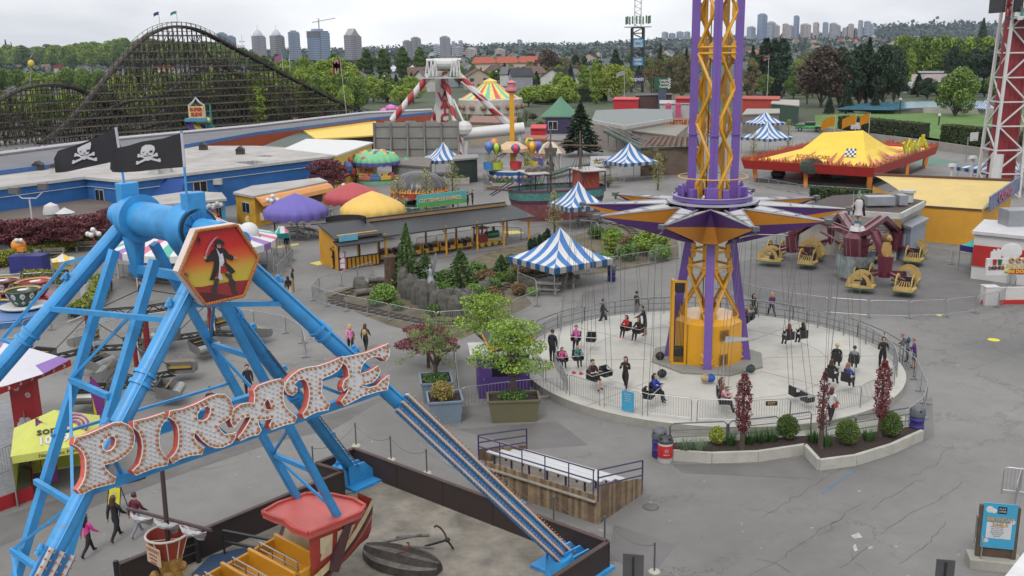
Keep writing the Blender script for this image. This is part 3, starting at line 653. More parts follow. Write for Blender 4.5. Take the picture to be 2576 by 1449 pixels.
for s in (1,-1):
	for zq in (.35,.62,.8):
		p=[(m0+hub+nn*.55*s+ax*(a*.95+.35)).lerp(sl(4.75*s,a*.95,RZ),zq) for a in (1.05,-1.05)];e.beam(p[0],p[1],.12,.14)
	A=[[(m0+hub+nn*.55*s+ax*(a*.95+.35)).lerp(sl(4.75*s,a*.95,RZ),zq) for zq in (.12,.35,.62,.8,.97)] for a in (1.05,-1.05)]
	for i in range(4): e.beam(A[i%2][i],A[(i+1)%2][i+1],.07)
for a in (1.05,-1.05):
	e.beam((m0+hub+nn*.55+ax*(a*.95+.35)).lerp(sl(4.75,a*.95,RZ),.5),(m0+hub-nn*.55+ax*(a*.95+.35)).lerp(sl(-4.75,a*.95,RZ),.5),.07)
wp(e,'arm_brace',BLUE,ship)
e=MB();mb_=PLN(425,1400,m0,ax);mt_=PLN(405,1150,m0,ax);e.tube(mb_-V(0,0,1),mt_,.075,10,.06);MAST=M('mast_brown',(84,62,64),.6);mast=wp(e,'mast',MAST,ship,smooth=True)
nest=PLN(425,1395,m0,ax);nz_=nest.z
e=MB();e.lathe([(.36,0),(.56,.62)],nest,20);e.lathe([(.33,.02),(.53,.62)],nest,20);e.lathe([(.001,.03),(.34,.03)],nest,20);bk=wp(e,'crows_nest',M('nest_red',(168,64,44),.6,var=.2,dirt=.3),ship)
e=MB();e.path([nest+V(.56*cos(i*.3142),.56*sin(i*.3142),.63) for i in range(20)],.035,6,close=True)
for i in range(10): a=i*.628;e.tube(nest+V(.37*cos(a),.37*sin(a),0),nest+V(.57*cos(a),.57*sin(a),.62),.02,5)
e.tube(nest+V(-.5,-.1,.45),nest+V(.5,.1,.45),.015,5);wp(e,'nest_rim',M('nest_cream',(232,214,200),.5),bk)
ca=V(-.62,-.78,0).normalized();bpz=nest+V(-.22,-.5,.24)
e=MB();e.box(bpz,(.62,.03,.5),atan2(ca.x,-ca.y));wp(e,'caution_board',M('board_cream',(230,206,176),.6),bk)
o_=ROOT(bk)
for i,(s,sz) in enumerate((('CAUTION',.13),('STAND BACK',.06),('UNTIL BAR IS',.06),('LOWERED',.06))): text(s,sz,M('board_red',(186,52,40),.6),bk,face_mt(bpz+ca*.02+V(0,0,.15-i*.11-(0 if i==0 else .03))-o_,V(-ca.y,ca.x,0),(0,0,1)),ext=.003)
e=MB();g=rnd(8)
e.lathe([(.2,-1.2),(.34,-.8),(.26,-.45),(.36,-.15),(.33,0)],nest,12);
for i in range(10): e.sph(nest+V(*(g.normal(size=2)*.2),-.2-.9*g.random()),.14,7,5)
wp(e,'carved_base',M('carving_gold',(176,134,62),.5,var=.4,sc=6),bk,smooth=True)
yl,yr=PLN(315,1278,m0,nn),PLN(520,1331,m0,nn);yc=(yl+yr)/2
yd=PLN(420,1305,mb_,ax);yl=yl+(yd-yc)*1.0;yr=yr+(yd-yc)*1.0
yl,yr=[CAMO+(p-CAMO)*((yd-CAMO).length/(p-CAMO).length) if False else p for p in (yl,yr)]
e=MB();e.tube(yl,yr,.05,8);yard=wp(e,'yard',MAST,ship)
e=MB();nx=30
vs=[];fs=[]
for i in range(nx+1):
	u=i/nx;k=abs(sin(u*PI*3));p=yl.lerp(yr,.05+u*.92)
	for j in range(7):
		v=j/6;a=PI*(.15+1.5*v);vs.append(p+nn*(.06+.2*k*sin(a))+V(0,0,-.05-.42*k*v-.02*sin(u*80+j*2)))
for i in range(nx):
	for j in range(6): fs.append((i*7+j,i*7+j+1,(i+1)*7+j+1,(i+1)*7+j))
e.add(vs,fs);wp(e,'furled_sail',M('sail',(200,198,200),.8,var=.25,sc=7,bump=.6),yard,smooth=True)
PW=M('pit_wall_brown',(58,44,42),.7,var=.12,sc=1.5);WT=1.0
pit=[(795,1166),(890,1128),(1530,1363),(1365,1470)];PT_=GP(pit,WT)
left=GP([(795,1166),(862,1186),(300,1420)],WT)
def pitwall(a,b,label):
	e=MB();n=max(1,int((b-a).length/2.4));d=(b-a).normalized();o=V(-d.y,d.x,0);e.beam(a-V(0,0,WT/2),b-V(0,0,WT/2),.07,WT)
	for i in range(n+1): p=a.lerp(b,i/n)-V(0,0,WT/2+.01);e.beam(p-d*.03,p+d*.03,.1,WT-.02)
	t=T('pit_wall',label,'wall',(a+b)/2-V(0,0,WT));e.B('panel',PW,t,world=1)
	e=MB();e.beam(a+V(0,0,.01),b+V(0,0,.01),.16,.05);e.B('coping',M('coping',(82,62,58),.7,var=.15),t,world=1)
pitwall(PT_[0],PT_[1],'short brown wall panel beside the ladder foot, far corner of the ship pit');pitwall(PT_[1],PT_[2],'long dark brown wall of the ship pit between the gravel and the bleachers');pitwall(PT_[2],PT_[3],'dark brown end wall of the ship pit nearest the camera')
pitwall(left[0],left[1],'brown stub of pit wall stepping in beside the blue leg');pitwall(left[1],left[2],'dark brown wall of the ship pit behind the ship, on the walkway side')
GRV=M('pit_gravel',(150,143,130),.95,var=.38,sc=.9,bump=.6,dirt=.55)
pb=[p.xy for p in PT_];sheet('pit_gravel_floor',[left[2].xy,left[1].xy,pb[0],pb[1],pb[2],pb[3],(pb[3].x-4,pb[3].y-6),(left[2].x-2,left[2].y-6)],.004,GRV)
sheet('concrete_pad',GP([(850,1250),(965,1215),(940,1190),(840,1215)]),.03,M('pad_concrete',(176,176,166),.9,var=.15))
sheet('blue_loading_deck',GP([(480,1449),(530,1400),(640,1375),(700,1420),(640,1470)],.0),.05,M('deck_blue',(44,72,104),.8,var=.15))
bp0,bp1=G(925,1392),G(1110,1440);bd=(bp1-bp0);bl=bd.length;br=atan2(bd.y,bd.x)
boat=T('wrecked_rowing_boat','weathered grey wooden rowing boat lying broken on the gravel','boat',(bp0+bp1)/2,br)
OLD=M('old_timber',(118,112,106),.9,var=.45,sc=3,bump=.6)
e=MB();NSb=12;vs=[]
for i in range(NSb+1):
	u=i/NSb*2-1;w=.78*(1-abs(u)**2.6*.75);x=u*bl/2
	for j in range(9): a=PI*(j/8);vs.append((x,w*cos(a)-.1,.04+.46*sin(a)*(1-.25*u*u)+.06*(j%2)))
e.add(vs,[(i*9+j,(i+1)*9+j,(i+1)*9+j+1,i*9+j+1) for i in range(NSb) for j in range(8)]+[tuple(range(8,-1,-1)),tuple(range(NSb*9,NSb*9+9))]);e.m=[(k%8)%2 if k<NSb*8 else 1 for k in range(len(e.m))];e.B('planked_hull',[OLD,M('old_timber_dark',(74,68,62),.95,var=.4,sc=4,bump=.6)],boat)
for i,(a,b) in enumerate((((-.4,.2,.75),(.6,.7,.8)),((-.6,-.3,.75),(.5,.4,.95)),((.2,-.3,.8),(1.1,.2,.7)))): q=MB();q.beam(a,b,.1,.05);q.B('loose_plank',OLD,boat)
q=MB();q.path([(.1,.1,.7),(.3,-.1,.85),(.45,-.3,.8),(.35,-.5,.7),(.1,-.55,.62)],.03,6);q.B('rusty_hoop',M('rust',(120,64,40),.9,var=.3),boat)
an=G(1110,1370);anc=T('rusty_anchor','dark iron anchor lying on the gravel beside the wrecked boat','anchor',an)
IRON=M('dark_iron',(52,48,46),.8,var=.3)
e=MB();pts=[G(1070,1372,.15),G(1128,1360,.5),G(1140,1378,.1)];A=G(1125,1358,.55);e.path([G(1068,1374,.06),G(1098,1366,.3),A],.04,6);e.path([A,G(1140,1380,.03)],.035,6);e.path([A,G(1118,1340,.7),G(1108,1328,.8),G(1098,1322,.85),G(1092,1326,.8)],.035,6);e.sph(A,.09,8,5)
e.B('anchor_shank',IRON,anc,world=1)
q=MB();q.path([A+V(.1*cos(i),.1*sin(i),.0) for i in np.arange(0,6.2,.7)],.018,5,close=True);q.B('ring',IRON,anc,world=1)
RB=M('rail_black',(36,34,36),.5)
t=T('boarding_rail','black three-bar handrail beside the ship boarding stair','railing',G(400,1440));e=MB()
a,b=G(300,1490,0),G(500,1415,0)
for z in (.4,.7,1.0): e.tube(a+V(0,0,z),b+V(0,0,z),.04,6)
wp(e,'rail',RB,t);e=MB()
for q in (0,.55,1): p=a.lerp(b,q);e.box(p+V(0,0,.55),(.13,.13,1.1))
wp(e,'post',RB,t)
t=T('stair_rail','black sloping stair rail in front of the pit wall by the ship','railing',G(620,1400));e=MB()
a,b=G(560,1335,.9),G(680,1358,.9)
for z in (0,-.4): e.beam(a+V(0,0,z),b+V(0,0,z),.1,.06)
e.beam(b,b-V(0,0,.9),.06);e.beam(a,a-V(0,0,.9),.06);wp(e,'rail',RB,t)
# ================================================================== people (one skinned body each)
PEOPLE=[]
def person(loc,rz,h=1.7,pose='stand',top=(40,40,46),bot=(36,36,42),hair=(58,40,30),hl=.25,skin=(214,170,146),shoe=(40,38,40),short=False,sleeve=True,lean=0,la=None,ra=None,legs=None,label='',group=None,bag=None,seat_z=None,arms=None,slim=1.08,turn=0):
	k=h/1.75;s=slim
	P=[];RD=[];E=[];TG=[]
	def v(p,r,par=None,tag_='top'):
		P.append(Vector(p));RD.append(r);i=len(P)-1
		if par is not None: E.append((par,i));TG.append(tag_)
		return i
	legs=legs or {'stand':((3,4),(-3,2)),'walk':((24,8),(-20,22)),'sit':((80,72),(74,62)),'sitlow':((78,30),(70,40))}[pose]
	arms=arms or {'stand':((5,9,12),(2,9,12)),'walk':((-22,8,18),(24,8,28)),'sit':((38,10,70),(34,12,75)),'sitlow':((40,8,60),(44,8,60))}[pose]
	q=Matrix.Rotation(R(-lean),3,'X')
	pel=v((0,0,0),.14*s);w=v(q@V(0,0,.12),.142*s,pel);ch=v(q@V(0,.015,.33),.162*s,w);nb=v(q@V(0,0,.485),.085,ch);nk=v(q@V(0,.012,.555),.05,nb,'skin');tq=Matrix.Rotation(R(turn),3,'Z')
	hd=v(q@V(0,.025,.635),.085,nk,'skin');h2=v(q@V(0,.018,.715),.098,hd,'skin');h3=v(q@V(0,.012,.775),.06,h2,'skin');nz_=v(q@(tq@V(0,.118,.655)+V(0,.01,0)),.016,hd,'skin')
	for sd,(a,o,b) in zip((-1,1),arms):
		sh=v(q@V(.165*sd*s,0,.43),.07*s,nb);a_,b_=R(a),R(a+b)
		d1=V(sd*sin(R(o)),sin(a_)*cos(R(o)),-cos(a_)*cos(R(o)));d2=V(sd*sin(R(o))*.3,sin(b_),-cos(b_))
		if b>60: d2.x-=sd*.35;d2.normalize()
		el=v(P[sh]+q@d1*.28,.058*s,sh);wr=v(P[el]+q@d2*.24,.042 if sleeve else .034,el,'top' if sleeve else 'skin');pa=v(P[wr]+q@d2*.075,.030,wr,'skin')
		lat=V(sd,0,0) if abs(d2.z)<.8 else V(0,1,0)
		for j in range(4):
			f0=v(P[pa]+q@(d2*.035+lat*(.018*(j-1.5))),.010,pa,'skin');v(P[f0]+q@(d2*(.035-.006*abs(j-1.3))+V(0,0,-.012)),.008,f0,'skin')
		t0=v(P[wr]+q@(d2*.03+lat*-.035),.010,wr,'skin');v(P[t0]+q@(d2*.03),.008,t0,'skin')
	fz_=[]
	for sd,(a,b) in zip((-1,1),legs):
		hp_=v((.095*sd*s,0,-.05),.098*s,pel,'bot');a_,b_=R(a),R(a-b)
		d1=V(sd*.02,sin(a_),-cos(a_));d2=V(0,sin(b_),-cos(b_))
		m=v(P[hp_]+d1*.2,.098*s,hp_,'bot');kn=v(P[hp_]+d1*.42,.072*s,m,'bot');cf=v(P[kn]+d2*.15,.064*s,kn,'skin' if short else 'bot');an_=v(P[kn]+d2*.40,.05,cf,'skin' if short else 'bot')
		fd_=V(0,cos(b_),sin(b_));he=v(P[an_]+d2*.045-fd_*.03,.042,an_,'shoe');to=v(P[an_]+fd_*.15+d2*.05,.034,an_,'shoe');fz_.append(min(P[to].z,P[he].z)-.03)
	base=Vector(loc);
	dz=-min(fz_) if seat_z is None else .13
	P=[p*k+V(0,0,dz*k) for p in P];RD=[r*k for r in RD]
	me=bpy.data.meshes.new('person');me.from_pydata([tuple(p) for p in P],E,[]);o=bpy.data.objects.new('person',me);COL.objects.link(o)
	o.location=base;o.rotation_euler=(0,0,rz)
	sm=o.modifiers.new('skin','SKIN');sm.branch_smoothing=.4;sm.use_smooth_shade=True;sb=o.modifiers.new('ss','SUBSURF');sb.levels=1;sb.render_levels=1
	for i,d in enumerate(me.skin_vertices[0].data): d.radius=(RD[i],RD[i]*(.82 if i in(0,1,2) else 1));d.use_root=(i==0)
	mats=[M('cloth_%d_%d_%d'%top,top,.85,var=.12,sc=9),M('cloth_%d_%d_%d'%bot,bot,.85,var=.12,sc=9),M('skin_%d'%skin[0],skin,.6,var=.04),M('shoe_%d_%d'%(shoe[0],shoe[2]),shoe,.6)]
	tag(o,label,'person',group)
	segs=[(P[a],P[b],RD[a],RD[b],{'top':0,'bot':1,'skin':2,'shoe':3}[t]) for (a,b),t in zip(E,TG)]
	PEOPLE.append((o,segs,mats))
	# hair, face, bag are children
	HD=P[h2];hq=Matrix.Rotation(R(-lean),3,'X')
	e=MB();rr=.112*k;n,kk=12,8;vs=[]
	for j in range(kk+1):
		for i in range(n):
			a=2*PI*i/n;zz=cos(PI*.62*j/kk);r_=sin(PI*.62*j/kk);x,y=r_*cos(a),r_*sin(a)
			if y>.35 and zz<.45: zz=.45+.0*(zz);y=.86
			vs.append(HD+hq@(tq@V(x*rr*.98,y*rr*1.02-.012*k,zz*rr*1.08)))
	e.add(vs,[(j*n+i,j*n+(i+1)%n,(j+1)*n+(i+1)%n,(j+1)*n+i) for j in range(kk) for i in range(n) if not(j>=4 and .25<sin(2*PI*(i+.5)/n))])
	if hl>.12:
		c=HD+hq@(tq@V(0,-.07*k,-.02*k));dn=V(0,-.05,-1)
		e.tube(c,c+hq@(dn*hl*.55*k),.105*k,9,.115*k);e.tube(c+hq@(dn*hl*.55*k),c+hq@(dn*hl*k),.115*k,9,.05*k)
	e.B('hair',M('hair_%d_%d'%(hair[0],hair[2]),hair,.6,var=.35,sc=25),o,True)
	e=MB()
	for sx_ in (-.034,.034): e.sph(P[hd]+hq@(tq@V(sx_*k,.088*k,.055*k)),.013*k,6,4)
	e.box(P[hd]+hq@(tq@V(0,.094*k,-.025*k)),(.045*k,.014*k,.010*k),R(turn));e.B('face',M('face_dark',(60,40,38),.5),o)
	if bag:
		kind,bc=bag;e=MB()
		if kind=='backpack': c=P[ch]+q@V(0,-.2*k,-.02*k);e.sph(c,.18*k,10,7,sx=.85,sy=.55,sz=1.15)
		elif kind=='shoulder': c=P[pel]+V(.2*k,.05*k,-.02*k);e.box(c,(.1*k,.26*k,.24*k));e.path([P[nb]+V(-.12*k,.05*k,0),P[ch]+V(0,.16*k,0),c+V(0,0,.1*k)],.012*k,4)
		e.B('bag',M('bag_%d_%d'%(bc[0],bc[2]),bc,.8,var=.15,sc=6),o,True)
	return o
def finish_people():
	dg=bpy.context.evaluated_depsgraph_get();dg.update();new=[]
	for o,segs,mats in PEOPLE: new.append(bpy.data.meshes.new_from_object(o.evaluated_get(dg)))
	for (o,segs,mats),me in zip(PEOPLE,new):
		o.modifiers.clear();o.data=me;me.name='person';me.materials.clear()
		for m in mats: me.materials.append(m)
		A=np.array([list(s[0]) for s in segs]);B=np.array([list(s[1]) for s in segs]);ra=np.array([s[2] for s in segs]);rb=np.array([s[3] for s in segs]);tg=np.array([s[4] for s in segs])
		n=len(me.polygons);c=np.empty(n*3);me.polygons.foreach_get('center',c);c=c.reshape(-1,1,3);ab=(B-A)[None];t=np.clip(((c-A[None])*ab).sum(2)/((ab**2).sum(2)+1e-9),0,1)
		d=np.linalg.norm(c-(A[None]+ab*t[...,None]),axis=2)-(ra+(rb-ra)*t)*.9;me.polygons.foreach_set('material_index',tg[d.argmin(1)].astype(np.int32));me.polygons.foreach_set('use_smooth',[True]*n)
# ================================================================== swing tower
TC=V(10.4,50.5,0);PR=9.6;PZ=.36
CONC=M('concrete_floor',(204,202,193),.8,var=.12,sc=.35,dirt=.25);CONW=M('concrete_wall',(172,170,160),.9,var=.16,sc=.9,dirt=.25)
PUR=M('tower_purple',(122,88,178),.45,var=.08,coat=.2,dirt=.15);YE=M('tower_yellow',(244,176,24),.45,var=.08,coat=.2,dirt=.2);GALV=M('galv_rail',(186,188,190),.4,.55,var=.1);DGR=M('rail_grey',(112,116,120),.5,.3,var=.1)
e=MB();e.lathe([(PR+.35,-.02),(PR+.35,PZ)],TC,96);o=e.B('platform_edge',CONW,None,True);o['kind']='structure'
e=MB();e.lathe([(.01,PZ),(PR+.35,PZ)],TC,96);o=e.B('platform_floor',CONC);o['kind']='structure'
e=MB();[e.beam(TC+V(3.2*cos(i*.7854),3.2*sin(i*.7854),PZ+.002),TC+V(9.9*cos(i*.7854),9.9*sin(i*.7854),PZ+.002),.035,.008) for i in range(8)];e.path([TC+V(6.4*cos(i*.13),6.4*sin(i*.13),PZ) for i in range(48)],.012,4,close=True);e.B('slab_joints',M('joint_grey',(150,148,142),.9))['kind']='structure'
tower=T('swing_tower','tall purple and yellow lattice swing ride tower with star-shaped canopy ring','swing ride',TC+V(0,0,PZ))
def col_xy(i,d): a=-PI/2+i*PI/2+R(-11);return V(d*cos(a),d*sin(a),0)
D0,D1,ZB,ZT=2.05,1.06,7.0,66.
def wt(e,n,m,sm=False,par=tower,bevel=0): return e.B(n,m,par,sm,world=1,bevel=bevel)
for i in range(4):
	e=MB();a=-PI/2+i*PI/2+R(-11);tl=V(cos(a),sin(a),0)
	lo,mi_,hi=TC+col_xy(i,D0)+V(0,0,PZ),TC+col_xy(i,D1)+V(0,0,ZB),TC+col_xy(i,D1)+V(0,0,ZT)
	e.beam(lo,mi_,.42,.46,up=tl);e.beam(mi_,hi,.40,.40,up=tl)
	e.tube(mi_+tl*.2,hi+tl*.2,.02,4)
	for z in (12.3,19.3,26.3): e.box(TC+col_xy(i,D1)+V(0,0,z),(.56,.56,.07),a)
	wt(e,'column',PUR)
def cpos(i,z): return TC+col_xy(i,D0+(D1-D0)*min(1,(z-PZ)/(ZB-PZ)))+V(0,0,z)
def gus(e,i,j,z,sgn):
	p=cpos(i,z);q=cpos(j,z);d=(q-p).normalized();nrm=d.cross(V(0,0,1));a=p+d*.18;
	vs=[a+V(0,0,-.5),a+d*.36+V(0,0,-.3),a+d*.36+V(0,0,.3),a+V(0,0,.5)];e.add([x-nrm*.03 for x in vs]+[x+nrm*.03 for x in vs],[(3,2,1,0),(4,5,6,7),(0,1,5,4),(1,2,6,5),(2,3,7,6),(3,0,4,7)])
for f in range(4):
	i,j=f,(f+1)%4;e=MB();ep=MB();z=9.4;k=0;P0=1.72
	ins=lambda z,a,b:(cpos(a,z)+(cpos(b,z)-cpos(a,z)).normalized()*.22)
	while z<45:
		blk=k%4
		a,b=(i,j) if k%2==0 else (j,i)
		e.tube(ins(z,a,b),ins(z+P0,b,a),.088,7);gus(ep,b,a,z+P0,1)
		if k==0: gus(ep,a,b,z,1)
		z+=P0;k+=1
		if k%4==0:
			for dz in (0,.30): e.tube(ins(z+dz,i,j),ins(z+dz,j,i),.07,7)
			gus(ep,i,j,z+.15,1);gus(ep,j,i,z+.15,1);z+=.30
	# lower flared bay
	for z0,z1,sw in ((PZ+.3,2.9,0),(2.9,5.4,1),(.9,2.9,1)):
		a,b=(i,j) if sw==0 else (j,i);e.tube(ins(z0,a,b),ins(z1,b,a),.08,7);gus(ep,b,a,z1,1);gus(ep,a,b,z0,1)
	e.tube(ins(2.9,i,j),ins(5.4,j,i),.08,7)
	for z in (5.5,6.3): e.tube(ins(z,i,j),ins(z,j,i),.075,7);gus(ep,i,j,z,1);gus(ep,j,i,z,1)
	e.tube(ins(PZ+.25,i,j),ins(PZ+.25,j,i),.07,7)
	wt(e,'lattice_brace',YE,True);wt(ep,'gusset_plates',YE)
e=MB();
for dx,dy in ((.25,.2),(-.3,.1),(.05,-.25),(0,.35)): e.tube(TC+V(dx,dy,2),TC+V(dx,dy,ZT),.025,5)
wt(e,'hoist_cables',M('cable',(50,48,50),.5))
e=MB();e.tube(TC+V(.55,.3,9),TC+V(.55,.3,ZT),.09,7);e.tube(TC+V(-.5,.45,9),TC+V(-.5,.45,ZT),.09,7);wt(e,'inner_pipe',YE)
e=MB();e.lathe([(.01,PZ+2.55),(1.5,PZ+2.5),(1.8,PZ+2.25),(1.82,PZ+.05)],TC,10,a0=R(9),a1=R(369));cab=wt(e,'machine_drum',M('drum_yellow',(244,176,20),.35,var=.06,coat=.4,dirt=.12))
e=MB()
for z in np.arange(1.9,2.4,.07): e.box(TC+V(.5,-1.74,z),(.5,.03,.03),R(18))
for z in np.arange(.6,1.1,.07): e.box(TC+V(.5,-1.74,z),(.5,.03,.03),R(18))
wt(e,'louvre',M('louvre',(120,84,20),.6),par=cab)
e=MB();x0=TC+V(-1.75,-1.1,0)
for dx,dy in ((-.32,0),(.32,-.15),(-.32,.55)): e.beam(x0+V(dx,dy,PZ),x0+V(dx,dy,4.9),.12)
for z in (PZ+.12,4.9): e.beam(x0+V(-.32,0,z),x0+V(.32,-.15,z),.12);e.beam(x0+V(-.32,0,z),x0+V(-.32,.55,z),.1)
cg=wt(e,'guide_cage',YE);e=MB();e.box(x0+V(0,.1,PZ+.75),(.5,.4,.5));e.box(x0+V(0,.1,4.55),(.46,.4,.5));wt(e,'counterweight',M('weight_black',(40,40,44),.6),par=cg,bevel=.05)
e=MB()
for i in range(9): p=x0+V(-.26+.07*i,-.02-.016*i,0);e.tube(p+V(0,0,PZ+.2),p+V(0,0,3.9),.012,4)
wt(e,'cage_bars',M('bar_dark',(70,60,40),.6),par=cg)
e=MB();pl_=[G(x,y,2.6) for x,y in ((1826,846),(1908,851),(1885,855),(1822,862))];e.add(pl_+[p-V(0,0,.04) for p in pl_],[(0,3,2,1),(4,5,6,7),(0,1,5,4),(1,2,6,5),(2,3,7,6),(3,0,4,7)])
e.tube(pl_[3],pl_[3]-V(0,0,2.2),.03,6);wt(e,'grey_awning',M('awning_grey',(170,172,174),.5))
e=MB();e.prism([(TC.x+3.1*cos(R(10+i*45)),TC.y+3.1*sin(R(10+i*45))) for i in range(8)],PZ+.0,PZ+.09);wt(e,'plinth',M('plinth',(150,150,142),.9,var=.1))
ZR=9.15
e=MB();e.lathe([(1.75,ZR-.16),(2.02,ZR-.16),(2.02,ZR+.05),(1.75,ZR+.05),(1.75,ZR-.16)],TC,48);rg=wt(e,'carriage_ring',PUR)
e=MB();e.lathe([(2.0,ZR-.28),(2.32,ZR-.28),(2.32,ZR-.2),(2.0,ZR-.2),(2.0,ZR-.28)],TC,48);e.lathe([(2.02,ZR+.05),(2.06,ZR+.05),(2.06,ZR+.1),(2.02,ZR+.1)],TC,48);wt(e,'ring_deck',M('ring_grey',(176,178,188),.5,var=.1),par=rg)
e=MB()
for a in range(0,360,30):
	p=TC+V(1.6*cos(R(a+12)),1.6*sin(R(a+12)),ZR)
	if a%60==0: e.tube(p,p+V(0,0,.6),.11,10);e.tube(p+V(0,0,.6),p+V(0,0,.7),.06,8)
	else: e.box(p+V(0,0,.25),(.32,.3,.5),R(a))
e.box(TC+V(-.35,-1.5,ZR+.32),(.6,.4,.55));wt(e,'drive_motors',PUR,par=rg,bevel=.02)
e=MB();e.path([TC+V(1.75*cos(R(a)),1.75*sin(R(a)),ZR+1.0) for a in range(0,360,18)],.03,5,close=True);wt(e,'guard_hoop',YE,par=rg)
VIO=M('canopy_violet',(92,52,128),.55,var=.06);AMB=M('canopy_amber',(232,154,44),.55,var=.06);CWH=M('canopy_white',(206,206,206),.6,var=.08)
RT,RN,RBt=6.75,2.55,2.0;ZTp,ZN,ZBt=8.58,8.70,6.98
TIPS=[]
for i in range(10):
	a=R(-84.8+36*i);TIPS.append(TC+V(RT*cos(a),RT*sin(a),ZTp))
def RB_(rr,a,z): return TC+V(rr*cos(a),rr*sin(a),z)
def two(e,vs,fs,mi=0):
	e.add(vs,fs,mi);e.add([V(*v)+V(0,0,-.012) for v in vs],[tuple(reversed(f)) for f in fs],mi)
e=MB();rods=MB();hubs=MB()
for i in range(10):
	a0=R(-84.8+36*i);a1=a0+R(36);am=a0+R(18)
	t0,t1=TIPS[i],TIPS[(i+1)%10];n_=RB_(RN,am,ZN+.1);b0,b1=RB_(RBt,am-R(12),ZBt),RB_(RBt,am+R(12),ZBt)
	sw=(i+1)%2
	q0,q1=n_.lerp(b0,.5),n_.lerp(b1,.5);two(e,[t0,t1,n_,q0,q1],[(0,3,2),(2,3,4),(4,1,2)],0 if sw==0 else 1);two(e,[t0,t1,b0,b1,q0,q1],[(0,2,4),(4,2,3,5),(5,3,1)],1 if sw==0 else 0)
	n0=RB_(RN,a0-R(18),ZN+.1);c_=RB_(2.2,a0,ZN-.1);two(e,[t0,n_,c_,n0],[(0,1,2),(0,2,3)],2)
	rods.tube(RB_(2.1,a0,ZN),t0,.05,6);rods.tube(n_,t0,.035,5);rods.tube(n0,t0,.035,5)
	for q in (.35,.6): rods.tube(n_.lerp(t0,q)+V(0,0,.03),n0.lerp(t0,q)+V(0,0,.03),.03,5)
	hubs.box(t0,(.3,.3,.2),a0);hubs.tube(t0-V(0,0,.3),t0,.06,6)
star=wt(e,'star_canopy',[VIO,AMB,CWH]);wt(rods,'canopy_rods',M('rod_grey',(170,172,178),.45,.4),par=star);wt(hubs,'tip_brackets',M('bracket_grey',(120,124,126),.5,.5),par=star)
SBK=M('seat_black',(38,38,42),.5);CHN=M('chain_grey',(140,138,132),.5,.4)
seatT=T('swing_chair','','swing seat')
for sx in (-.42,.42):
	e=MB();e.box((sx,0,0),(.5,.44,.06));e.box((sx,-.22,.28),(.48,.06,.34));e.box((sx,-.2,.06),(.5,.08,.12))
	for q in (-.25,.25): e.box((sx+q,.0,.12),(.04,.44,.2));e.tube((sx+q,.2,.2),(sx+q,-.2,.42),.02,5)
	e.B('seat_shell',SBK,seatT,bevel=.02)
e=MB();e.tube((-.72,.26,.24),(.72,.26,.24),.022,6);e.tube((-.72,.26,.24),(-.72,-.2,.3),.02,6);e.tube((.72,.26,.24),(.72,-.2,.3),.02,6);e.B('lap_bar',M('bar_white',(196,196,196),.4,.4),seatT)
SEATP=Proto(seatT)
def swing_seat(u,v,label,z=1.0,rz=None,tilt=0):
	p=G(u,v,z);d=p-TC;a=atan2(d.y,d.x);rz=a if rz is None else rz   # facing the tangent (+Y local)
	o=SEATP.put(p,rz,label,'swing seats hanging round the tower')
	t=min(TIPS,key=lambda q:(q.xy-p.xy).length);e=MB();rt=Matrix.Rotation(rz,3,'Z')
	top=V(p.x+(t.x-p.x)*.4,p.y+(t.y-p.y)*.4,t.z-.25)
	hb=MB();e.tube(t-V(0,0,.25),top,.03,5)
	for cx,cy,cz in ((-.72,.1,.24),(.72,.1,.24),(-.66,-.22,.42),(.66,-.22,.42)): e.tube(top+rt@V(cx*.5,cy,0),p+rt@V(cx,cy,cz),.010,4)
	e.B('hanging_chain',CHN,o,off=None)
	c=o.children[-1] if o.children else None
	for ob in bpy.data.objects[-1:] : pass
	me=bpy.data.objects[[x.name for x in bpy.data.objects if x.parent is o and x.name.startswith('hanging_chain')][0]].data
	inv=Matrix.Rotation(-rz,3,'Z')
	for vx in me.vertices: vx.co=inv@(Vector(vx.co)-p)
	return p,rz
def sitters(pr,who):
	p,rz=pr;rt=Matrix.Rotation(rz,3,'Z')
	for side,kw in who: person(p+rt@V(.42*side,-.04,0),rz,pose=kw.pop('pose','sit'),seat_z=0,**kw)
SG='riders on the swing seats'
S1=swing_seat(1468,856,'swing seat with one empty place beside a rider in pink');sitters(S1,[(1,dict(h=1.55,top=(216,108,176),bot=(30,30,34),hair=(70,50,40),hl=.1,label='rider in a pink jacket, alone in a double swing seat on the left',group=SG,legs=((35,20),(30,15))))])
S2=swing_seat(1434,905,'swing seat with two small children, leftmost of the ring');sitters(S2,[(-1,dict(h=1.3,top=(48,132,128),bot=(34,34,40),hair=(196,160,100),hl=.2,sleeve=False,label='blond child in a teal shirt on the leftmost swing seat',group=SG)),(1,dict(h=1.3,top=(220,90,150),bot=(40,40,46),hair=(84,56,40),hl=.3,label='child in a pink top on the leftmost swing seat',group=SG))])
S3=swing_seat(1508,948,'swing seat of the man in sunglasses');sitters(S3,[(1,dict(h=1.8,top=(44,42,44),bot=(34,34,36),hair=(50,38,32),hl=.05,short=True,sleeve=False,bag=('backpack',(196,150,150)),label='man in black shorts sitting in a swing seat at the front left',group=SG))])
S4=swing_seat(1640,992,'swing seat of the rider in the blue hoodie at the front fence');sitters(S4,[(-1,dict(h=1.65,top=(34,64,168),bot=(32,32,38),hair=(44,30,28),hl=.3,short=False,label='rider in a bright blue hoodie on the front swing seat',group=SG))])
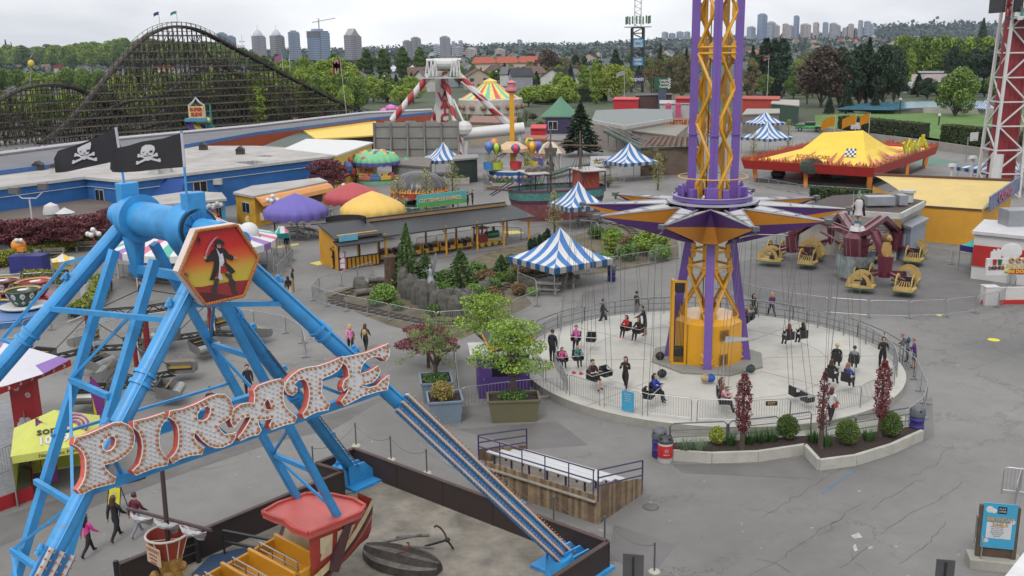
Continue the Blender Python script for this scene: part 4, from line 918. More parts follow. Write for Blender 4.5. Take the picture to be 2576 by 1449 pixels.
S5=swing_seat(1590,832,'swing seat with two girls beside the standing attendant');sitters(S5,[(-1,dict(h=1.6,top=(52,36,34),bot=(30,28,32),hair=(56,36,30),hl=.35,shoe=(228,80,130),label='girl in dark brown sitting beside the girl in red',group=SG)),(1,dict(h=1.55,top=(196,34,40),bot=(34,30,34),hair=(44,34,32),hl=.25,shoe=(228,80,130),label='girl in a red jacket on a swing seat',group=SG))])
S6=swing_seat(1818,1004,'swing seat with two women behind the small red tree');sitters(S6,[(1,dict(h=1.65,top=(226,158,168),bot=(36,34,40),hair=(120,84,60),hl=.35,label='woman in pale pink on the swing seat behind the red tree',group=SG)),(-1,dict(h=1.65,top=(116,118,122),bot=(34,34,38),hair=(96,66,50),hl=.3,label='woman in grey on the swing seat behind the red tree',group=SG))])
S7=swing_seat(2016,1000,'empty tangled black swing seat near the exit ramp',z=.75);
S8=swing_seat(2112,952,'swing seat seen from behind with riders in black and blue');sitters(S8,[(1,dict(h=1.65,top=(44,82,190),bot=(32,32,38),hair=(150,104,66),hl=.3,label='rider in blue with fair hair seen from behind',group=SG)),(-1,dict(h=1.65,top=(56,48,42),bot=(32,32,36),hair=(78,52,38),hl=.35,label='rider in dark brown seen from behind',group=SG))])
S9=swing_seat(2126,908,'swing seat of two boys on the right side of the ring');sitters(S9,[(1,dict(h=1.6,top=(148,154,160),bot=(44,44,50),hair=(48,38,34),hl=.05,label='boy in a light grey shirt on the right swing seat',group=SG)),(-1,dict(h=1.65,top=(40,38,40),bot=(34,32,36),hair=(206,170,110),hl=.08,label='blond rider in black on the right swing seat',group=SG))])
S10=swing_seat(2000,850,'swing seat at the back right with two long-haired girls');sitters(S10,[(1,dict(h=1.6,top=(34,32,34),bot=(36,34,36),hair=(60,40,32),hl=.4,label='dark haired girl in black at the back right of the ring',group=SG)),(-1,dict(h=1.6,top=(44,36,34),bot=(34,32,34),hair=(140,76,44),hl=.4,label='auburn haired girl at the back right of the ring',group=SG))])
S11=swing_seat(1880,806,'swing seat half hidden behind the right tower leg');sitters(S11,[(1,dict(h=1.5,top=(206,196,190),bot=(60,54,58),hair=(150,106,74),hl=.2,label='child in white on the seat behind the right tower leg',group=SG)),(-1,dict(h=1.5,top=(120,74,70),bot=(50,44,46),hair=(130,84,56),hl=.25,label='child in reddish brown on the seat behind the right tower leg',group=SG))])
S12=swing_seat(1712,800,'swing seat behind the yellow cage of the tower');sitters(S12,[(1,dict(h=1.65,top=(60,60,72),bot=(46,46,54),hair=(90,50,40),hl=.15,label='rider behind the yellow cage of the tower',group=SG))])
def at(u,v,z=0): p=G(u,v,z);return p
def toward(u,v,u2,v2):   # heading on the ground from one photo point to another (+Y local forward)
	a=G(u2,v2)-G(u,v);return atan2(a.y,a.x)-PI/2
AWAY,CAMW,RT_,LF_=0,PI,-PI/2,PI/2
PG_='visitors walking about the park'
person(at(1573,978,PZ),PI-.35,1.68,'walk',(40,30,32),(30,28,32),(84,52,42),.32,label='woman in black jacket and dark red top walking across the swing platform',arms=((30,14,110),(30,14,110)))
person(at(1390,912,PZ),R(150)+PI,1.82,'stand',(32,36,52),(28,30,40),(74,48,36),.05,label='attendant in navy jacket standing by the fence at the platform entrance')
person(at(1622,845,PZ),R(70),1.78,'stand',(34,38,54),(36,38,46),(34,28,26),.05,short=True,lean=12,shoe=(150,40,44),label='attendant in navy shorts leaning over the girls on their swing seat',arms=((60,10,20),(5,10,10)))
person(at(1517,820),RT_,1.76,'walk',(44,50,62),(46,48,56),(40,30,26),.05,label='man in dark jacket striding past behind the swing fence')
person(at(1601,800),R(-60),1.74,'stand',(40,34,36),(150,142,140),(40,32,30),.05,label='man in dark vest standing behind the swing fence')
person(at(1894,802),R(-150),1.66,'walk',(52,48,44),(34,34,38),(44,34,32),.25,bag=('shoulder',(40,38,38)),label='woman in dark top with black bag walking behind the tower')
person(at(1940,798),R(10),1.64,'walk',(112,52,122),(34,32,36),(196,158,104),.25,label='blonde person in purple jacket walking away behind the swing fence')
person(at(2218,928,PZ),PI-.2,1.7,'stand',(38,34,40),(30,30,34),(58,42,40),.15,shoe=(210,212,216),slim=1.1,label='woman in black hoodie with pink print standing at the platform edge',arms=((15,14,100),(15,14,100)))
person(at(2281,910),R(75),1.6,'stand',(92,96,102),(60,62,66),(140,92,62),.05,lean=28,bag=('backpack',(50,86,104)),label='boy in grey with a backpack leaning on the outer barrier',arms=((55,8,40),(55,8,40)))
person(at(2298,926),R(60),1.6,'stand',(86,50,122),(50,48,52),(142,94,62),.05,short=True,lean=8,label='boy in purple jacket beside the outer barrier',arms=((35,8,50),(35,8,50)))
person(at(2088,1064,.2),R(-40),1.7,'walk',(220,220,222),(34,34,38),(96,44,40),.22,sleeve=False,bag=('shoulder',(190,70,60)),label='person in white t-shirt walking up the exit ramp')
person(at(883,887),R(8),1.68,'walk',(238,150,196),(34,32,36),(216,176,110),.16,shoe=(206,226,120),bag=('shoulder',(140,100,70)),label='blonde woman in pink hoodie walking away beside the lettered sign')
person(at(921,882),R(-8),1.62,'walk',(78,80,62),(32,30,34),(86,56,40),.3,bag=('backpack',(206,170,104)),label='girl in olive jacket with tan backpack walking away')
person(at(738,735),R(100),1.74,'stand',(34,34,38),(186,150,110),(50,36,30),.16,shoe=(210,210,214),sleeve=False,label='person in black vest and khaki trousers in the open walkway')
person(at(727,752),R(20),1.66,'walk',(34,32,34),(206,180,150),(34,30,30),.2,slim=1.08,label='person in black hooded jacket seen from behind in the walkway')
person(at(724,640),PI+.3,1.72,'stand',(36,38,52),(180,146,110),(40,34,32),.05,label='attendant in navy standing under the teal exit canopy')
person(at(841,676),R(100),1.78,'stand',(38,36,40),(32,30,36),(36,30,28),.1,label='person in black raising a hand beside the pink height board',arms=((10,10,20),(120,20,110)))
person(at(1177,523),R(-70),1.78,'stand',(36,36,40),(34,34,38),(40,34,30),.05,group='two men talking',label='man in black standing in the plaza, his back to the train station')
person(at(1189,519),R(110),1.82,'stand',(34,34,38),(36,36,40),(36,30,28),.05,label='taller man in black facing another man in the plaza',arms=((5,9,12),(50,12,95)))
person(at(278,732),R(20),1.76,'walk',(36,52,46),(30,30,34),(60,44,36),.05,label='person in dark green jacket walking past the hedge')
person(at(359,768),R(150),1.7,'stand',(36,40,54),(40,40,46),(50,38,32),.1,label='person in navy half hidden behind the blue ride leg')
person(at(296,1357),R(-20),1.7,'walk',(32,34,44),(26,26,30),(84,56,40),.38,shoe=(120,60,60),label='long haired woman in navy jacket walking past the crow\'s nest')
person(at(348,1347),R(-25),1.68,'walk',(110,36,60),(150,152,160),(56,36,36),.06,shoe=(196,150,170),label='person in maroon hoodie and grey trousers behind the furled sail')
person(at(226,1397),R(-30),1.55,'walk',(232,70,160),(30,30,36),(44,30,28),.4,label='girl in bright pink top between the blue ride bars')
person(at(627,1000),R(200),1.7,'stand',(34,38,52),(40,40,46),(36,30,28),.05,label='attendant in navy standing behind the letter A of the sign')
person(at(535,1062),R(0),1.7,'stand',(60,60,66),(40,40,46),(40,32,30),.06,label='person whose head shows above the letter R of the sign')
def barrier(L_,h=1.08,bars=14,mat=None,name='crowd_barrier',feet=True,r=.022):
	t=T(name,'','barrier');mat=mat or GALV;e=MB()
	c=.14;pts=[(-L_/2+.03,0,.12),(-L_/2+.03,0,h-c),(-L_/2+.03+c*.3,0,h-c*.3),(-L_/2+.03+c,0,h),(L_/2-.03-c,0,h),(L_/2-.03-c*.3,0,h-c*.3),(L_/2-.03,0,h-c),(L_/2-.03,0,.12)]
	e.path(pts,r,5);e.tube((-L_/2+.03,0,.16),(L_/2-.03,0,.16),r*.8,5)
	if feet:
		for x in (-L_/2+.06,L_/2-.06): e.box((x,0,.05),(.06,.5,.03));e.tube((x,0,.03),(x,0,.2),.02,5)
	else:
		for x in (-L_/2+.03,L_/2-.03): e.tube((x,0,0),(x,0,.2),r,5)
	e.B('frame',mat,t);e=MB()
	for i in range(bars): x=-L_/2+.03+(L_-.06)*(i+1)/(bars+1);e.beam((x,0,.16),(x,0,h-.01),.013)
	e.B('upright_bars',mat,t);return t
def rail_panel(L_,h=1.05,mat=None,name='hoop_rail'):
	t=T(name,'','railing');mat=mat or DGR;c=.12;e=MB()
	e.path([(-L_/2+.03,0,0),(-L_/2+.03,0,h-c),(-L_/2+.03+c,0,h),(L_/2-.03-c,0,h),(L_/2-.03,0,h-c),(L_/2-.03,0,0)],.03,6);e.B('hoop',mat,t)
	e=MB()
	for z in (.35,.68): e.tube((-L_/2+.03,0,h*z),(L_/2-.03,0,h*z),.022,5)
	e.B('cross_rail',mat,t);return t
def ring(proto,c,rad,a0,a1,n,label,group,z=0):
	for i in range(n):
		a=R(a0+(a1-a0)*(i+.5)/n);proto.put(c+V(rad*cos(a),rad*sin(a),z),a+PI/2,label,group)
def run(proto,pix,L_,label,group,z=0,pts=None):
	P=pts or GP(pix,0)
	for a,b in zip(P,P[1:]):
		n=max(1,round((b-a).length/L_));d=(b-a);rz=atan2(d.y,d.x)
		for i in range(n):
			q=a.lerp(b,(i+.5)/n);proto.put((q.x,q.y,z),rz,label,group,scale=(d.length/n/L_,1,1))
	return P
def chord(rad,deg): return 2*rad*sin(R(deg)/2)
rA=Proto(barrier(chord(9.45,12.4),1.08,16,feet=False));ring(rA,TC,9.45,-172,-98+7,6,'low silver barred fence panel on the front left rim of the swing platform','front left rim fence',PZ)
ring(rA,TC,9.45,-91,-30,5,'silver barred fence panel on the front rim of the platform behind the planting bed','front rim fence',PZ)
ring(rA,TC,9.45,-22,48,6,'silver barred fence panel on the right rim of the platform','right rim fence',PZ)
ring(rA,TC,9.45,48,166,10,'silver barred fence panel on the back rim of the platform','back rim fence',PZ)
rB=Proto(rail_panel(chord(10.35,13),1.15));ring(rB,TC,10.35,-14,150,13,'dark grey hoop rail just outside the back of the swing platform','outer hoop rail')

outer=[(1925,772),(2030,790),(2110,815),(2195,843),(2262,886),(2303,925),(2330,985),(2320,1022),(2275,1060)]
oB=Proto(barrier(2.3,1.05,4));run(oB,[(x,y+30) for x,y in outer],2.3,'light steel barrier in the outer curve round the swing ride','outer queue barriers')
ex=GP([(1420,930),(1395,965),(1420,998)],0)
gB=Proto(barrier(2.0,1.08,14,feet=False));run(gB,[(1140,880),(1156,1030)],2.0,'short steel fence panel behind the blue-grey planters','entrance fence');run(gB,[(1160,1030),(1290,1012),(1420,1000)],2.0,'steel fence panel in front of the purple booth','booth fence')
run(gB,[(1395,935),(1428,1000)],2.0,'steel fence panel closing the booth enclosure','booth side fence')
RP=Proto(rail_panel(1.9,.95));run(RP,[(1682,1118),(1830,1112),(1960,1098),(2040,1086)],1.9,'grey hoop rail along the ramp behind the planting bed','ramp hoop rail');run(RP,[(2075,1118),(2150,1098),(2290,1075)],1.9,'grey hoop rail at the right end of the exit ramp','ramp end rail')
sheet('ramp_surface',GP([(1690,1105),(2050,1070),(2280,1050),(2285,1075),(2060,1112),(1690,1128)]),.05,CONW)
bed=[(1690,1157),(1790,1164),(1905,1160),(2024,1142),(2060,1182),(2150,1170),(2240,1142),(2318,1106)];bedb=[(2296,1088),(2180,1105),(2060,1118),(2030,1112),(1900,1122),(1690,1130)]
BP=GP(bed);e=MB();e.wallz(BP,.45,.16);e.wallz(GP(bedb),.3,.14);S(e,'planting_bed_wall',M('bed_concrete',(196,194,184),.9,var=.12,sc=1.5,dirt=.2),'low pale concrete wall of the zigzag planting bed in front of the swing ride','planter wall')
SOIL=M('dark_soil',(58,44,38),.98,var=.4,sc=9);sheet('bed_soil',[p.xy for p in BP]+[p.xy for p in GP(bedb)],.3,SOIL)
LBOX=leafmat('box_leaf',(.02,.045,.012),(.13,.19,.04));LYEL=leafmat('yellowgreen_leaf',(.06,.10,.015),(.30,.34,.06));LGRS=leafmat('grass_leaf',(.015,.05,.015),(.09,.17,.05));LRED=leafmat('red_leaf',(.05,.012,.016),(.19,.045,.05))
for u,v,w,h,m,lab in ((1803,1118,.75,.85,LYEL,'small round yellow-green shrub at the left of the planting bed'),(1980,1104,1.1,1.15,LBOX,'round clipped shrub in the middle of the planting bed'),(2130,1118,1.15,1.2,LBOX,'round clipped shrub at the point of the planting bed'),(2238,1098,1.1,1.2,LBOX,'round clipped shrub at the right end of the planting bed')):
	tree('round_shrub',h,w,m,int(u),'bush',5200,.035,label=lab,cat='shrub').put(G(u,v,.3))
def tuft(u,v,w,h,lab,mat=LGRS,z=.3):
	g=rnd(int(u*7+v));e=MB();c=G(u,v,z)
	for i in range(150):
		a=g.random()*6.28;r=w*.5*sqrt(g.random());b=V(r*cos(a)*.5,r*sin(a)*.5,0);t=V(r*cos(a)*1.3,r*sin(a)*1.3,h*(.6+.5*g.random()));s=V(-sin(a),cos(a),0)*.018
		e.add([b-s,b+s,t],[(0,1,2)])
	o=e.B('grass_tuft',mat);o.location=c;return tag(o,lab,'ornamental grass','grasses in the planting bed')
LBLG=leafmat('bluegreen_leaf',(.06,.10,.06),(.18,.24,.15))
for u,v,w,h,m in ((1722,1136,.9,.6,LBLG),(1760,1136,.9,.65,LBLG)): tuft(u,v,w,h,'pale blue-green grass tuft behind the red and white bin',m)
for u,v in ((1838,1118),(1885,1115),(1915,1112),(1940,1108)): tuft(u,v,.8,.6,'dark green grass tuft in the left half of the planting bed')
for u,v in ((2045,1112),(2078,1122),(2185,1108)): tuft(u,v,.7,.6,'dark green grass tuft in the right half of the planting bed')
for u,v,vt,lab in ((1866,1132,940,'slender red-leaved tree at the left of the planting bed'),(2064,1128,935,'thin sparse red-leaved tree in the middle of the planting bed'),(2212,1098,908,'fuller red-leaved tree at the right of the planting bed')):
	h=HT(u,v,vt,.3);thin=u==2064;tree('red_maple',h,.85 if not thin else .6,LRED,int(u),'col',2100 if not thin else 800,.05,.5,lab).put(G(u,v,.3))
# ================================================================== foreground: bleachers, planters, bins, posts, boards
WOODS=M('weathered_planks',(146,122,96),.85,var=.3,sc=2.5,dirt=.2);ALU=M('aluminium_plank',(222,224,224),.4,.2,var=.05)
fl,fr,rb_=G(1206,1221),G(1504,1319),G(1616,1243);bx=(fr-fl);bL=bx.length;bx.normalize();by=V(-bx.y,bx.x,0);bw=(rb_-fr).dot(by);H1=HT(1504,1319,1222);H2=HT(1616,1243,1203)
bl_=T('bleachers','wooden bleachers with white aluminium bench rows and purple end rails','bleachers',fl,atan2(bx.y,bx.x))
rg_=rnd(4)
for nm,a,b,h0,h1 in (('plank_skirt',(0,0),(bL,0),1.1,1.1),('side_skirt',(bL,0),(bL,bw),H1,H2),('side_skirt',(0,0),(0,bw),H1,H2)):
	e=MB();n=int(hypot(b[0]-a[0],b[1]-a[1])/.14);
	for i in range(n):
		q=(i+.5)/n;h=h0+(h1-h0)*q-.004*rg_.random();e.beam((a[0]+(b[0]-a[0])*q,a[1]+(b[1]-a[1])*q+.0,0),(a[0]+(b[0]-a[0])*q,a[1]+(b[1]-a[1])*q,h),.139,.04+.008*(i%2),mi=int(rg_.random()*3),up=(0,1,0) if a[1]==b[1] else (1,0,0))
	e.B(nm,[WOODS,M('planks_dark',(118,98,78),.85,var=.3,sc=2.5),M('planks_tan',(160,136,104),.85,var=.3,sc=2.5)],bl_)
e=MB()
for i in range(5): e.box((bL/2,.15+i*(bw-.2)/4.2,.88-.12*i),(bL-.1,bw/5.2,.05))
for i in range(5): e.box((bL/2,.0+i*(bw-.2)/4.2+.02,.7-.12*i),(bL-.1,.03,.3))
e.B('stepped_deck',M('deck_grey_wood',(160,152,138),.85,var=.25,sc=3),bl_)
for i in range(4):
	y=.35+i*(bw-.5)/3.6;z=H1-.12-i*(H1-H2)/3.6;e=MB();e.box((bL/2-.15,y,z),(bL-.7,.27,.05));o=e.B('bench_plank',ALU,bl_,bevel=.012);q=MB()
	for k in range(6): q.beam((.5+k*(bL-1.3)/5,y,z-.03),(.5+k*(bL-1.3)/5,y,z-.5),.06)
	q.B('bench_post',M('post_purple_dark',(62,52,80),.5),o)
PRL=M('rail_purple',(70,58,104),.5,var=.1)
e=MB();z0=H1+.12
for z in (.55,.15): e.tube((0,0,H1+z),(bL-.15,0,H1+z),.028,6)
for k in range(6): x=k*(bL-.2)/5;e.path([(x,0,H1+.55),(x,0,.8),(x+.05,-.06,.72)],.025,5)
e.B('back_rail',PRL,bl_)
for x in (0,bL):
	e=MB()
	for z in (.6,.3,.0): e.tube((x,0,H1+z),(x,bw,H2+z+.12),.03,6)
	for y,h in ((0,H1),(bw,H2+.1)): e.tube((x,y,h-.6),(x,y,h+.6),.035,6)
	e.B('end_rail',PRL,bl_)
PST=M('steel_post',(120,122,120),.5,.5,var=.15);ROPE=M('rope_grey',(104,102,98),.8)
posts=[(789,1183,1131),(896,1121,1086),(984,1156,1119),(1074,1190,1151),(1276,1268,1225),(1393,1316,1270),(1521,1369,1319),(1646,1438,1366)]
pp=[];
for i,(u,v,vt) in enumerate(posts):
	p=G(u,v);h=1.02;pp.append(p+V(0,0,h-.06));t=T('rope_post',['slim steel rope post beside the brown wall corner by the ladder','slim steel rope post behind the far corner of the pit','slim steel rope post second along the long pit wall','slim steel rope post third along the long pit wall','slim steel rope post at the near left end of the bleachers','slim steel rope post in front of the plank skirt of the bleachers','slim steel rope post off the near corner of the bleachers','rope post on a round pale base at the bottom of the plaza'][i],'post',p)
	e=MB();e.tube((0,0,0),(0,0,h),.03,8);e.sph((0,0,h),.045,8,5);e.B('post_tube',PST,t)
	e=MB();e.lathe([(.01,.05),(.17,.04),(.2,.0)],(0,0,0),14);e.B('base_disc',M('base_pale',(196,192,176),.7),t)
e=MB()
for i,(a,b) in enumerate(zip(pp,pp[1:])):
	e.path([a.lerp(b,q/10)-V(0,0,.35*4*(q/10)*(1-q/10)) for q in range(11)],.010,4)
S(e,'barrier_rope',ROPE,'grey rope sagging from post to post along the ship pit','rope')
def planter(u,v,w,d,h,rz,mat,lab,taper=.86):
	t=T('planter_box',lab,'planter',G(u,v),rz);e=MB()
	def q(s,z): return [(-w/2*s,-d/2*s,z),(w/2*s,-d/2*s,z),(w/2*s,d/2*s,z),(-w/2*s,d/2*s,z)]
	a,b=q(taper,0),q(1,h);e.add(a+b,[(0,1,5,4),(1,2,6,5),(2,3,7,6),(3,0,4,7)]);e.B('box',mat,t)
	e=MB()
	for i in range(4): e.beam(b[i],b[(i+1)%4],.09,.09)
	e.B('rim',mat,t);e=MB();e.add(q(.98,h-.12),[(0,1,2,3)]);e.B('soil',SOIL,t);return t.location
PBLU=M('planter_bluegrey',(128,146,162),.6,var=.1,dirt=.2);POLV=M('planter_olive',(118,112,84),.6,var=.08,dirt=.15)
a_p=R(100)
P1=planter(1098,1000,1.5,1.7,1.0,R(8),PBLU,'blue-grey square planter holding the wispy green tree');P2=planter(1120,1052,1.55,1.6,1.05,R(8),PBLU,'blue-grey square planter in front holding a small reddish bush');P3=planter(1292,1052,2.35,1.3,1.05,R(3),POLV,'olive brown planter holding the bright green maple')
LMAP=leafmat('maple_bright',(.05,.11,.015),(.24,.35,.05));LWISP=leafmat('wispy_green',(.07,.11,.035),(.24,.30,.11));LJAP=leafmat('japanese_maple_red',(.055,.014,.022),(.20,.06,.07));LDK=leafmat('shrub_green',(.025,.06,.014),(.14,.24,.06));LAUT=leafmat('rusty_green',(.10,.08,.02),(.34,.27,.08))
tree('wispy_tree',HT(1098,1000,838,.9)+.1,2.3,LWISP,21,'sparse',6500,.034,.22,'wispy pale green tree in the back blue-grey planter').put(P1+V(0,0,.9))
tree('small_bush',1.0,1.3,LAUT,22,'bush',1700,.05,label='small reddish green bush in the front blue-grey planter',cat='shrub').put(P2+V(-.1,0,.85))
tree('low_planting',.5,1.5,LDK,23,'bush',900,.05,label='low green planting under the wispy tree',cat='shrub').put(P1+V(0,-.2,.85));tree('low_planting',.5,1.6,LDK,24,'bush',900,.05,label='low green planting under the bright maple',cat='shrub').put(P3+V(0,0,.9))
tree('green_maple',HT(1292,1052,838,1.0)+.15,4.0,LMAP,25,'maple',4600,.066,.26,'bright green layered maple in the olive planter').put(P3+V(0,.1,.95))
tree('green_maple',HT(1225,915,735)+.2,3.7,LMAP,26,'maple',4200,.066,.3,'bright green maple behind the purple booth, its crown over the walkway').put(G(1222,915))
tree('purple_maple',HT(1078,925,818)+.1,3.5,LJAP,27,'maple',6500,.06,.3,'dark purple japanese maple behind the blue-grey planters').put(G(1078,925))
BPUR=M('booth_purple',(92,62,140),.5,var=.08)
bo=T('ticket_booth','purple ticket booth with flat dark roof half hidden by the maple','booth',G(1265,985),R(6))
e=MB();e.box((0,0,1.1),(2.5,1.8,2.2));e.B('wall',BPUR,bo);e=MB();e.box((-.2,0,2.26),(2.9,2.1,.1));e.B('roof',M('booth_white',(206,208,206),.6),bo)
e=MB();e.box((0,-.905,1.5),(1.2,.02,.8));e.B('counter_window',M('dark_glass',(40,44,50),.15),bo)
e=MB();e.box((-1.0,-.91,1.0),(.05,.04,.12));e.B('door_handle',GALV,bo)
rf=[G(1213,834,2.75),G(1315,811,2.75),G(1342,846,2.75),G(1232,869,2.75)]
can=T('operator_canopy','operator cabin with flat black roof and yellow edge behind the maple','cabin',G(1280,905));e=MB();e.add(rf+[p-V(0,0,.08) for p in rf],[(3,2,1,0),(4,5,6,7),(0,1,5,4),(1,2,6,5),(2,3,7,6),(3,0,4,7)]);e.B('roof',M('black_roof',(60,62,66),.7,var=.1),can,world=1)
e=MB();
for a,b in zip(rf,rf[1:]+rf[:1]): e.beam(a-V(0,0,.16),b-V(0,0,.16),.06,.18)
e.B('roof_edge',YE,can,world=1);e=MB();cc=sum(rf,V(0,0,0))/4;qq=[cc+(p-cc)*.8 for p in rf]
e.add([V(p.x,p.y,0) for p in qq]+[V(p.x,p.y,2.6) for p in qq],[(0,1,5,4),(1,2,6,5),(2,3,7,6),(3,0,4,7)]);e.B('wall',BPUR,can,world=1)
def bin_drum(lab,body,lid,label_band=None,lidtype='dome',name='litter_bin'):
	t=T(name,lab,'bin');e=MB();e.lathe([(.01,0),(.29,0),(.31,.05),(.30,.3),(.315,.32),(.315,.36),(.30,.38),(.30,.62),(.315,.64),(.315,.68),(.30,.7),(.31,.9),(.01,.9)],(0,0,0),20);e.B('drum',body,t,True)
	e=MB()
	if lidtype=='dome': e.lathe([(.33,.84),(.335,.98),(.31,1.05),(.30,1.16),(.2,1.26),(.01,1.28)],(0,0,0),16)
	elif lidtype=='cone': e.lathe([(.33,.86),(.34,.92),(.3,1.0),(.16,1.1),(.01,1.12)],(0,0,0),16)
	else: e.lathe([(.33,.8),(.34,.95),(.3,.97),(.28,.9),(.01,.9)],(0,0,0),16)
	ld=e.B('lid',lid,t,True)
	if lidtype!='open':
		e=MB()
		for a in (0,.5,1,1.5): c=V(.25*cos(a*PI+.6),.25*sin(a*PI+.6),1.03 if lidtype=='cone' else 1.1);e.sph(c,.075,8,5)
		e.B('opening',M('bin_hole',(20,20,22),.8),ld)
	if label_band: e=MB();e.lathe([(.306,.22),(.32,.3),(.32,.68),(.306,.76)],(0,0,0),20);bnd=e.B('label_band',label_band,t,True)
	return Proto(t)
BPU=M('bin_purple',(60,52,128),.45,var=.08);LID=M('lid_grey',(98,104,110),.5,var=.1);BGW=M('bin_white',(214,212,210),.5)
b1=bin_drum('',BPU,LID);b2=bin_drum('red and white recycling bin with dark lid in front of the purple bin',BGW,M('lid_dark',(62,64,68),.5),M('band_red',(206,40,44),.5),'cone','recycling_bin');
b1.put(G(1658,1148),0,'purple drum bin with grey dome lid behind the red and white bin');rbn=b2.put(G(1673,1160),PI,None)
for a in (-PI/2,):
	for s,z,sz in (('Recycle',.40,.08),('♲',.55,.2)): text(s,sz,M('print_white',(230,228,228),.6),rbn.children[0] if False else rbn,face_mt(V(.0,.33,z),V(-1,0,0),(0,0,1)),ext=.004)
b1.put(G(2304,1090),1,'purple drum bin with grey dome lid at the right end of the planting bed')
b1.put(G(1538,707),.4,'purple drum bin with grey lid by the railway fence',None);b1.put(G(2384,745-155),1,'purple bin by the gate of the flame tent ride')
ib=G(2500,1425);t=T('info_board','sky blue notice board with clouds in a brown timber frame on a concrete block','notice board',ib,R(-14));bwid=MPP(ib)*82;bh=HT(2500,1425,1268)
TIM=M('timber_brown',(98,78,62),.8,var=.25,sc=4);e=MB()
for s in (-1,1): e.box((s*bwid/2,0,.35+bh/2-.25),(.14,.14,bh-.35))
e.B('frame_post',TIM,t);e=MB()
for i in range(9): e.box((-bwid/2+.12+i*(bwid-.24)/8,0,.35+.32),(bwid/9.5,.07,.62))
e.B('lower_slats',TIM,t);e=MB();e.box((0,.02,.16),(bwid+.55,.75,.36));e.B('concrete_block',CONW,t,bevel=.03)
e=MB();pz0,pz1=.35+.35,bh+.05;e.box((0,-.09,(pz0+pz1)/2),(bwid-.06,.03,pz1-pz0));pn=e.B('notice_panel',M('notice_blue',(74,176,218),.4,var=.08,sc=2),t)
e=MB();e.box((0,-.11,pz0+.62),(bwid*.7,.01,.55));e.sph((-bwid*.3,-.1,pz1-.22),.13,10,5,sy=.1);e.sph((-bwid*.18,-.1,pz1-.26),.1,10,5,sy=.1);e.sph((-bwid*.32,-.1,pz0+.25),.09,10,5,sy=.1);e.sph((bwid*.36,-.1,pz0+.95),.1,10,5,sy=.1)
e.B('white_text_box',M('notice_white',(226,228,230),.5),pn)
e=MB();e.box((bwid*.05,-.108,pz1-.22),(.26,.01,.24));e.B('logo_tile',M('notice_black',(30,32,36),.5),pn)
text('PLAY\nLAND',.085,M('notice_white',(226,228,230)),pn,face_mt(V(bwid*.05,-.118,pz1-.22),V(1,0,0),(0,0,1)),ext=.002)
for i,(s,z) in enumerate((('BIRTHDAY',.55),('TABLE',.72))): text(s,.17,M('notice_orange',(214,164,96),.5),pn,face_mt(V(.02,-.118,pz1-z),V(1,0,0),(0,0,1)),ext=.003,bold=.008)
for i in range(7): text(['Birthday Table','Party guests please','meet at this table','for reserved times','please see our staff','Guest Services','thank you'][i],.05,M('notice_grey',(92,96,104),.6),pn,face_mt(V(-.05,-.119,pz0+.82-i*.065),V(1,0,0),(0,0,1)),ext=.002)
gB.put(G(2458,1395),R(70),'short steel barrier left of the blue notice board');gB.put(G(2558,1262),R(58),'steel barrier leaning away behind the notice board, right edge');gB.put(G(2590,1250),R(-20),'steel barrier at the right edge of the plaza')
for u,v,vt,w,lab in ((1592,1490,1396,52,'dark grey back of a sign board at the bottom of the plaza'),(2371,1500,1410,44,'dark grey back of a sign panel near the blue notice board')):
	p=G(u,v);h=HT(u,v,vt);t=T('sign_board',lab,'sign',p,R(-12));e=MB();e.box((0,0,h-.45),(MPP(p)*w,.04,.95));e.B('panel',M('panel_back_grey',(88,88,90),.6,var=.15),t);e=MB();e.box((0,-.03,h/2),(.06,.05,h-.1));e.B('post',M('post_black',(36,36,38),.6),t)
t=T('white_roof_corner','white sheet roof corner poking in at the bottom right','roof',G(2600,1460));e=MB();q=[G(2526,1452,2.4),G(2580,1384,2.4),G(2700,1420,2.4),G(2640,1540,2.4)];e.add(q+[p-V(0,0,.12) for p in q],[(3,2,1,0),(4,5,6,7),(0,1,5,4),(1,2,6,5),(2,3,7,6),(3,0,4,7)]);e.B('sheet',M('white_sheet',(232,232,232),.6),t,world=1)
e=MB()
for p in q: e.tube(V(p.x,p.y,0)*1.0+V(.05,-.05,0),p-V(0,0,.12),.05,6)
e.B('post',GALV,t,world=1)
po=T('blue_poster','sky blue poster tied to the front rim fence of the swing platform','poster');a_=atan2((G(1545,1035,PZ+.5)-TC).y,(G(1545,1035,PZ+.5)-TC).x);po.location=TC+V(9.5*cos(a_),9.5*sin(a_),PZ);po.rotation_euler=(0,0,a_+PI/2)
e=MB();e.box((0,0,.55),(.62,.02,.95));pq=e.B('sheet',_M['notice_blue'],po)
for i,s in enumerate(('please do','not sit or','climb on','the fence')): text(s,.09,M('notice_white',(226,228,230)),pq,face_mt(V(0,-.013,.9-i*.11),V(1,0,0),(0,0,1)),ext=.002)
d_=G(1967,1040,PZ+.9)-TC;d_.z=0;ex=T('exit_plate','small black plate reading EXIT in yellow on the front rim fence','exit sign',TC+d_.normalized()*9.5+V(0,0,PZ));e=MB();e.box((0,0,.9),(.5,.03,.2));xp=e.B('plate',BLK,ex);text('EXIT',.16,M('exit_yellow',(236,204,70),.5),xp,face_mt(V(0,-.02,.9),V(1,0,0),(0,0,1)),ext=.003)
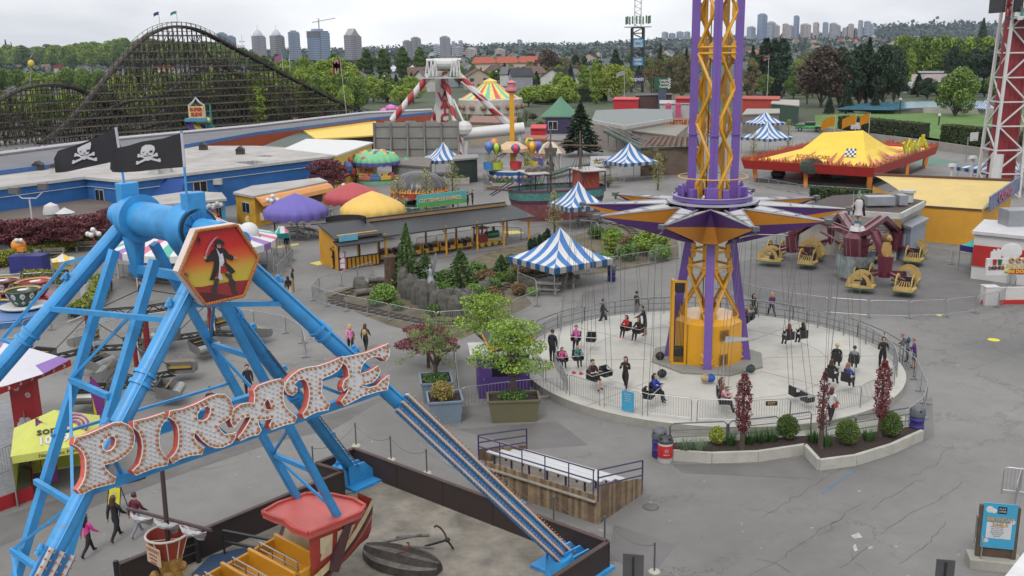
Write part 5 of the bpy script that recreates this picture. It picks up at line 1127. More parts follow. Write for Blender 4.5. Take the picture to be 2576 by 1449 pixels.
for i,(u,v,c,lab) in enumerate(((1665,950,(44,40,44),'black bag against the foot of the left tower leg'),(1660,905,(50,40,48),'dark bag behind the left tower leg'),(1775,962,(196,170,130),'tan bag at the foot of the front tower leg'),(1787,962,(40,96,190),'blue bag at the foot of the front tower leg'),(1888,938,(60,80,84),'dark teal backpack by the right tower leg'))):
	p=G(u,v,PZ+.09);e=MB();e.sph((0,0,.22),.25,10,6,sx=1,sy=.7,sz=.9);e.path([(-.1,-.1,.4),(0,-.12,.5),(.1,-.1,.4)],.02,4);o=e.B('rucksack',M('bag%d'%i,c,.8,var=.2,sc=5),None,True);o.location=p;tag(o,lab,'bag')
shp=G(1440,942,PZ)
for i,(u,v) in enumerate(((1444,940),(1462,942),(1424,946))):
	e=MB();e.sph((0,0,.05),.12,8,5,sx=1,sy=.5,sz=.5);e.box((-.03,0,.09),(.1,.09,.1));o=e.B('shoe_pair',M(('shoe_pink','shoe_pink','shoe_navy')[i],((214,50,96),(214,50,96),(40,44,60))[i],.6),None,True);o.location=G(u,v,PZ);tag(o,('pink shoe on the platform floor under the small children','second pink shoe on the floor, nearer the man in black','dark shoe on the floor beside the entrance fence')[i],'shoe')
for i,(u,v) in enumerate(((333,1208),(347,1203))):
	p=G(u,v);t=T('ground_tile',('black square tile with a white flower on the walkway, left of two','black square tile with a white flower on the walkway, right of two')[i],'tile',p,.6);e=MB();e.box((0,0,.04),(.5,.45,.08));e.B('tile',BLK,t);e=MB()
	for k in range(5): e.sph((.13*cos(k*1.257),.13*sin(k*1.257),.085),.085,8,4,sz=.15)
	e.B('flower',WHITE,t)
# ================================================================== left foreground: radio tent, feather flags, flower ride, A-sign
LIME=M('lime_canvas',(218,222,108),.8,var=.07,sc=1.5);PURF=M('flag_purple',(132,54,142),.7,var=.08);BKT=M('print_black',(34,32,36),.6);PRW=M('print_white',(230,228,228),.6);VIOP=M('print_violet',(158,70,168),.6)
tl=G(160,1215);st=T('canopy_tent','lime yellow pop-up canopy tent with printed roof and side wall','canopy tent',tl,R(24));hw=1.6;e=MB();zc=2.05;zp=3.1
cor=[(-hw,-hw),(hw,-hw),(hw,hw),(-hw,hw)]
for i in range(4):
	a,b=cor[i],cor[(i+1)%4];e.add([(*a,zc),(*b,zc),(0,0,zp)],[(0,1,2)]);e.add([(*a,zc-.3),(*b,zc-.3),(*b,zc),(*a,zc)],[(0,1,2,3)])
e.B('canopy_roof',LIME,st);e=MB();e.add([(-hw,-hw*1,.02),(-hw,hw,.02),(-hw,hw,zc),(-hw,-hw,zc)],[(0,1,2,3),(3,2,1,0)]);e.add([(-hw,hw,.02),(hw,hw,.02),(hw,hw,zc),(-hw,hw,zc)],[(0,1,2,3),(3,2,1,0)]);e.B('side_wall',LIME,st)
e=MB();
for a in cor: e.tube((*a,0),(*a,zc),.03,6)
e.B('frame_leg',GALV,st)
slp=V(0,hw,zp-zc);s_=face_mt(V(-.1,-hw*.62,zc+(zp-zc)*.40),V(1,0,0),V(0,hw,zp-zc))
text('sonic',.5,BKT,st,s_@Matrix.Translation(V(-.05,.18,.015)),ext=.005,bold=.01);text('104.9',.5,PRW,st,s_@Matrix.Translation(V(.0,-.28,.015)),ext=.005,bold=.015);text('New Music First',.2,BKT,st,face_mt(V(0,-hw-.01,zc-.16),V(1,0,0),V(0,0,1)),ext=.004)
e=MB()
for r in (.2,.36,.52): e.path([s_@V(.75+r*cos(R(a)),.25+r*sin(R(a)),.03) for a in range(-40,200,24)],.05,4)
e.B('printed_waves',VIOP,st)
text('New Music First',.2,BKT,st,face_mt(V(-hw-.01,0,zc-.16),V(0,-1,0),V(0,0,1)),ext=.004)
def feather(u,v,h,rz,lab,words=True):
	t=T('feather_flag',lab,'feather flag',G(u,v),rz);n=14;L_=[];Rr=[]
	for i in range(n+1):
		q=i/n;z=.35+(h-.35)*q;L_.append((-.38-.25*max(0,q-.75)**2*0,z));w=.62*(1-max(0,(q-.72)/.28)**2.2) ;Rr.append((-.38+w+.02,z))
	e=MB();
	for i in range(n):
		for y0,fl_ in ((-.01,0),(.01,1)):
			dv=.10*(1-i/n*1.4);a=(L_[i][0],y0,L_[i][1]);b=(Rr[i][0],y0,Rr[i][1]);c=(Rr[i+1][0],y0,Rr[i+1][1]);d=(L_[i+1][0],y0,L_[i+1][1])
			m1=(L_[i][0]+(Rr[i][0]-L_[i][0])*(.0 if i>8 else .55-.06*i),y0,L_[i][1]);m2=(L_[i+1][0]+(Rr[i+1][0]-L_[i+1][0])*(.0 if i+1>8 else .55-.06*(i+1)),y0,L_[i+1][1])
			f=(0,1,2,3) if fl_==0 else (3,2,1,0)
			e.add([a,m1,m2,d],[f],1);e.add([m1,b,c,m2],[f],0)
	e.B('banner',[PURF,M('flag_yellow',(222,202,60),.7)],t);e=MB();e.path([(-.4,0,0),(-.4,0,h*.85),(-.36,0,h*.97),(-.22,0,h+.02)],.018,5);e.B('pole',M('pole_black',(30,28,34),.5),t)
	if words:
		for i,s in enumerate(('NEW','MUSIC','FIRST')): text(s,.2,PRW,t,face_mt(V(-.03,-.02,1.75-i*.2),V(1,0,.25),V(-.25,0,1)),ext=.003,bold=.006)
		text('104.9',.17,PRW,t,face_mt(V(-.1,-.02,2.75),V(1,0,.2),V(-.2,0,1)),ext=.003)
	return t
feather(135,1232,HT(135,1232,1058)+.1,R(-8),'purple and yellow feather flag printed with white words, in front of the lime tent')
feather(260,1105,2.9,R(-25),'purple feather flag standing behind the lime tent, between blue legs',False)
asg=T('a_frame_sign','yellow A-frame sign in a black frame behind the long haired woman','sign',G(297,1288),R(-25));e=MB()
for s in (-1,1): e.tube((s*.33,-.25,0),(s*.28,0,1.05),.018,5);e.tube((s*.33,.25,0),(s*.28,0,1.05),.018,5)
e.B('frame',M('pole_black',(30,28,34),.5),asg);e=MB();e.add([(-.3,-.2,.2),(.3,-.2,.2),(.26,-.01,1.0),(-.26,-.01,1.0)],[(0,1,2,3)]);ap=e.B('panel',M('a_yellow',(226,222,40),.6),asg)
text('PLAY\nLAND',.12,PRW,ap,face_mt(V(0,-.1,.75),V(1,0,0),V(0,.2,.85)),ext=.004)
FR=M('ride_red',(186,38,44),.45,var=.1);FWHT=M('flower_white',(214,214,224),.5);FBL=M('flower_outline',(90,110,160),.5)
fr_=T('flower_ride','red ride entrance with painted white flowers and a white and violet canopy, left edge','fairground ride',G(75,1120));
pa,pb_,pc,pd=DY(40,1125,28.5),DY(103,1110,28.5),DY(103,942,28.5),DY(40,950,28.5)
pa=G(42,1128);sc_=MPP(pa);wdt=sc_*60;hgt=HT(72,1128,942)
e=MB();e.box(pa+V(wdt*.5,.3,hgt/2),(wdt,.5,hgt));e.B('flower_panel',FR,fr_,world=1)
def flower(c,r,par,nrm=V(0,-1,0)):
	e=MB()
	for k in range(6): a=k*PI/3;e.sph(c+V(r*.62*cos(a),-.01,r*.62*sin(a)),r*.42,10,4,sy=.06)
	e.B('painted_petals',FWHT,par,world=1);e=MB();e.sph(c+V(0,-.03,0),r*.36,10,4,sy=.08);e.B('painted_centre',FR,par,world=1)
for fx,fzz,r in ((.5,.32,.36),(.3,.82,.15),(.75,.72,.12)): flower(pa+V(wdt*fx,.04,hgt*fzz),r,fr_)
e=MB();f0,f1=G(45,960+0,0),0
q=[G(-60,868,hgt+.35),G(30,862,hgt+.7),G(176,905,hgt+.05),G(110,940,hgt+.05),G(-10,978,hgt+.05),G(-120,960,hgt+.05)]
e.add(q,[(0,1,4,5),(1,2,3,4)],0);e.add([p-V(0,0,.02) for p in q],[(5,4,1,0),(4,3,2,1)],0)
for a,b in ((.25,.34),(.62,.74)): e.add([q[1].lerp(q[0],a)+V(0,0,.01),q[1].lerp(q[0],b)+V(0,0,.01),q[4].lerp(q[5],b)+V(0,0,.01),q[4].lerp(q[5],a)+V(0,0,.01)],[(0,1,2,3)],1)
e.add([q[1].lerp(q[2],.8)+V(0,0,.01),q[2]+V(0,0,.01),q[3]+V(0,0,.01),q[1].lerp(q[3],.75)+V(0,0,.01)],[(0,1,2,3)],1)
e.B('canopy',[M('canopy_bright',(226,224,232),.6,var=.05),M('canopy_lilac',(150,110,190),.6)],fr_,world=1)
e=MB();e.beam(q[2]-V(0,0,.14),q[4]-V(0,0,.14),.06,.3);e.beam(q[4]-V(0,0,.14),q[5]-V(0,0,.14),.06,.3);fa=e.B('fascia',FR,fr_,world=1)
for k in range(6): flower(q[2].lerp(q[4],.1+.15*k)+V(.02,-.07,-.14),.10,fa)
e=MB();q2=[G(-40,1265,.55),G(80,1222,.55),G(75,1120,.55),G(30,1010,.55),G(-60,1000,.55)];e.add(q2,[tuple(reversed(range(5)))]);e.B('ride_floor',M('chequer_steel',(150,152,156),.35,.5,var=.25,sc=5),fr_,world=1)
e=MB();
for a,b in zip(q2[:2],q2[1:3]): e.beam(a-V(0,0,.28),b-V(0,0,.28),.06,.56)
e.B('base_skirt',FR,fr_,world=1)
gR=Proto(barrier(1.9,1.15,14));run(gR,None,1.9,'steel barrier panel on the flower ride floor at the left edge','flower ride barriers',.55,pts=[G(-30,1250,.0),G(76,1205,.0),G(70,1085,.0)])
G1=leafmat('leaf_mid',(.03,.06,.014),(.16,.24,.05));G2=leafmat('leaf_fresh',(.06,.11,.016),(.29,.38,.06));G3=leafmat('leaf_lime',(.10,.14,.015),(.32,.37,.05));G4=leafmat('leaf_conifer',(.010,.022,.012),(.045,.075,.04));G5=leafmat('leaf_olive',(.06,.055,.022),(.20,.17,.075));G6=leafmat('leaf_maroon',(.028,.02,.016),(.09,.064,.046));G7=leafmat('leaf_poplar',(.022,.052,.012),(.10,.155,.032))
KIND={'mid':(tree('broadleaf_tree',10,8,G1,31,'round',5200,.27,.1),'mid green broadleaf tree'),'mid2':(tree('broadleaf_tree',10,6.5,G1,32,'round',5000,.27,.1),'upright mid green tree'),
'fresh':(tree('spring_tree',10,7,G2,33,'round',4600,.27,.1),'fresh green spring tree'),'fresh2':(tree('spring_tree',10,5.5,G2,34,'col',4200,.26,.12),'tall fresh green tree'),
'lime':(tree('lime_tree',10,9,G3,35,'round',5600,.24,.1),'bright lime green round tree'),'gfir':(tree('green_fir',10,5,leafmat('leaf_green_fir',(.03,.06,.02),(.13,.20,.07)),46,'cone',5600,.22),'green fir'),'fir':(tree('fir_tree',10,5,G4,36,'cone',5600,.22),'dark fir tree'),'pine':(tree('pine_tree',10,8,G4,37,'round',6500,.24,.05),'broad dark pine'),
'olive':(tree('budding_tree',10,8,G5,38,'sparse',3600,.17,.12),'olive brown budding tree'),'maroon':(tree('maroon_tree',10,8,G6,39,'round',5200,.26,.08),'dark maroon leaved tree'),'pop':(tree('poplar_tree',10,5.4,G7,40,'col',6000,.25),'dense dark green poplar'),
'cyp':(tree('cypress_tree',10,3.4,G4,41,'col',2200,.30),'slim dark cypress')}
def plant(kind,u,vb,vt,where,wpx=None,group=None,rz=None):
	p=G(u,vb);h=HT(u,vb,vt);pr,lab=KIND[kind];s=h/10;sx=s if wpx is None else MPP(p)*wpx/{'mid':8,'mid2':6.5,'fresh':7,'fresh2':5.5,'lime':9,'fir':5,'gfir':5,'pine':8,'olive':8,'maroon':8,'pop':5.4,'cyp':3.4}[kind]
	return pr.put(p,(u*1.7+vt)%6.28 if rz is None else rz,lab+' '+where,group,(sx,sx,s))
# ================================================================== middle ground, left and centre
flagp_defer=[]
BB=M('blue_block_wall',(36,110,184),.7,var=.14,sc=.9,dirt=.15);RFG=M('roof_grey_membrane',(186,182,178),.9,var=.2,sc=.25,dirt=.3);RFB=M('roof_brown_felt',(104,92,86),.9,var=.2,sc=.5);TRW=M('trim_white',(206,206,202),.6)
WINF=M('window_frame',(214,212,206),.5);WIND=M('window_dark',(44,46,54),.15);DGN=M('dark_green_tin',(64,82,66),.6,var=.15)
def part(fn,name,mat,par,world=1,**k):
	e=MB();fn(e);return e.B(name,mat,par,world=world,**k)
def bldg(name,lab,cat,pix,h,wall,roof,ov=.25,z0=0,slope=0,group=None):
	P=GP(pix,h);c=sum(P,V(0,0,0))/len(P);t=T(name,lab,cat,V(c.x,c.y,z0),0,group);n=len(P)
	a=sum(P[i].x*P[(i+1)%n].y-P[(i+1)%n].x*P[i].y for i in range(n))
	if a<0: P=P[::-1]
	e=MB();e.add([V(p.x,p.y,z0) for p in P]+[V(p.x,p.y,h-.02) for p in P],[(i,(i+1)%n,(i+1)%n+n,i+n) for i in range(n)]);e.B('wall',wall,t,world=1)
	Q=[V(p.x,p.y,h)+V(p.x-c.x,p.y-c.y,0).normalized()*ov for p in P];e=MB();e.add(Q+[q+V(0,0,.22) for q in Q],[tuple(range(n-1,-1,-1)),tuple(range(n,2*n))]+[(i,(i+1)%n,(i+1)%n+n,i+n) for i in range(n)]);e.B('roof',roof,t,world=1);return t,P
def pane(t,a,b,z0,z1,q0,q1,name='window',out=.04):
	"""window on the wall between ground points a and b"""
	d=(b-a);L_=d.length;d.normalize();n=V(d.y,-d.x,0);
	if n.y>0: n=-n
	c=a+d*L_*(q0+q1)/2;w=L_*(q1-q0);e=MB();e.box(V(c.x,c.y,(z0+z1)/2)+n*out,(w,.06,z1-z0),atan2(d.y,d.x));f=e.B(name,WINF,t,world=1);e=MB()
	for k in (-.24,.24): e.box(V(c.x,c.y,(z0+z1)/2)+n*(out+.02)+d*w*k,(w*.42,.06,(z1-z0)*.86),atan2(d.y,d.x))
	e.B('pane',WIND,f,world=1);return c+n*out
bt,BPx=bldg('blue_building','long low blue block building with a flat stained grey roof','building',[(-60,484),(217,449),(317,459),(851,395),(740,376),(643,371),(462,371),(0,421),(-60,428)],4.0,BB,RFG)
A0,A1,A2,A3=[V(p.x,p.y,0) for p in GP([(-60,484),(217,449),(317,459),(851,395)],4.0)]
def edge(e):
	for a,b in ((A0,A1),(A1,A2),(A2,A3)): e.beam(a+V(0,-.3,4.12),b+V(0,-.3,4.12),.12,.3);e.tube(a+V(0,-.15,3.2),b+V(0,-.15,3.2),.04,4)
part(edge,'roof_fascia',TRW,bt)
pane(bt,A1,A2,1.7,3.0,.2,.42);pane(bt,A2,A3,1.9,3.2,.27,.33);
for q,zz in ((.385,2.9),(.03,3.0)): c=A2.lerp(A3,q)+V(0,-.35,zz);part(lambda e:e.box(c,(.9,.6,.6)),'air_conditioner',TRW,bt)
c=A2.lerp(A3,.165)+V(0,-.6,0);
def awn(e): e.add([c+V(-1.9,-.9,2.6),c+V(1.9,-.9,2.6),c+V(1.9,.5,3.9),c+V(-1.9,.5,3.9),c+V(-1.9,-.9,2.3),c+V(1.9,-.9,2.3)],[(0,1,2,3),(4,5,1,0),(4,0,3),(5,2,1),(3,2,1,0)])
part(awn,'door_awning',M('awning_blue',(42,104,196),.6,var=.06),bt);part(lambda e:e.box(c+V(0,.5,1.05),(1.0,.08,2.1)),'door',M('door_brown',(96,72,64),.6),bt)
for i,(u,v) in enumerate(((97,428),(140,434),(605,388),(390,437),(512,377),(420,432),(250,405))):
	p=G(u,v,4.22);t=T('roof_vent',['small dark gabled vent on the blue building roof','pale curb vent on the blue building roof','twin pipe vent on the blue building roof','low hatch behind the blue door awning','black square vent near the slide end of the blue roof','open dark box vent above the door awning','low pale vent under the pirate flags'][i],'roof vent',p);e=MB();e.box((0,0,.3),(1.0,.8,.6));e.B('curb',TRW if i%2 else M('vent_dark',(64,60,58),.7),t);e=MB();e.add([(-.6,-.5,.6),(.6,-.5,.6),(.6,.5,.6),(-.6,.5,.6),(0,-.5,1.05),(0,.5,1.05)],[(0,1,4),(1,2,5,4),(2,3,5),(3,0,4,5)]);e.B('cowl',_M.get('vent_dark') or M('vent_dark',(64,60,58),.7),t)
PUD=M('roof_puddle',(92,92,92),.08,var=.2,sc=.3)
for P in ([(590,408),(640,404),(700,409),(640,415)],[(300,430),(340,426),(350,430),(310,434)],[(640,392),(690,390),(680,395)]): sheet('roof_puddle',GP(P,4.23),4.232,PUD)
lb,_=bldg('brown_roof_wing','low wing with brown felt roof and white edge in front of the blue wall','building',[(-60,543),(222,500),(300,522),(372,519),(250,547),(-60,592)],1.6,M('grey_block',(128,128,132),.8,var=.1),RFB)
P_=GP([(-60,592),(250,547),(372,519)],1.6);part(lambda e:[e.beam(a+V(0,-.3,.15),b+V(0,-.3,.15),.25,.25) for a,b in zip(P_,P_[1:])],'roof_edge',TRW,lb)
for u,v,k,lab in ((132,551,'dome','white mushroom vent on the brown roof'),(165,551,'cone','flat white cone vent on the brown roof')):
	t=T('roof_ventilator',lab,'roof vent',G(u,v,1.8));e=MB();e.tube((0,0,0),(0,0,.5),.5,10);e.B('curb',TRW,t);e=MB();e.lathe([(.75,.5),(.75,.8),(.6,1.3),(.01,1.6)] if k=='dome' else [(.9,.6),(.01,1.1)],(0,0,0),12);e.B('cowl',WHITE,t,True)
LJ2=leafmat('maple_dark_red',(.05,.014,.02),(.17,.055,.06));jm=tree('red_japanese_maple',4.2,5.2,LJ2,51,'maple',4200,.13,.3)
for i,(u,v,s) in enumerate(((-15,652,.85),(30,648,.8),(78,644,.78),(110,640,.75),(165,634,.78),(235,624,.78),(290,600,.75))): jm.put(G(u,v),i*1.3,'dark red japanese maple in the row before the brown roof wing','row of red maples',s)
for u,v,s,lab in ((828,494,1.1,'wide dark red maple between blue building and green canopy ride'),(598,495,.9,'thin dark red maple at the end of the cloud-painted cabin')): jm.put(G(u,v),u,lab,None,s)
hy=tree('golden_hedge',1.3,2.6,leafmat('golden_leaf',(.07,.09,.012),(.27,.26,.04)),52,'bush',2600,.09)
for i in range(12): q=i/11;p=GP([(-10,672),(262,600)])[0].lerp(G(262,606),q);hy.put(p,i,'golden green shrub in the hedge below the red maples','golden hedge shrubs',.95)
def bench(slab):
	t=T('park_bench','','bench');e=MB()
	for y in (-.15,.02,.19): e.box((0,y,.45),(2.1,.14,.05))
	e.B('seat',slab,t);e=MB()
	for z in (.62,.78): e.box((0,.3,z),(2.1,.05,.13))
	e.B('backrest',slab,t)
	for x in (-.9,.9): e=MB();e.box((x,0,.22),(.08,.45,.44));e.beam((x,.26,.4),(x,.32,.85),.06);e.B('leg',CONW,t)
	return Proto(t)
TG=M('table_grey_wood',(128,122,112),.85,var=.25,sc=3);bp=bench(TG)
bp.put(G(130,650),R(8),'grey slatted bench left of the other under the golden hedge');bp.put(G(222,632),R(8),'grey slatted bench right of the other under the golden hedge');bp.put(G(1238,478),R(-4),'bench in front of the stone planter by the balloon ride')
tb=T('picnic_table','','picnic table');e=MB()
for y in (-.3,-.1,.1,.3): e.box((0,y,.74),(1.85,.18,.05))
e.B('tabletop',TG,tb)
for s in (-1,1):
	e=MB();e.box((0,s*.72,.44),(1.85,.26,.05));e.B('seat',TG,tb)
for x in (-.6,.6):
	e=MB();e.path([(x,-.72,.42),(x,-.78,.06),(x,-.5,.02),(x,-.25,.4),(x,-.2,.7),(x,.2,.7),(x,.25,.4),(x,.5,.02),(x,.78,.06),(x,.72,.42)],.035,5);e.B('leg',GALV,tb)
tp=Proto(tb)
for u,v,a,lab in ((730,592,.3,'under the purple umbrella canopy, left'),(748,578,0,'under the purple umbrella canopy, by its pole'),(778,596,-.9,'nearest the front below the purple canopy'),(755,558,.1,'at the back of the purple canopy'),(805,553,.5,'between the purple and yellow canopies'),(820,545,.5,'at the right rim of the purple canopy'),(880,556,-.5,'under the left of the yellow canopy'),(925,563,.2,'under the middle of the yellow canopy'),(955,556,.6,'under the right of the yellow canopy'),(885,530,.2,'beneath the red canopy'),(968,600,.4,'behind the round black roof of the station'),(1380,738,-.25,'on the left beside the striped tent and railway fence'),(1425,720,-.2,'on the right beside the striped tent and railway fence'),(1500,555,.1,'behind the play ship tent'),(1470,563,.1,'beside the sapling by the play ship tent')): tp.put(G(u,v),a,'grey picnic table '+lab)
for k,(u,v,lab) in enumerate(((848,590,'purple drum bin between the blue bin and another'),(858,580,'purple drum bin with grey lid at the back of three'),(98,665,'purple drum bin beside the golden hedge'),(1314,440,'purple bin by the balloon ride planter'))): b1.put(G(u,v),k,lab)
t=T('recycling_cart','bright blue square recycling bin left of two purple drums','bin',G(834,590));e=MB();e.box((0,0,.5),(.6,.6,1.0));e.B('body',M('cart_blue',(36,90,180),.5),t);e=MB();e.box((0,0,1.05),(.66,.66,.1));e.B('lid',_M['cart_blue'],t)
def umbrella(u,v,vr,vt,wpx,cols,lab,n=16,scal=.12,name='umbrella_canopy',flare=None,rimh=None,post=True,extra=None):
	p=G(u,v);s=MPP(p);H=HT(u,v,vt);Rr=wpx*s/2;hr=HT(u,v,vr) if rimh is None else rimh;hr=max(1.7,hr)+.4;t=T(name,lab,'canopy',p)
	pr=[(Rr*.95,hr-.4),(Rr,hr),(Rr*.97,hr+(H-hr)*.18),(Rr*.86,hr+(H-hr)*.36),(Rr*.6,hr+(H-hr)*.6),(Rr*.3,hr+(H-hr)*.82),(.02,H)]
	if flare=='dome': pr=[(Rr*.97,hr-.4),(Rr,hr),(Rr*.95,hr+(H-hr)*.28),(Rr*.82,hr+(H-hr)*.58),(Rr*.6,hr+(H-hr)*.82),(Rr*.3,hr+(H-hr)*.96),(.02,H)]
	e=MB();N_=n*4;vs=[]
	for j,(r,z) in enumerate(pr):
		for i in range(N_):
			a=2*PI*i/N_;sc=abs(sin(a*n/2));rr=r*(.935+.065*sc);zz=z-(scal*sc if j==0 else 0);vs.append((rr*cos(a),rr*sin(a),zz))
	for j in range(len(pr)-1):
		for i in range(N_): 
			q=(j*N_+i,j*N_+(i+1)%N_,(j+1)*N_+(i+1)%N_,(j+1)*N_+i);ci=(len(cols)-1 if (len(cols)>1 and j==0) else 0) if flare else ((i//4)%len(cols))
			e.add([],[],0);e.f.append(q);e.m.append(ci)
	e.v=vs;e.B('canopy',cols,t,True);e=MB();e.tube((0,0,0),(0,0,H-.1),.09,8);e.B('pole',GALV,t)
	return t,pr,H,hr,Rr
umbrella(749,600,545,486,163,[M('umb_purple',(116,104,190),.7,var=.06)],'big purple scalloped umbrella canopy over picnic tables')
umbrella(891,564,507,458,146,[M('umb_red',(192,78,84),.7,var=.06)],'big red scalloped umbrella canopy behind the yellow one')
umbrella(941,600,540,480,164,[M('umb_yellow',(246,204,104),.7,var=.05)],'big yellow scalloped umbrella canopy over picnic tables')
UG=M('umb_green',(124,206,150),.6,var=.06);UP=M('umb_violet_rim',(96,92,170),.6)
t,pr,H,hr,Rr=umbrella(948,458,412,377,122,[UG,UP],'green kiddie ride canopy with yellow and pink dots and violet rim',20,.15,'dotted_canopy_ride','dome')
dm=[M('dot_yellow',(240,200,70),.6),M('dot_pink',(226,132,120),.6),M('dot_blue',(84,120,170),.6)];e=MB()
for i in range(26):
	a=i*2.399;q=.25+.6*((i*7)%10)/10;j=min(4,1+int((1-q)*5));r=Rr*(.97 if j==1 else q*.98+.05);z=np.interp(r,[x[0] for x in pr[::-1]],[x[1] for x in pr[::-1]]);e.sph(V(r*cos(a),r*sin(a),z-.22),.36,8,5,mi=i%3)
e.B('printed_dots',dm,t,True)
e=MB();e.lathe([(.01,.4),(Rr*.85,.4),(Rr*.88,0)],(0,0,0),24);e.B('ride_floor',M('floor_green',(110,170,130),.7),t)
for i in range(5):
	a=-2.6+i*.55;e=MB();c=V(Rr*.7*cos(a),Rr*.7*sin(a),.75);e.box(c,(1.5,.8,.55),a+PI/2);e.box(c+V(0,0,.4),(.7,.7,.4),a+PI/2);e.B('car_body',dm[i%3],t,bevel=.1)
t,pr,H,hr,Rr=umbrella(1056,536,488,430,144,[M('umb_black',(72,70,72),.35,var=.2,sc=1),M('flame_red',(212,76,54),.6)],'black domed ride canopy with a rim of painted flames',16,.25,'flame_canopy_ride','dome')
FLO=M('flame_orange',(244,160,60),.6,var=.2);e=MB();g=rnd(3)
for i in range(64):
	a=2*PI*i/64;w=.05;hh=.2+.5*g.random();z0=hr+.02
	def sp(a,z): r=np.interp(z,[x[1] for x in pr],[x[0] for x in pr])+.06;return V(r*cos(a),r*sin(a),z)
	e.add([sp(a-w,z0),sp(a+w,z0),sp(a+w*.3,z0+hh*.5),sp(a+.06,z0+hh),sp(a-w*.5,z0+hh*.5)],[(0,1,2,3,4)])
e.B('painted_flames',FLO,t);e=MB()
for i in range(8): a=i*PI/4;c=V(Rr*.75*cos(a),Rr*.75*sin(a),.8);e.box(c,(1.0,2.0,.7),a);e.tube(c,V(0,0,1.4),.06,5)
e.B('ride_cars',M('car_mixed',(70,110,90),.5,var=.6,sc=2),t);bt3=Proto(barrier(2.0,1.05,12))
for i in range(14): a=R(160+i*17);bt3.put(t.location+V(Rr*1.05*cos(a),Rr*1.05*sin(a),0),a+PI/2,'steel barrier panel round the flame canopy ride','flame ride fence')
TB=M('tent_blue',(64,128,196),.7,var=.1,sc=2);TW=M('tent_white',(232,232,232),.7,var=.05);TT=M('tent_teal',(44,186,176),.7,var=.06);TGR=M('tent_green',(100,196,130),.7);TPU=M('tent_purple',(92,74,166),.7)
def marquee(u,v,ve,vt,wpx,rz,lab,mats=None,stripes=10,vmats=None,cat='marquee tent',name='striped_marquee'):
	p=G(u,v);s=MPP(p);W=wpx*s/1.3;he=max(1.9,HT(u,v,ve));hp=HT(u,v,vt);mats=mats or [TB,TW];t=T(name,lab,cat,p,rz);e=MB();va=MB();H2=W/2
	f=lambda q:he+(hp-he)*(.42*q+.58*q**2.6)
	for k in range(4):
		m=Matrix.Rotation(k*PI/2,3,'Z')
		for i in range(stripes):
			x0,x1=-1+2*i/stripes,-1+2*(i+1)/stripes;n=7;A=[];B=[]
			for j in range(n+1):
				a,b=(1-abs(x0))*j/n,(1-abs(x1))*j/n;A.append(m@V(x0*H2,-(1-a)*H2,f(a)));B.append(m@V(x1*H2,-(1-b)*H2,f(b)))
			for j in range(n): e.add([A[j],B[j],B[j+1],A[j+1]],[(0,1,2,3)],i%len(mats))
			va.add([m@V(x0*H2*1.01,-H2*1.01,he-.42),m@V(x1*H2*1.01,-H2*1.01,he-.42),m@V(x1*H2*1.01,-H2*1.01,he+.02),m@V(x0*H2*1.01,-H2*1.01,he+.02)],[(0,1,2,3),(3,2,1,0)],i%len(vmats or mats))
	ro=e.B('canopy',mats,t);va.B('valance',vmats or mats,t)
	for x in (-1,1):
		for y in (-1,1): e=MB();e.tube((x*H2*.97,y*H2*.97,0),(x*H2*.97,y*H2*.97,he),.04,6);e.B('leg',GALV,t)
	return t
for a in ((1410,712,672,572,240,.62,'blue and white striped marquee beside the railway garden'),(1455,570,512,455,145,.45,'blue and white striped marquee beside the play ship'),(1582,452,404,358,136,.5,'blue and white striped marquee behind the face painting banner'),(1117,440,399,356,112,.5,'blue and white striped marquee by the grey panel wall'),(1928,385,345,304,118,.6,'nearer blue and white striped marquee right of the purple tower'),(1922,345,308,279,96,.4,'farther blue and white striped marquee right of the purple tower'),(2510,475,424,392,180,.3,'blue and white striped marquee at the foot of the drop tower'),(2474,300,272,250,52,.3,'blue and white striped marquee on the lawn behind the drop tower'),(1170,300,268,255,60,.4,'small striped marquee by the merry-go-round')): marquee(*a)
marquee(1022,447,415,393,46,.3,'small green pagoda tent beside the dotted canopy ride',[TGR],6,name='green_pagoda');
marquee(1995,628,594,560,80,.3,'teal canopy at the back of the spider ride',[TT],6,[TPU,TT,TT,TT,TT,TT],name='teal_canopy');tx=marquee(2448,680,628,597,66,.5,'teal peaked canopy beside the mini donut stand',[TT],6,[TPU],name='teal_canopy')
te=marquee(713,640,600,550,44,.35,'small teal, white and pink peaked exit canopy',[TT,TW,M('tent_pink',(222,120,150),.7)],3,[TT],name='exit_canopy');text('EXIT',.42,M('exit_dark',(40,60,70),.6),te,face_mt(V(0,-1.17*.8,HT(713,640,600)-.2),V(1,0,0),(0,0,1)),ext=.01)
ty=marquee(167,716,686,637,70,.5,'small yellow and white exit canopy near the teacups',[M('tent_yellow',(238,206,80),.7),TW],4,name='exit_canopy');text('EXIT',.3,_M['exit_dark'],ty,face_mt(V(0,-.98,HT(167,716,686)-.22),V(1,0,0),(0,0,1)),ext=.01)
marquee(545,400,372,352,105,.3,'teal and white striped tent at the foot of the big slide',[M('tent_seagreen',(120,200,180),.7),TW],8)
p=G(560,690);s=MPP(p);ap=DY(484,505,p.y+1);t=T('carousel_tent','big peaked pink, teal, violet and white striped ride tent behind the hexagon','ride tent',V(ap.x,ap.y,0));hz=ap.z;Rr=6.2;e=MB();cl=[M('tent_pink',(222,120,150),.7),TW,M('tent_mint',(96,190,170),.7),TW,M('tent_lilac',(160,120,190),.7),TW]
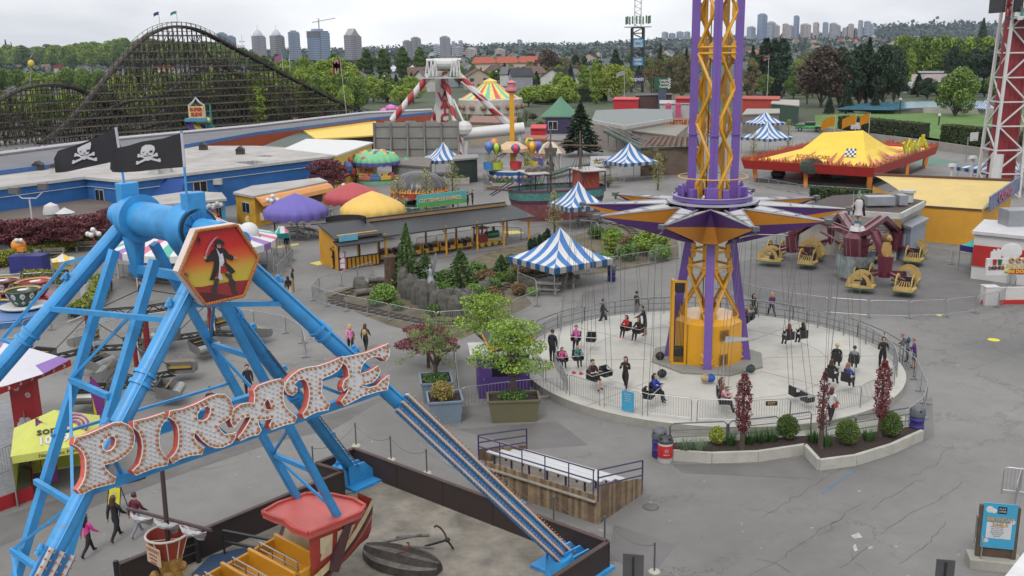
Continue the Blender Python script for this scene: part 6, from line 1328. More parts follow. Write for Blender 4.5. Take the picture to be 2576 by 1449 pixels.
e.lathe([(Rr,2.5),(Rr*.6,3.15),(Rr*.28,4.2),(Rr*.1,5.3),(.03,hz-.3)],(0,0,0),36,mif=lambda i,j:i%6);e.lathe([(Rr,2.5),(Rr,2.0)],(0,0,0),36,mif=lambda i,j:i%6);e.B('canopy',cl,t);e=MB();e.tube((0,0,0),(0,0,hz),.1,6)
for i in range(9): a=i*.698;e.tube((Rr*.95*cos(a),Rr*.95*sin(a),0),(Rr*.95*cos(a),Rr*.95*sin(a),2.4),.06,5)
e.B('pole',WHITE,t);c=G(640,600,2.6)-t.location;e=MB();e.sph(c+V(-.4,0,.5),.8,12,8);e.sph(c+V(-1.4,.5,.5),.6,12,8);e.B('white_orb',TW,t,True);e=MB()
for r in (.55,.4): e.path([c+V(.5,-.3,-.3)+V(.05*cos(a),r*cos(a)*.6,r*sin(a)) for a in np.arange(0,6.2,.5)],.05,5,close=True)
e.B('scroll_wheel',M('scroll_iron',(150,140,120),.5,var=.4,sc=8),t)
cbn,P=bldg('cloud_cabin','low sky blue cabin painted with clouds and a rainbow','cabin',[(355,524),(565,505),(553,490),(470,487),(330,507)],2.7,M('cabin_sky',(60,160,206),.6,var=.08),RFG)
a,b=[V(q.x,q.y,0) for q in GP([(355,524),(565,505)],2.7)];d=(b-a).normalized();o=V(d.y,-d.x,0)
def cl_(e):
	for q,z in ((.35,2.0),(.5,2.1),(.62,1.9),(.8,2.2),(.9,2.35)):
		for k in (-.35,0,.35): e.sph(a.lerp(b,q)+d*k+o*.05+V(0,0,z+(.15 if k==0 else 0)),.28,8,5)
part(cl_,'painted_clouds',WHITE,cbn);
for i,cc in enumerate(((220,90,60),(236,200,70),(90,170,90))): part(lambda e:e.path([a.lerp(b,.78)+d*((1.2-.2*i)*cos(x))+o*.06+V(0,0,.7+(1.2-.2*i)*sin(x)) for x in np.arange(0,3.2,.3)],.09,4),'painted_rainbow',M('rb%d'%i,cc,.6),cbn)
pane(cbn,a,b,.3,2.2,.88,.95,'doorway')
YS=M('stall_yellow',(226,172,44),.6,var=.15,sc=1,dirt=.3);AWO=M('awning_peach',(238,166,96),.6,var=.06)
st_,P=bldg('snack_stall','long yellow snack stall with a peach awning and toast emblems','food stall',[(592,488),(640,498),(820,461),(800,452),(640,472)],2.9,YS,RFG)
a,b=[V(q.x,q.y,0) for q in GP([(640,498),(820,461)],2.9)];d=(b-a).normalized();o=V(d.y,-d.x,0)
part(lambda e:e.add([x+o*y+V(0,0,z) for x in (a,b) for y,z in ((.1,2.95),(.6,2.85),(.95,2.5),(1.05,2.1))],[(0,1,5,4),(1,2,6,5),(2,3,7,6),(3,2,1,0),(4,5,6,7)]),'awning',AWO,st_)
part(lambda e:e.box(a.lerp(b,.62)+o*.05+V(0,0,1.55),((b-a).length*.6,.1,.9),atan2(d.y,d.x)),'serving_hatch',M('hatch_dark',(80,52,44),.6),st_)
a2,b2=[V(q.x,q.y,0) for q in GP([(592,488),(640,498)],2.9)];pane(st_,a2,b2,1.2,2.3,.35,.75)
part(lambda e:[e.sph(q,.42,10,5,sy=.15) for q in (a2.lerp(b2,.55)+V(.2,-.15,.55),a.lerp(b,.06)+o*.08+V(0,0,.9))],'toast_emblem',M('toast_cream',(226,206,170),.6),st_)
for u,v,vt in ((243,660,572),(693,600,488),(868,540,461)):
	t=T('globe_lamp',{243:'red lamp post with five white globes by the golden hedge',693:'lamp with white globes between stall and purple canopy',868:'lamp with white globes behind the red canopy'}[u],'street lamp',G(u,v));h=HT(u,v,vt);e=MB();e.tube((0,0,0),(0,0,h-.5),.08,8);e.B('post',M('lamp_red',(160,50,50),.5),t);e=MB();e.sph((0,0,h-.2),.22,10,6)
	for k in range(4): e.sph((.45*cos(k*1.57),.45*sin(k*1.57),h-.55),.22,10,6)
	e.B('globes',M('globe_white',(236,234,232),.4,var=.02),t,True)
t=T('twin_floodlight','white post with two floodlights in front of the blue wall','street lamp',G(92,640));h=HT(92,640,478);e=MB();e.tube((0,0,0),(0,0,h-.8),.07,8);e.path([(-1.2,0,h-.2),(-.6,0,h-.7),(.6,0,h-.7),(1.2,0,h-.2)],.05,5);e.B('post',WHITE,t);e=MB();e.box((-1.2,0,h),(.8,.5,.5));e.box((1.3,0,h+.3),(.7,.5,.5));e.B('lamp_head',M('lamp_grey',(110,106,104),.5),t)
OR=M('wall_orange',(206,98,58),.6,var=.08);EB=M('edge_blue',(74,120,186),.5)
ar,P=bldg('arcade_row','long arcade building with a dark roof, white ridge and blue eave','building',[(-60,440),(300,395),(643,335),(918,300),(1110,281),(1085,277),(918,285),(643,317),(300,349),(-60,395)],4.4,OR,M('arcade_roof',(120,120,126),.9,var=.15,sc=.3))
q=GP([(-60,441),(300,396),(643,336),(918,301),(1110,282)],4.5);part(lambda e:[e.beam(x+V(0,-.4,0),y+V(0,-.4,0),.3,.5) for x,y in zip(q,q[1:])],'eave_band',EB,ar)
q2=GP([(-60,394),(300,348),(643,316),(918,284),(1085,276)],4.9);part(lambda e:[e.tube(x,y,.28,6) for x,y in zip(q2,q2[1:])],'ridge_pipe',WHITE,ar)
yc_,P=bldg('yellow_awning_hall','long bright yellow canvas roof over a dark open hall','canvas hall',[(745,318),(795,352),(945,343),(945,306)],3.6,M('hall_dark',(70,48,44),.8),M('canvas_yellow',(250,214,84),.6,var=.05))
bldg('yellow_front_stall','stall with a flat yellow panelled front and green tin roof','stall',[(660,372),(703,377),(820,358),(816,338),(752,336)],3.4,M('panel_yellow',(236,210,110),.6,var=.06),DGN)
wt_,P=bldg('white_roof_hall_park','mural-painted yellow hall with a broad white roof','hall',[(718,378),(848,394),(935,362),(890,357),(772,353)],4.2,M('mural_yellow',(240,196,84),.6,var=.12,sc=.8),M('roof_white',(232,232,230),.6,var=.04))
a,b=[V(x.x,x.y,0) for x in GP([(848,394),(935,362)],4.2)];d=(b-a).normalized();o=V(d.y,-d.x,0)
part(lambda e:[e.sph(a.lerp(b,q)+o*.08+V(0,0,z),r,9,5,mi=m) for q,z,r,m in ((.2,2.4,.9,0),(.35,1.6,.7,1),(.5,2.6,.8,2),(.65,1.5,.6,0),(.3,3.1,.5,1))],'mural',[M('mural_blue',(70,110,170),.6),M('mural_red',(190,70,60),.6),M('mural_cream',(236,220,190),.6)],wt_)
for i,(u,v,vt,r) in enumerate(((55,418,372,3),(85,425,375,3),(112,410,365,3),(140,418,366,3),(165,415,367,3),(200,404,366,2))):
	p=G(u,v,1.5);h=HT(u,v,vt,1.5);t=T('striped_pylon','blue and yellow striped banner post behind the flat grey roof','banner post',V(p.x,p.y,0),0,'striped banner posts');e=MB();e.box((0,0,1.5+h*.5),(1.0,.6,h));e.B('post',M('pylon_blue',(58,66,150),.6),t);e=MB();e.box((.15,-.32,1.5+h*.5),(.4,.05,h));e.B('stripe',M('pylon_yellow',(230,190,80),.6),t)
for u,v,vt,w,c,lab in ((0,405,378,34,(232,120,96),'salmon streamer on the roof pole at the far left'),(742,330,296,12,(236,130,110),'salmon streamer over the arcade eave'),(940,318,285,-10,(120,180,214),'pale blue streamer over the arcade eave'),(1023,300,268,-10,(236,140,120),'salmon streamer on the arcade roof near the white ride'),(575,360,330,-14,(236,150,120),'peach streamer above the flags')): flagp_defer.append((u,v,vt,w,[c],lab))
t=T('super_sign','yellow sign board lettered SUPER in front of the green dotted canopy','sign',G(924,462));s=MPP(t.location);z=HT(924,462,430);e=MB();e.box((0,0,z),(s*52,.15,s*20));sb_=e.B('board',M('slide_sign',(236,206,120),.6,var=.2,sc=1),t);text('SUPER',s*13,M('slide_red',(190,60,60)),sb_,face_mt(V(0,-.1,z),V(1,0,0),(0,0,1)),ext=.02,bold=.03);e=MB();[e.tube((x*s,0,0),(x*s,0,z),.1,6) for x in (-20,20)];e.B('post',M('slide_teal',(40,150,140)),t)
sl_=T('big_slide','tall teal slide tower with purple and yellow lanes and a painted sign','slide',G(515,392));b0=G(515,392);s=MPP(b0);h=HT(515,392,310);tl=M('slide_teal',(40,150,140),.6)
def twr(e):
	for x in (-1,1):
		for y in (-1,1): e.beam(b0+V(x*s*17,y*1.5,0),b0+V(x*s*17,y*1.5,h+3),.22)
	for k in range(5):
		z=h*k/4
		for y in (-1,1): e.beam(b0+V(-s*17,y*1.5,z),b0+V(s*17,y*1.5,z),.16);e.beam(b0+V(-s*17,y*1.5,z),b0+V(s*17,y*1.5,min(h+2,z+h/4)),.1)
part(twr,'tower_frame',tl,sl_);zs=HT(515,392,280);part(lambda e:e.box(b0+V(-s*3,-1.7,zs),(s*36,.25,s*28)),'sign_board',M('slide_sign',(236,206,120),.6,var=.2,sc=1),sl_)
for i,(w_,zz) in enumerate((('SUPER',s*6),('SLIDE',-s*6))): text(w_,s*11,M('slide_red',(190,60,60),.6),sl_,face_mt(V(-s*3,-1.9,zs+zz),V(1,0,0),(0,0,1)),ext=.03,bold=.05)
part(lambda e:e.path([b0+V(-s*21,-1.6,zs-s*14),b0+V(-s*21,-1.6,zs+s*16),b0+V(-s*10,-1.6,zs+s*24),b0+V(-s*3,-1.6,zs+s*34),b0+V(s*5,-1.6,zs+s*24),b0+V(s*16,-1.6,zs+s*16),b0+V(s*16,-1.6,zs-s*14)],.18,5),'sign_frame',TRW,sl_);part(lambda e:e.box(b0+V(-s*2,-1.2,HT(515,392,299)),(s*52,3.6,.5)),'tower_roof',M('slide_roof',(80,150,190),.6),sl_)
f0,f1=b0+V(0,-1.6,h),G(640,405,.3);dv=V((f1-f0).y,-(f1-f0).x,0).normalized()
def lane(k0,k1,m,n):
	def fn(e):
		P=[f0.lerp(f1,q)-V(0,0,.9*sin(q*PI)+.35*sin(q*3*PI)) for q in np.arange(0,1.01,.06)]
		for x,y in zip(P,P[1:]): e.add([x+dv*k0,x+dv*k1,y+dv*k1,y+dv*k0],[(0,1,2,3),(3,2,1,0)])
	part(fn,n,m,sl_)
for i in range(4): lane(-2.4+i*1.2,-1.2+i*1.2,[tl,M('lane_purple',(96,70,160),.4),M('lane_yellow',(232,206,80),.4),_M['lane_purple'] if 'lane_purple' in _M else tl][i],'slide_lane')
part(lambda e:[e.sph(b0+V(-s*2+k*s*9,-2.0,h+.6),s*6,9,6) for k in range(4)],'yellow_mats',M('lane_yellow',(232,206,80),.4),sl_)
GW=M('panel_wall_grey',(150,148,142),.85,var=.15,sc=.7,dirt=.2);a,b=G(945,402),G(1155,402);h=HT(1050,402,308);t=T('grey_panel_wall','tall weathered grey panel wall with a wavy top and braces','wall',(a+b)/2);d=(b-a)
part(lambda e:[e.beam(a.lerp(b,i/8)+V(0,0,h/2+.0),a.lerp(b,(i+1)/8)+V(0,0,h/2),.25,h+(.5 if i%2 else 0)) for i in range(8)],'panels',GW,t);part(lambda e:[(e.beam(a.lerp(b,i/5)+V(0,-.3,0),a.lerp(b,i/5)+V(0,-.3,h),.3),e.beam(a.lerp(b,i/5)+V(0,-2.5,0),a.lerp(b,i/5)+V(0,-.3,h*.6),.15)) for i in range(6)]+[e.beam(a+V(0,-.2,h*z),b+V(0,-.2,h*z),.12) for z in (.3,.6,.9)],'braces',M('brace_grey',(128,126,122),.7),t)
RW=M('ride_red2',(184,44,50),.5,var=.08);WW_=M('ride_white',(226,226,224),.5,var=.05,dirt=.1);Yk=(a.y+b.y)/2+9;sk=T('pendulum_ride','white ride with red spiral-striped legs and a lettered column','fairground ride',V(DY(1110,330,Yk).x,Yk,0))
hub=DY(1118,178,Yk);sx=Yk/F
def spiral(p,q,r,par,turns,name='striped_leg'):
	d=(q-p);L_=d.length;d.normalize();u_=d.cross(V(0,1,0)).normalized();w_=d.cross(u_);e=MB();n,mm=16,48;vs=[p+d*L_*j/mm+(u_*cos(2*PI*i/n)+w_*sin(2*PI*i/n))*r for j in range(mm+1) for i in range(n)];e.v=vs
	for j in range(mm):
		for i in range(n): e.f.append((j*n+i,j*n+(i+1)%n,(j+1)*n+(i+1)%n,(j+1)*n+i));e.m.append(int((i/n+turns*j/mm)*2)%2)
	e.B(name,[WW_,RW],par,True,world=1)
spiral(DY(1080,190,Yk),DY(985,304,Yk-1),.55,sk,3.2);spiral(DY(1150,185,Yk),DY(1285,322,Yk-1),.55,sk,3.6);spiral(DY(1120,190,Yk+1),DY(1163,395,Yk-3),.42,sk,3.5);spiral(DY(1118,200,Yk+6),DY(1090,310,Yk+9),.5,sk,3)
part(lambda e:e.box((DY(1112,190,Yk+3)+DY(1112,360,Yk+3))/2,(sx*30,1.6,(DY(1112,190,Yk+3)-DY(1112,380,Yk+3)).z)),'column',WW_,sk)
cz=DY(1112,360,Yk)
for i,ch in enumerate('SKYWATCH'): text(ch,2.2,RW,sk,face_mt(DY(1119,193+i*17.5,Yk+2.1)-sk.location,V(1,0,0),(0,0,1)),ext=.04,bold=.06)
part(lambda e:[e.tube(DY(1092,160,Yk),DY(1150,160,Yk),.85,12),e.tube(DY(1072,152,Yk),DY(1160,150,Yk),.3,6),e.tube(DY(1100,160,Yk),DY(1080,195,Yk),.5,10),e.tube(DY(1130,160,Yk),DY(1155,190,Yk),.5,10),e.box(DY(1115,196,Yk),(sx*100,2.4,.15))]+[e.beam(DY(u,152,Yk-1),DY(u+k,192,Yk-1.5),.16) for u in (1075,1085,1095,1138,1146,1154) for k in (-5,4)],'hub_frame',WW_,sk)
part(lambda e:[e.sph(DY(1168,325+30*0,Yk-4),1.4,10,6)]+[e.beam(DY(1140,250,Yk-1),DY(1172,320,Yk-4),.25),e.beam(DY(1160,205,Yk-2),DY(1290,310,Yk-2),.2)],'stay',WW_,sk)
part(lambda e:[e.tube(DY(1165,338,Yk-4),DY(1318,322,Yk-3),.95,14),e.tube(DY(1175,345,Yk-4),DY(1172,395,Yk-4),.35,6),e.tube(DY(1306,325,Yk-3),DY(1310,390,Yk-3),.35,6)],'boom_tube',WW_,sk,smooth=True)
p=G(1235,318);mg=T('merry_go_round','merry-go-round with yellow, red and mint striped roof and picture fascia','carousel',p);s=MPP(p);hr=HT(1235,318,249);ha=HT(1235,318,200);Rr=78*s;cs=[M('mg_yellow',(250,224,110),.6),M('mg_red',(222,96,92),.6),_M['mg_yellow'] if 'mg_yellow' in _M else TW,M('mg_mint',(110,206,180),.6)]
e=MB();e.lathe([(Rr,hr),(Rr*.62,hr+(ha-hr)*.35),(Rr*.22,ha-.8)],(0,0,0),32,mif=lambda i,j:(i//1)%4);e.B('canopy',cs,mg);e=MB();e.lathe([(Rr*.23,ha-.8),(Rr*.22,ha-.3),(.02,ha+.3)],(0,0,0),16);e.B('crown_cap',cs[0],mg)
e=MB();e.lathe([(Rr*1.01,hr-3),(Rr*1.03,hr),(Rr*.97,hr+.3)],(0,0,0),16);e.B('fascia',M('mg_fascia',(206,200,190),.6,var=.18,sc=.6),mg)
e=MB();
for i in range(16): a=i*.3927;e.sph((Rr*1.03*cos(a+.2),Rr*1.03*sin(a+.2),hr-1.6),.75,8,5,sz=.8)
e.B('fascia_pictures',M('mg_pics',(150,120,96),.6,var=.5,sc=2),mg);e=MB();e.tube((0,0,0),(0,0,hr),1.6,12)
for i in range(16): a=i*.3927;e.tube((Rr*.9*cos(a),Rr*.9*sin(a),0),(Rr*.9*cos(a),Rr*.9*sin(a),hr-1),.1,5)
e.B('posts',M('mg_post',(214,190,120),.5),mg);e=MB();e.lathe([(.01,.6),(Rr*.9,.6),(Rr*.95,0)],(0,0,0),32);e.B('floor',M('mg_floor',(120,96,80),.7),mg)
p=G(1290,455);s=MPP(p);t=T('balloon_ride','balloon ride with yellow mast, coloured balloons and blue round base','fairground ride',p);
e=MB();Rb=60*s;e.lathe([(Rb,0),(Rb,1.5)],(0,0,0),32);e.B('base_skirt',M('base_blue',(34,92,160),.5),t);e=MB();e.lathe([(Rb*1.01,1.5),(Rb*.96,1.62),(.01,1.62)],(0,0,0),32);e.B('base_floor',TRW,t)
e=MB()
for i in range(14): a=R(185+i*13);e.sph((Rb*1.0*cos(a),Rb*1.0*sin(a),.8),.28 if i%2 else .16,8,5,mi=i%3)
e.B('flower_discs',[cs[0],WHITE,M('disc_pink',(226,120,140),.6)],t);e=MB();H=HT(1290,455,222);e.box((0,0,H*.55),(.6,.6,H*.92));e.B('mast',YE,t)
e=MB();e.lathe([(.35,H-.6),(.8,H-.3),(.75,H),(.5,H+.1),(.5,H+.6),(.65,H+.7),(.01,H+1.1)],(0,0,0),10);e.B('mast_lantern',M('lantern_pink',(214,130,140),.6),t);e=MB();e.lathe([(Rb*.72,3.9),(Rb*.7,4.3),(.6,5.2)],(0,0,0),24);e.B('sweep_canopy',M('sweep_cream',(224,190,150),.6,var=.2),t)
bc=[((80,150,214),(130,110,190)),((196,214,60),(60,130,70)),((214,60,70),(90,90,180)),((236,206,60),(226,110,50)),((120,170,70),(226,214,80)),((120,110,190),(90,140,200)),((236,170,90),(226,110,110))]
for i,(u,v) in enumerate(((1230,368),(1249,371),(1297,374),(1338,368),(1332,358),(1352,365),(1243,360))):
	c=DY(u,v,p.y+(-Rb*.6 if v>366 else Rb*.4))-p;e=MB();r=12*s;n=12;e.lathe([(.12,-r*1.7),(.3*r,-r*1.2),(.8*r,-r*.55),(r,0),(.86*r,r*.5),(.5*r,r*.86),(.01,r)],c,n,mif=lambda i_,j_:(i_//2)%2);bo_=e.B('balloon',[M('bal%d_%d'%(i,k),bc[i][k],.4) for k in (0,1)],t,True);e=MB();bz=V(c.x,c.y,2.2);e.lathe([(.01,-.4),(.7,-.4),(.8,.5)],bz,10);e.B('basket',[M('bal%d_0'%i,bc[i][0])],t);e=MB();e.tube(bz,c-V(0,0,r),.04,4);e.tube(V(0,0,4.2),bz+V(0,0,.6),.08,4);e.B('hanger',GALV,t)
gb2=Proto(barrier(1.9,1.05,10));
for i in range(9): a=R(195+i*18);gb2.put(p+V(Rb*1.2*cos(a),Rb*1.2*sin(a),0),a+PI/2,'steel barrier panel round the balloon ride','balloon ride fence')
for u,v,lab in ((1268,476,'low stone block planter with a bench by the balloon ride'),(1345,484,'low stone block planter beside the play ship'),(1150,463,'low stone block planter by the grey wall')):
	a=G(u,v);t=T('stone_planter',lab,'planter',a,.15);s=MPP(a);e=MB();e.box((0,.8,.4),(s*62,2.2,.8));e.B('block_wall',M('stone_block',(176,172,160),.9,var=.2,sc=2.5),t);e=MB();e.box((0,.8,.84),(s*56,1.8,.1));e.B('soil',SOIL,t);tree('bed_plants',.5,2.4,LDK,int(u)+3,'bush',500,.12,label='low green plants in the '+lab[4:],cat='plants').put(a+V(0,.8,.7))
YT=leafmat('sapling_leaf',(.10,.11,.03),(.34,.32,.11));sap=tree('young_tree',6,2.6,YT,61,'col',900,.09,.25);
for u,v,vt,lab in ((1005,572,440,'thin yellow-green sapling left of three before the flame canopy'),(1075,556,425,'thin yellow-green sapling, middle of three before the flame canopy'),(1140,528,405,'thin yellow-green sapling, right of three before the flame canopy'),(1232,448,375,'rusty young tree in the stone planter'),(1328,462,380,'rusty young tree beside the balloon ride'),(1143,438,378,'rusty brown small tree by the striped marquee'),(1395,590,480,'bare pinkish sapling before the play ship'),(1655,478,385,'yellow-green young tree behind the star canopy'),(1895,400,330,'bare sapling right of the purple tower'),(1982,370,300,'bare sapling by the green pickup')): h=HT(u,v,vt)/6;sap.put(G(u,v),u,lab,None,(h,h,h))
# ================================================================== railway garden and station
def zs(x,y,z=0): return G((1080+x/4.025)*.7892,(640+y/4.025)*.7892,z)
sheet('garden_soil',[zs(*q).xy for q in ((-190,1190),(-100,1290),(640,1600),(1500,1800),(2000,1600),(2480,1330),(2290,1060),(2560,930),(2576,400),(2000,640),(1300,900),(600,1000))],.006,M('garden_earth',(112,102,80),.95,var=.45,sc=1.2,dirt=.4))
sheet('garden_soil',GP([(1300,695),(1500,690),(1633,668),(1707,650),(1700,575),(1560,560),(1420,600),(1300,650)]),.008,_M['garden_earth'])
sheet('gravel_path',[zs(*q).xy for q in ((2050,930),(2300,840),(2450,830),(2430,870),(2120,960))],.012,M('pale_gravel',(176,174,166),.95,var=.25,sc=5))
tk=[zs(*q) for q in ((600,1040),(380,1090),(120,1180),(-80,1260),(20,1330),(350,1400),(700,1480),(1000,1550),(1400,1600),(1800,1500),(2050,1250),(2000,1150),(2250,1080),(2576,960))]+GP([(1500,668),(1570,640),(1610,600),(1570,565),(1480,560)])
def fine(P,k=3):
	for _ in range(k): P=[P[0]]+[q for a,b in zip(P,P[1:]) for q in (a.lerp(b,.25),a.lerp(b,.75))]+[P[-1]]
	return P
tk=fine(tk);rt_=T('miniature_railway','miniature railway track with dark sleepers curving round the garden','railway track',tk[40]);sl2=MB();rl2=MB();acc=0
for a,b in zip(tk,tk[1:]):
	d=(b-a);n=V(-d.y,d.x,0).normalized();acc+=d.length
	for s in (-.32,.32): rl2.beam(a+n*s+V(0,0,.09),b+n*s+V(0,0,.09),.05,.06)
	if acc>.55: acc=0;sl2.beam(a-n*.55+V(0,0,.04),a+n*.55+V(0,0,.04),.16,.07)
sl2.B('sleepers',M('sleeper_brown',(74,62,54),.9,var=.3,sc=3),rt_,world=1);rl2.B('rails',M('rail_rust',(96,80,68),.6,.5,var=.2),rt_,world=1)
rf_=Proto(barrier(2.3,1.1,18));LR='steel barrier panel in the long run along the railway track'
run(rf_,[(939,693),(860,720),(804,733),(786,756),(823,771),(872,783),(925,794),(979,806),(1034,818),(1098,828),(1190,822),(1288,798),(1352,770),(1348,742),(1302,722),(1306,697)],2.3,LR,'railway garden fence')
run(rf_,[(1400,700),(1558,678),(1633,666),(1707,650)],2.3,'steel barrier panel between the garden and the purple tower','garden right fence');run(rf_,None,2.3,'steel barrier panel behind the train station','station back fence',0,[zs(1000,640),zs(1500,560),zs(1960,480),zs(2340,500),zs(2700,440)])
BSL=M('basalt',(96,94,88),.9,var=.4,sc=2.5,bump=.7);g=rnd(12)
def rock(u,v,w,h,lab,grp):
	p=G(u,v);e=MB();n=9;pr=[];ph=g.random(n)
	for z,k in ((0,1.05),(.35,1),(.75,.9),(1,.6)): pr+=[(w/2*k*(.8+.35*ph[i])*cos(i*.698),w/2*k*(.8+.35*ph[i])*sin(i*.698),h*z*(.9+.2*ph[(i+3)%n])) for i in range(n)]
	e.add(pr,[(j*n+i,j*n+(i+1)%n,(j+1)*n+(i+1)%n,(j+1)*n+i) for j in range(3) for i in range(n)]+[tuple(range(3*n,4*n))]);o=e.B('rock',BSL);o.location=p;tag(o,lab,'rock',grp)
for i in range(16): q=i/15;rock(1016+172*q,735+58*sin(q*2.2)*.9+6*(i%2),.9+.3*g.random(),1.2+.5*g.random(),'upright grey basalt column in the garden rock wall','garden rock wall')
for u,v,w in ((905,720,1.0),(912,728,1.1),(1015,702,1.2),(1180,720,.8),(1215,735,1.2),(1230,725,.9),(1330,715,.6),(1290,690,.7),(1480,655,1.5),(1500,665,1.2),(1455,650,1.2)): rock(u,v,w,.7,'rounded grey boulder in the railway garden','garden boulders')
t=T('tree_stump','tall rough brown tree stump by the station corner','tree stump',G(985,722));e=MB();e.lathe([(.62,0),(.5,.6),(.46,1.6),(.52,2.3),(.3,2.35),(.01,2.2)],(0,0,0),9);e.B('trunk',M('stump_bark',(92,72,58),.95,var=.5,sc=4,bump=.9),t)
for u,v,l,a,lab in ((925,742,1.8,.5,'grey driftwood log by the track bend'),(955,712,1.6,.1,'driftwood log in front of the stump'),(1440,640,3.5,-.2,'long grey driftwood trunk behind the striped marquee')): 
	p=G(u,v);e=MB();e.tube((-l/2,0,.28),(l/2,0,.24),.26,9,.2);o=e.B('log',OLD,None,True);o.location=p;o.rotation_euler=(0,0,a);tag(o,lab,'log')
fy=T('fairy_statue','silver wire fairy statue with raised wings on the rock wall','statue',G(1085,752,.0));FS=M('fairy_silver',(170,176,182),.35,.5,var=.15)
e=MB();e.lathe([(.34,1.15),(.22,1.5),(.13,1.75),(.17,2.0),(.07,2.15),(.11,2.3),(.09,2.42),(.01,2.46)],(0,0,0),9);e.path([(-.12,0,2.08),(-.35,-.1,1.95),(-.5,-.15,2.15)],.035,5);e.tube((0,0,1.2),(.5,0,.75),.05,5);e.B('figure',FS,fy,True)
for s in (0,.25): e=MB();e.add([(.08,.05+s,1.95),(.5,.1+s,2.9),(.38,.1+s,3.25),(.2,.08+s,2.7),(.15,.05+s,1.4)],[(0,1,2,3),(0,4,1)]);e.add([(.08,.07+s,1.95),(.5,.12+s,2.9),(.38,.12+s,3.25),(.2,.1+s,2.7),(.15,.07+s,1.4)],[(3,2,1,0),(1,4,0)]);e.B('wing',FS,fy)
for k,u,v,vt,w,lab in (('gfir',1026,722,560,88,'tall young fir in front of the station'),('gfir',1072,722,628,80,'spreading dark fir beside the tall one'),('gfir',1160,725,622,100,'broad fir at the right of the rock wall'),('gfir',1262,690,640,70,'low fir near the boulder')): plant(k,u,v,vt,lab[0:0]+'— '.strip('— '),w).__setitem__('label',lab)
cyp=KIND['cyp'][0]
for u,v,vt in ((1335,640,600),(1345,636,598),(1358,628,590),(1370,630,585),(1378,622,575)): h=HT(u,v,vt)/10;cyp.put(G(u,v),u,'small clipped green cypress behind the striped marquee','clipped garden cypresses',(h*1.3,h*1.3,h))
shb=tree('garden_shrub',1.0,1.5,LDK,71,'bush',1600,.07);shl=tree('garden_shrub',1.0,1.6,leafmat('shrub_light',(.06,.12,.02),(.2,.32,.07)),72,'bush',1600,.07);shr=tree('garden_shrub',1.0,1.4,leafmat('shrub_rust',(.09,.06,.03),(.24,.16,.08)),73,'bush',1400,.07)
for i,(u,v,p_,s,lab) in enumerate(((968,758,shl,1.3,'bright green weeping shrub in front of the rock wall'),(945,770,shl,.8,'low light green shrub by the track'),(1030,712,shl,.8,'light green shrub on top of the rocks'),(1000,780,shb,.7,'low dark shrub in front of the rocks'),(1120,715,shb,1.1,'dark shrub beside the fairy'),(1200,700,shb,1.3,'dark shrub behind the boulders'),(1225,715,shr,1.2,'rust-tinged shrub by the boulders'),(1290,668,shb,1.0,'dark shrub near the gravel path'),(1320,690,shr,.8,'rusty heather beside the gravel path'),(1090,795,shb,.8,'dark shrub at the foot of the rock wall'),(1520,670,shl,1.2,'light shrub behind the garden right fence'),(1580,655,shb,1.4,'dark shrub behind the garden right fence'),(1640,640,shl,1.6,'pale green weeping shrub left of the tower'),(1540,610,shl,1.4,'tall light shrub behind the white heron'),(1500,600,shb,1.2,'dark topiary behind the marquee'),(1610,630,shb,1.5,'dark green shrub under the star canopy'),(1580,625,shr,1.2,'rusty shrub under the star canopy'),(1660,655,shl,1.3,'light green drooping shrub by the fence'),(1430,700,shr,.6,'low rusty plants under the marquee'))): p_.put(G(u,v),i,lab,None,s)
for i in range(34): q=g.random();u=1010+q*330+g.random()*30;v=700+70*g.random()-q*20;(shb,shl,shr)[i%3].put(G(u,v),i,('dark low shrub','light green low shrub','rusty low shrub')[i%3]+' scattered in the railway garden','garden ground shrubs',.45+.5*g.random())
plant('fresh2',1535,640,580,'weeping behind the striped marquee',46);plant('fresh',1640,640,575,'under the star canopy tip',90)
SBK2=M('roof_black_tin',(62,64,66),.65,var=.1,sc=1);SYE=M('station_yellow',(226,164,44),.6,var=.1);SBR=M('station_black',(42,36,34),.6)
pA,pB=zs(610,810),zs(2440,540);dS=(pB-pA).normalized();nS=V(-dS.y,dS.x,0);LS=(pB-pA).length;stn=T('train_station','miniature train station with long black roof on yellow posts and a yellow ticket room','station',pA)
hE=HT(*[(1080+1340/4.025)*.7892,(640+890/4.025)*.7892,(640+520/4.025)*.7892])
def spt(a,b,z): return pA+dS*a+nS*b+V(0,0,z)
def slab(e,P,th=.12): n=len(P);e.add(P+[p-V(0,0,th) for p in P],[tuple(range(n)),tuple(range(2*n-1,n-1,-1))]+[(i,i+n,(i+1)%n+n,(i+1)%n) for i in range(n)])
part(lambda e:slab(e,[spt(-.4,-.5,hE+.1),spt(LS+.4,-.5,hE+.1),spt(LS+.2,3.0,hE+.75),spt(-.4,3.0,hE+.75)]),'roof',SBK2,stn);part(lambda e:slab(e,[spt(-4.2,2.7,hE+1.15),spt(LS-.6,2.7,hE+1.15),spt(LS-.8,4.9,hE+.8),spt(-4.2,4.9,hE+.8)]),'upper_roof',SBK2,stn);part(lambda e:slab(e,[spt(-4.5,-.3,hE+.35),spt(-.4,-.3,hE+.35),spt(-.4,2.75,hE+1.1),spt(-4.5,2.75,hE+1.1)]),'ticket_room_roof',SBK2,stn)
part(lambda e:[e.beam(spt(i*.28,2.85,hE+.82),spt(i*.28+.14,2.85,hE+.82),.1,.16) for i in range(int(LS/.28))]+[e.beam(spt(-.3,2.75,hE+.95),spt(LS-.6,2.75,hE+.95),.08,.3)],'eave_boards',M('eave_tan',(166,132,92),.8),stn)
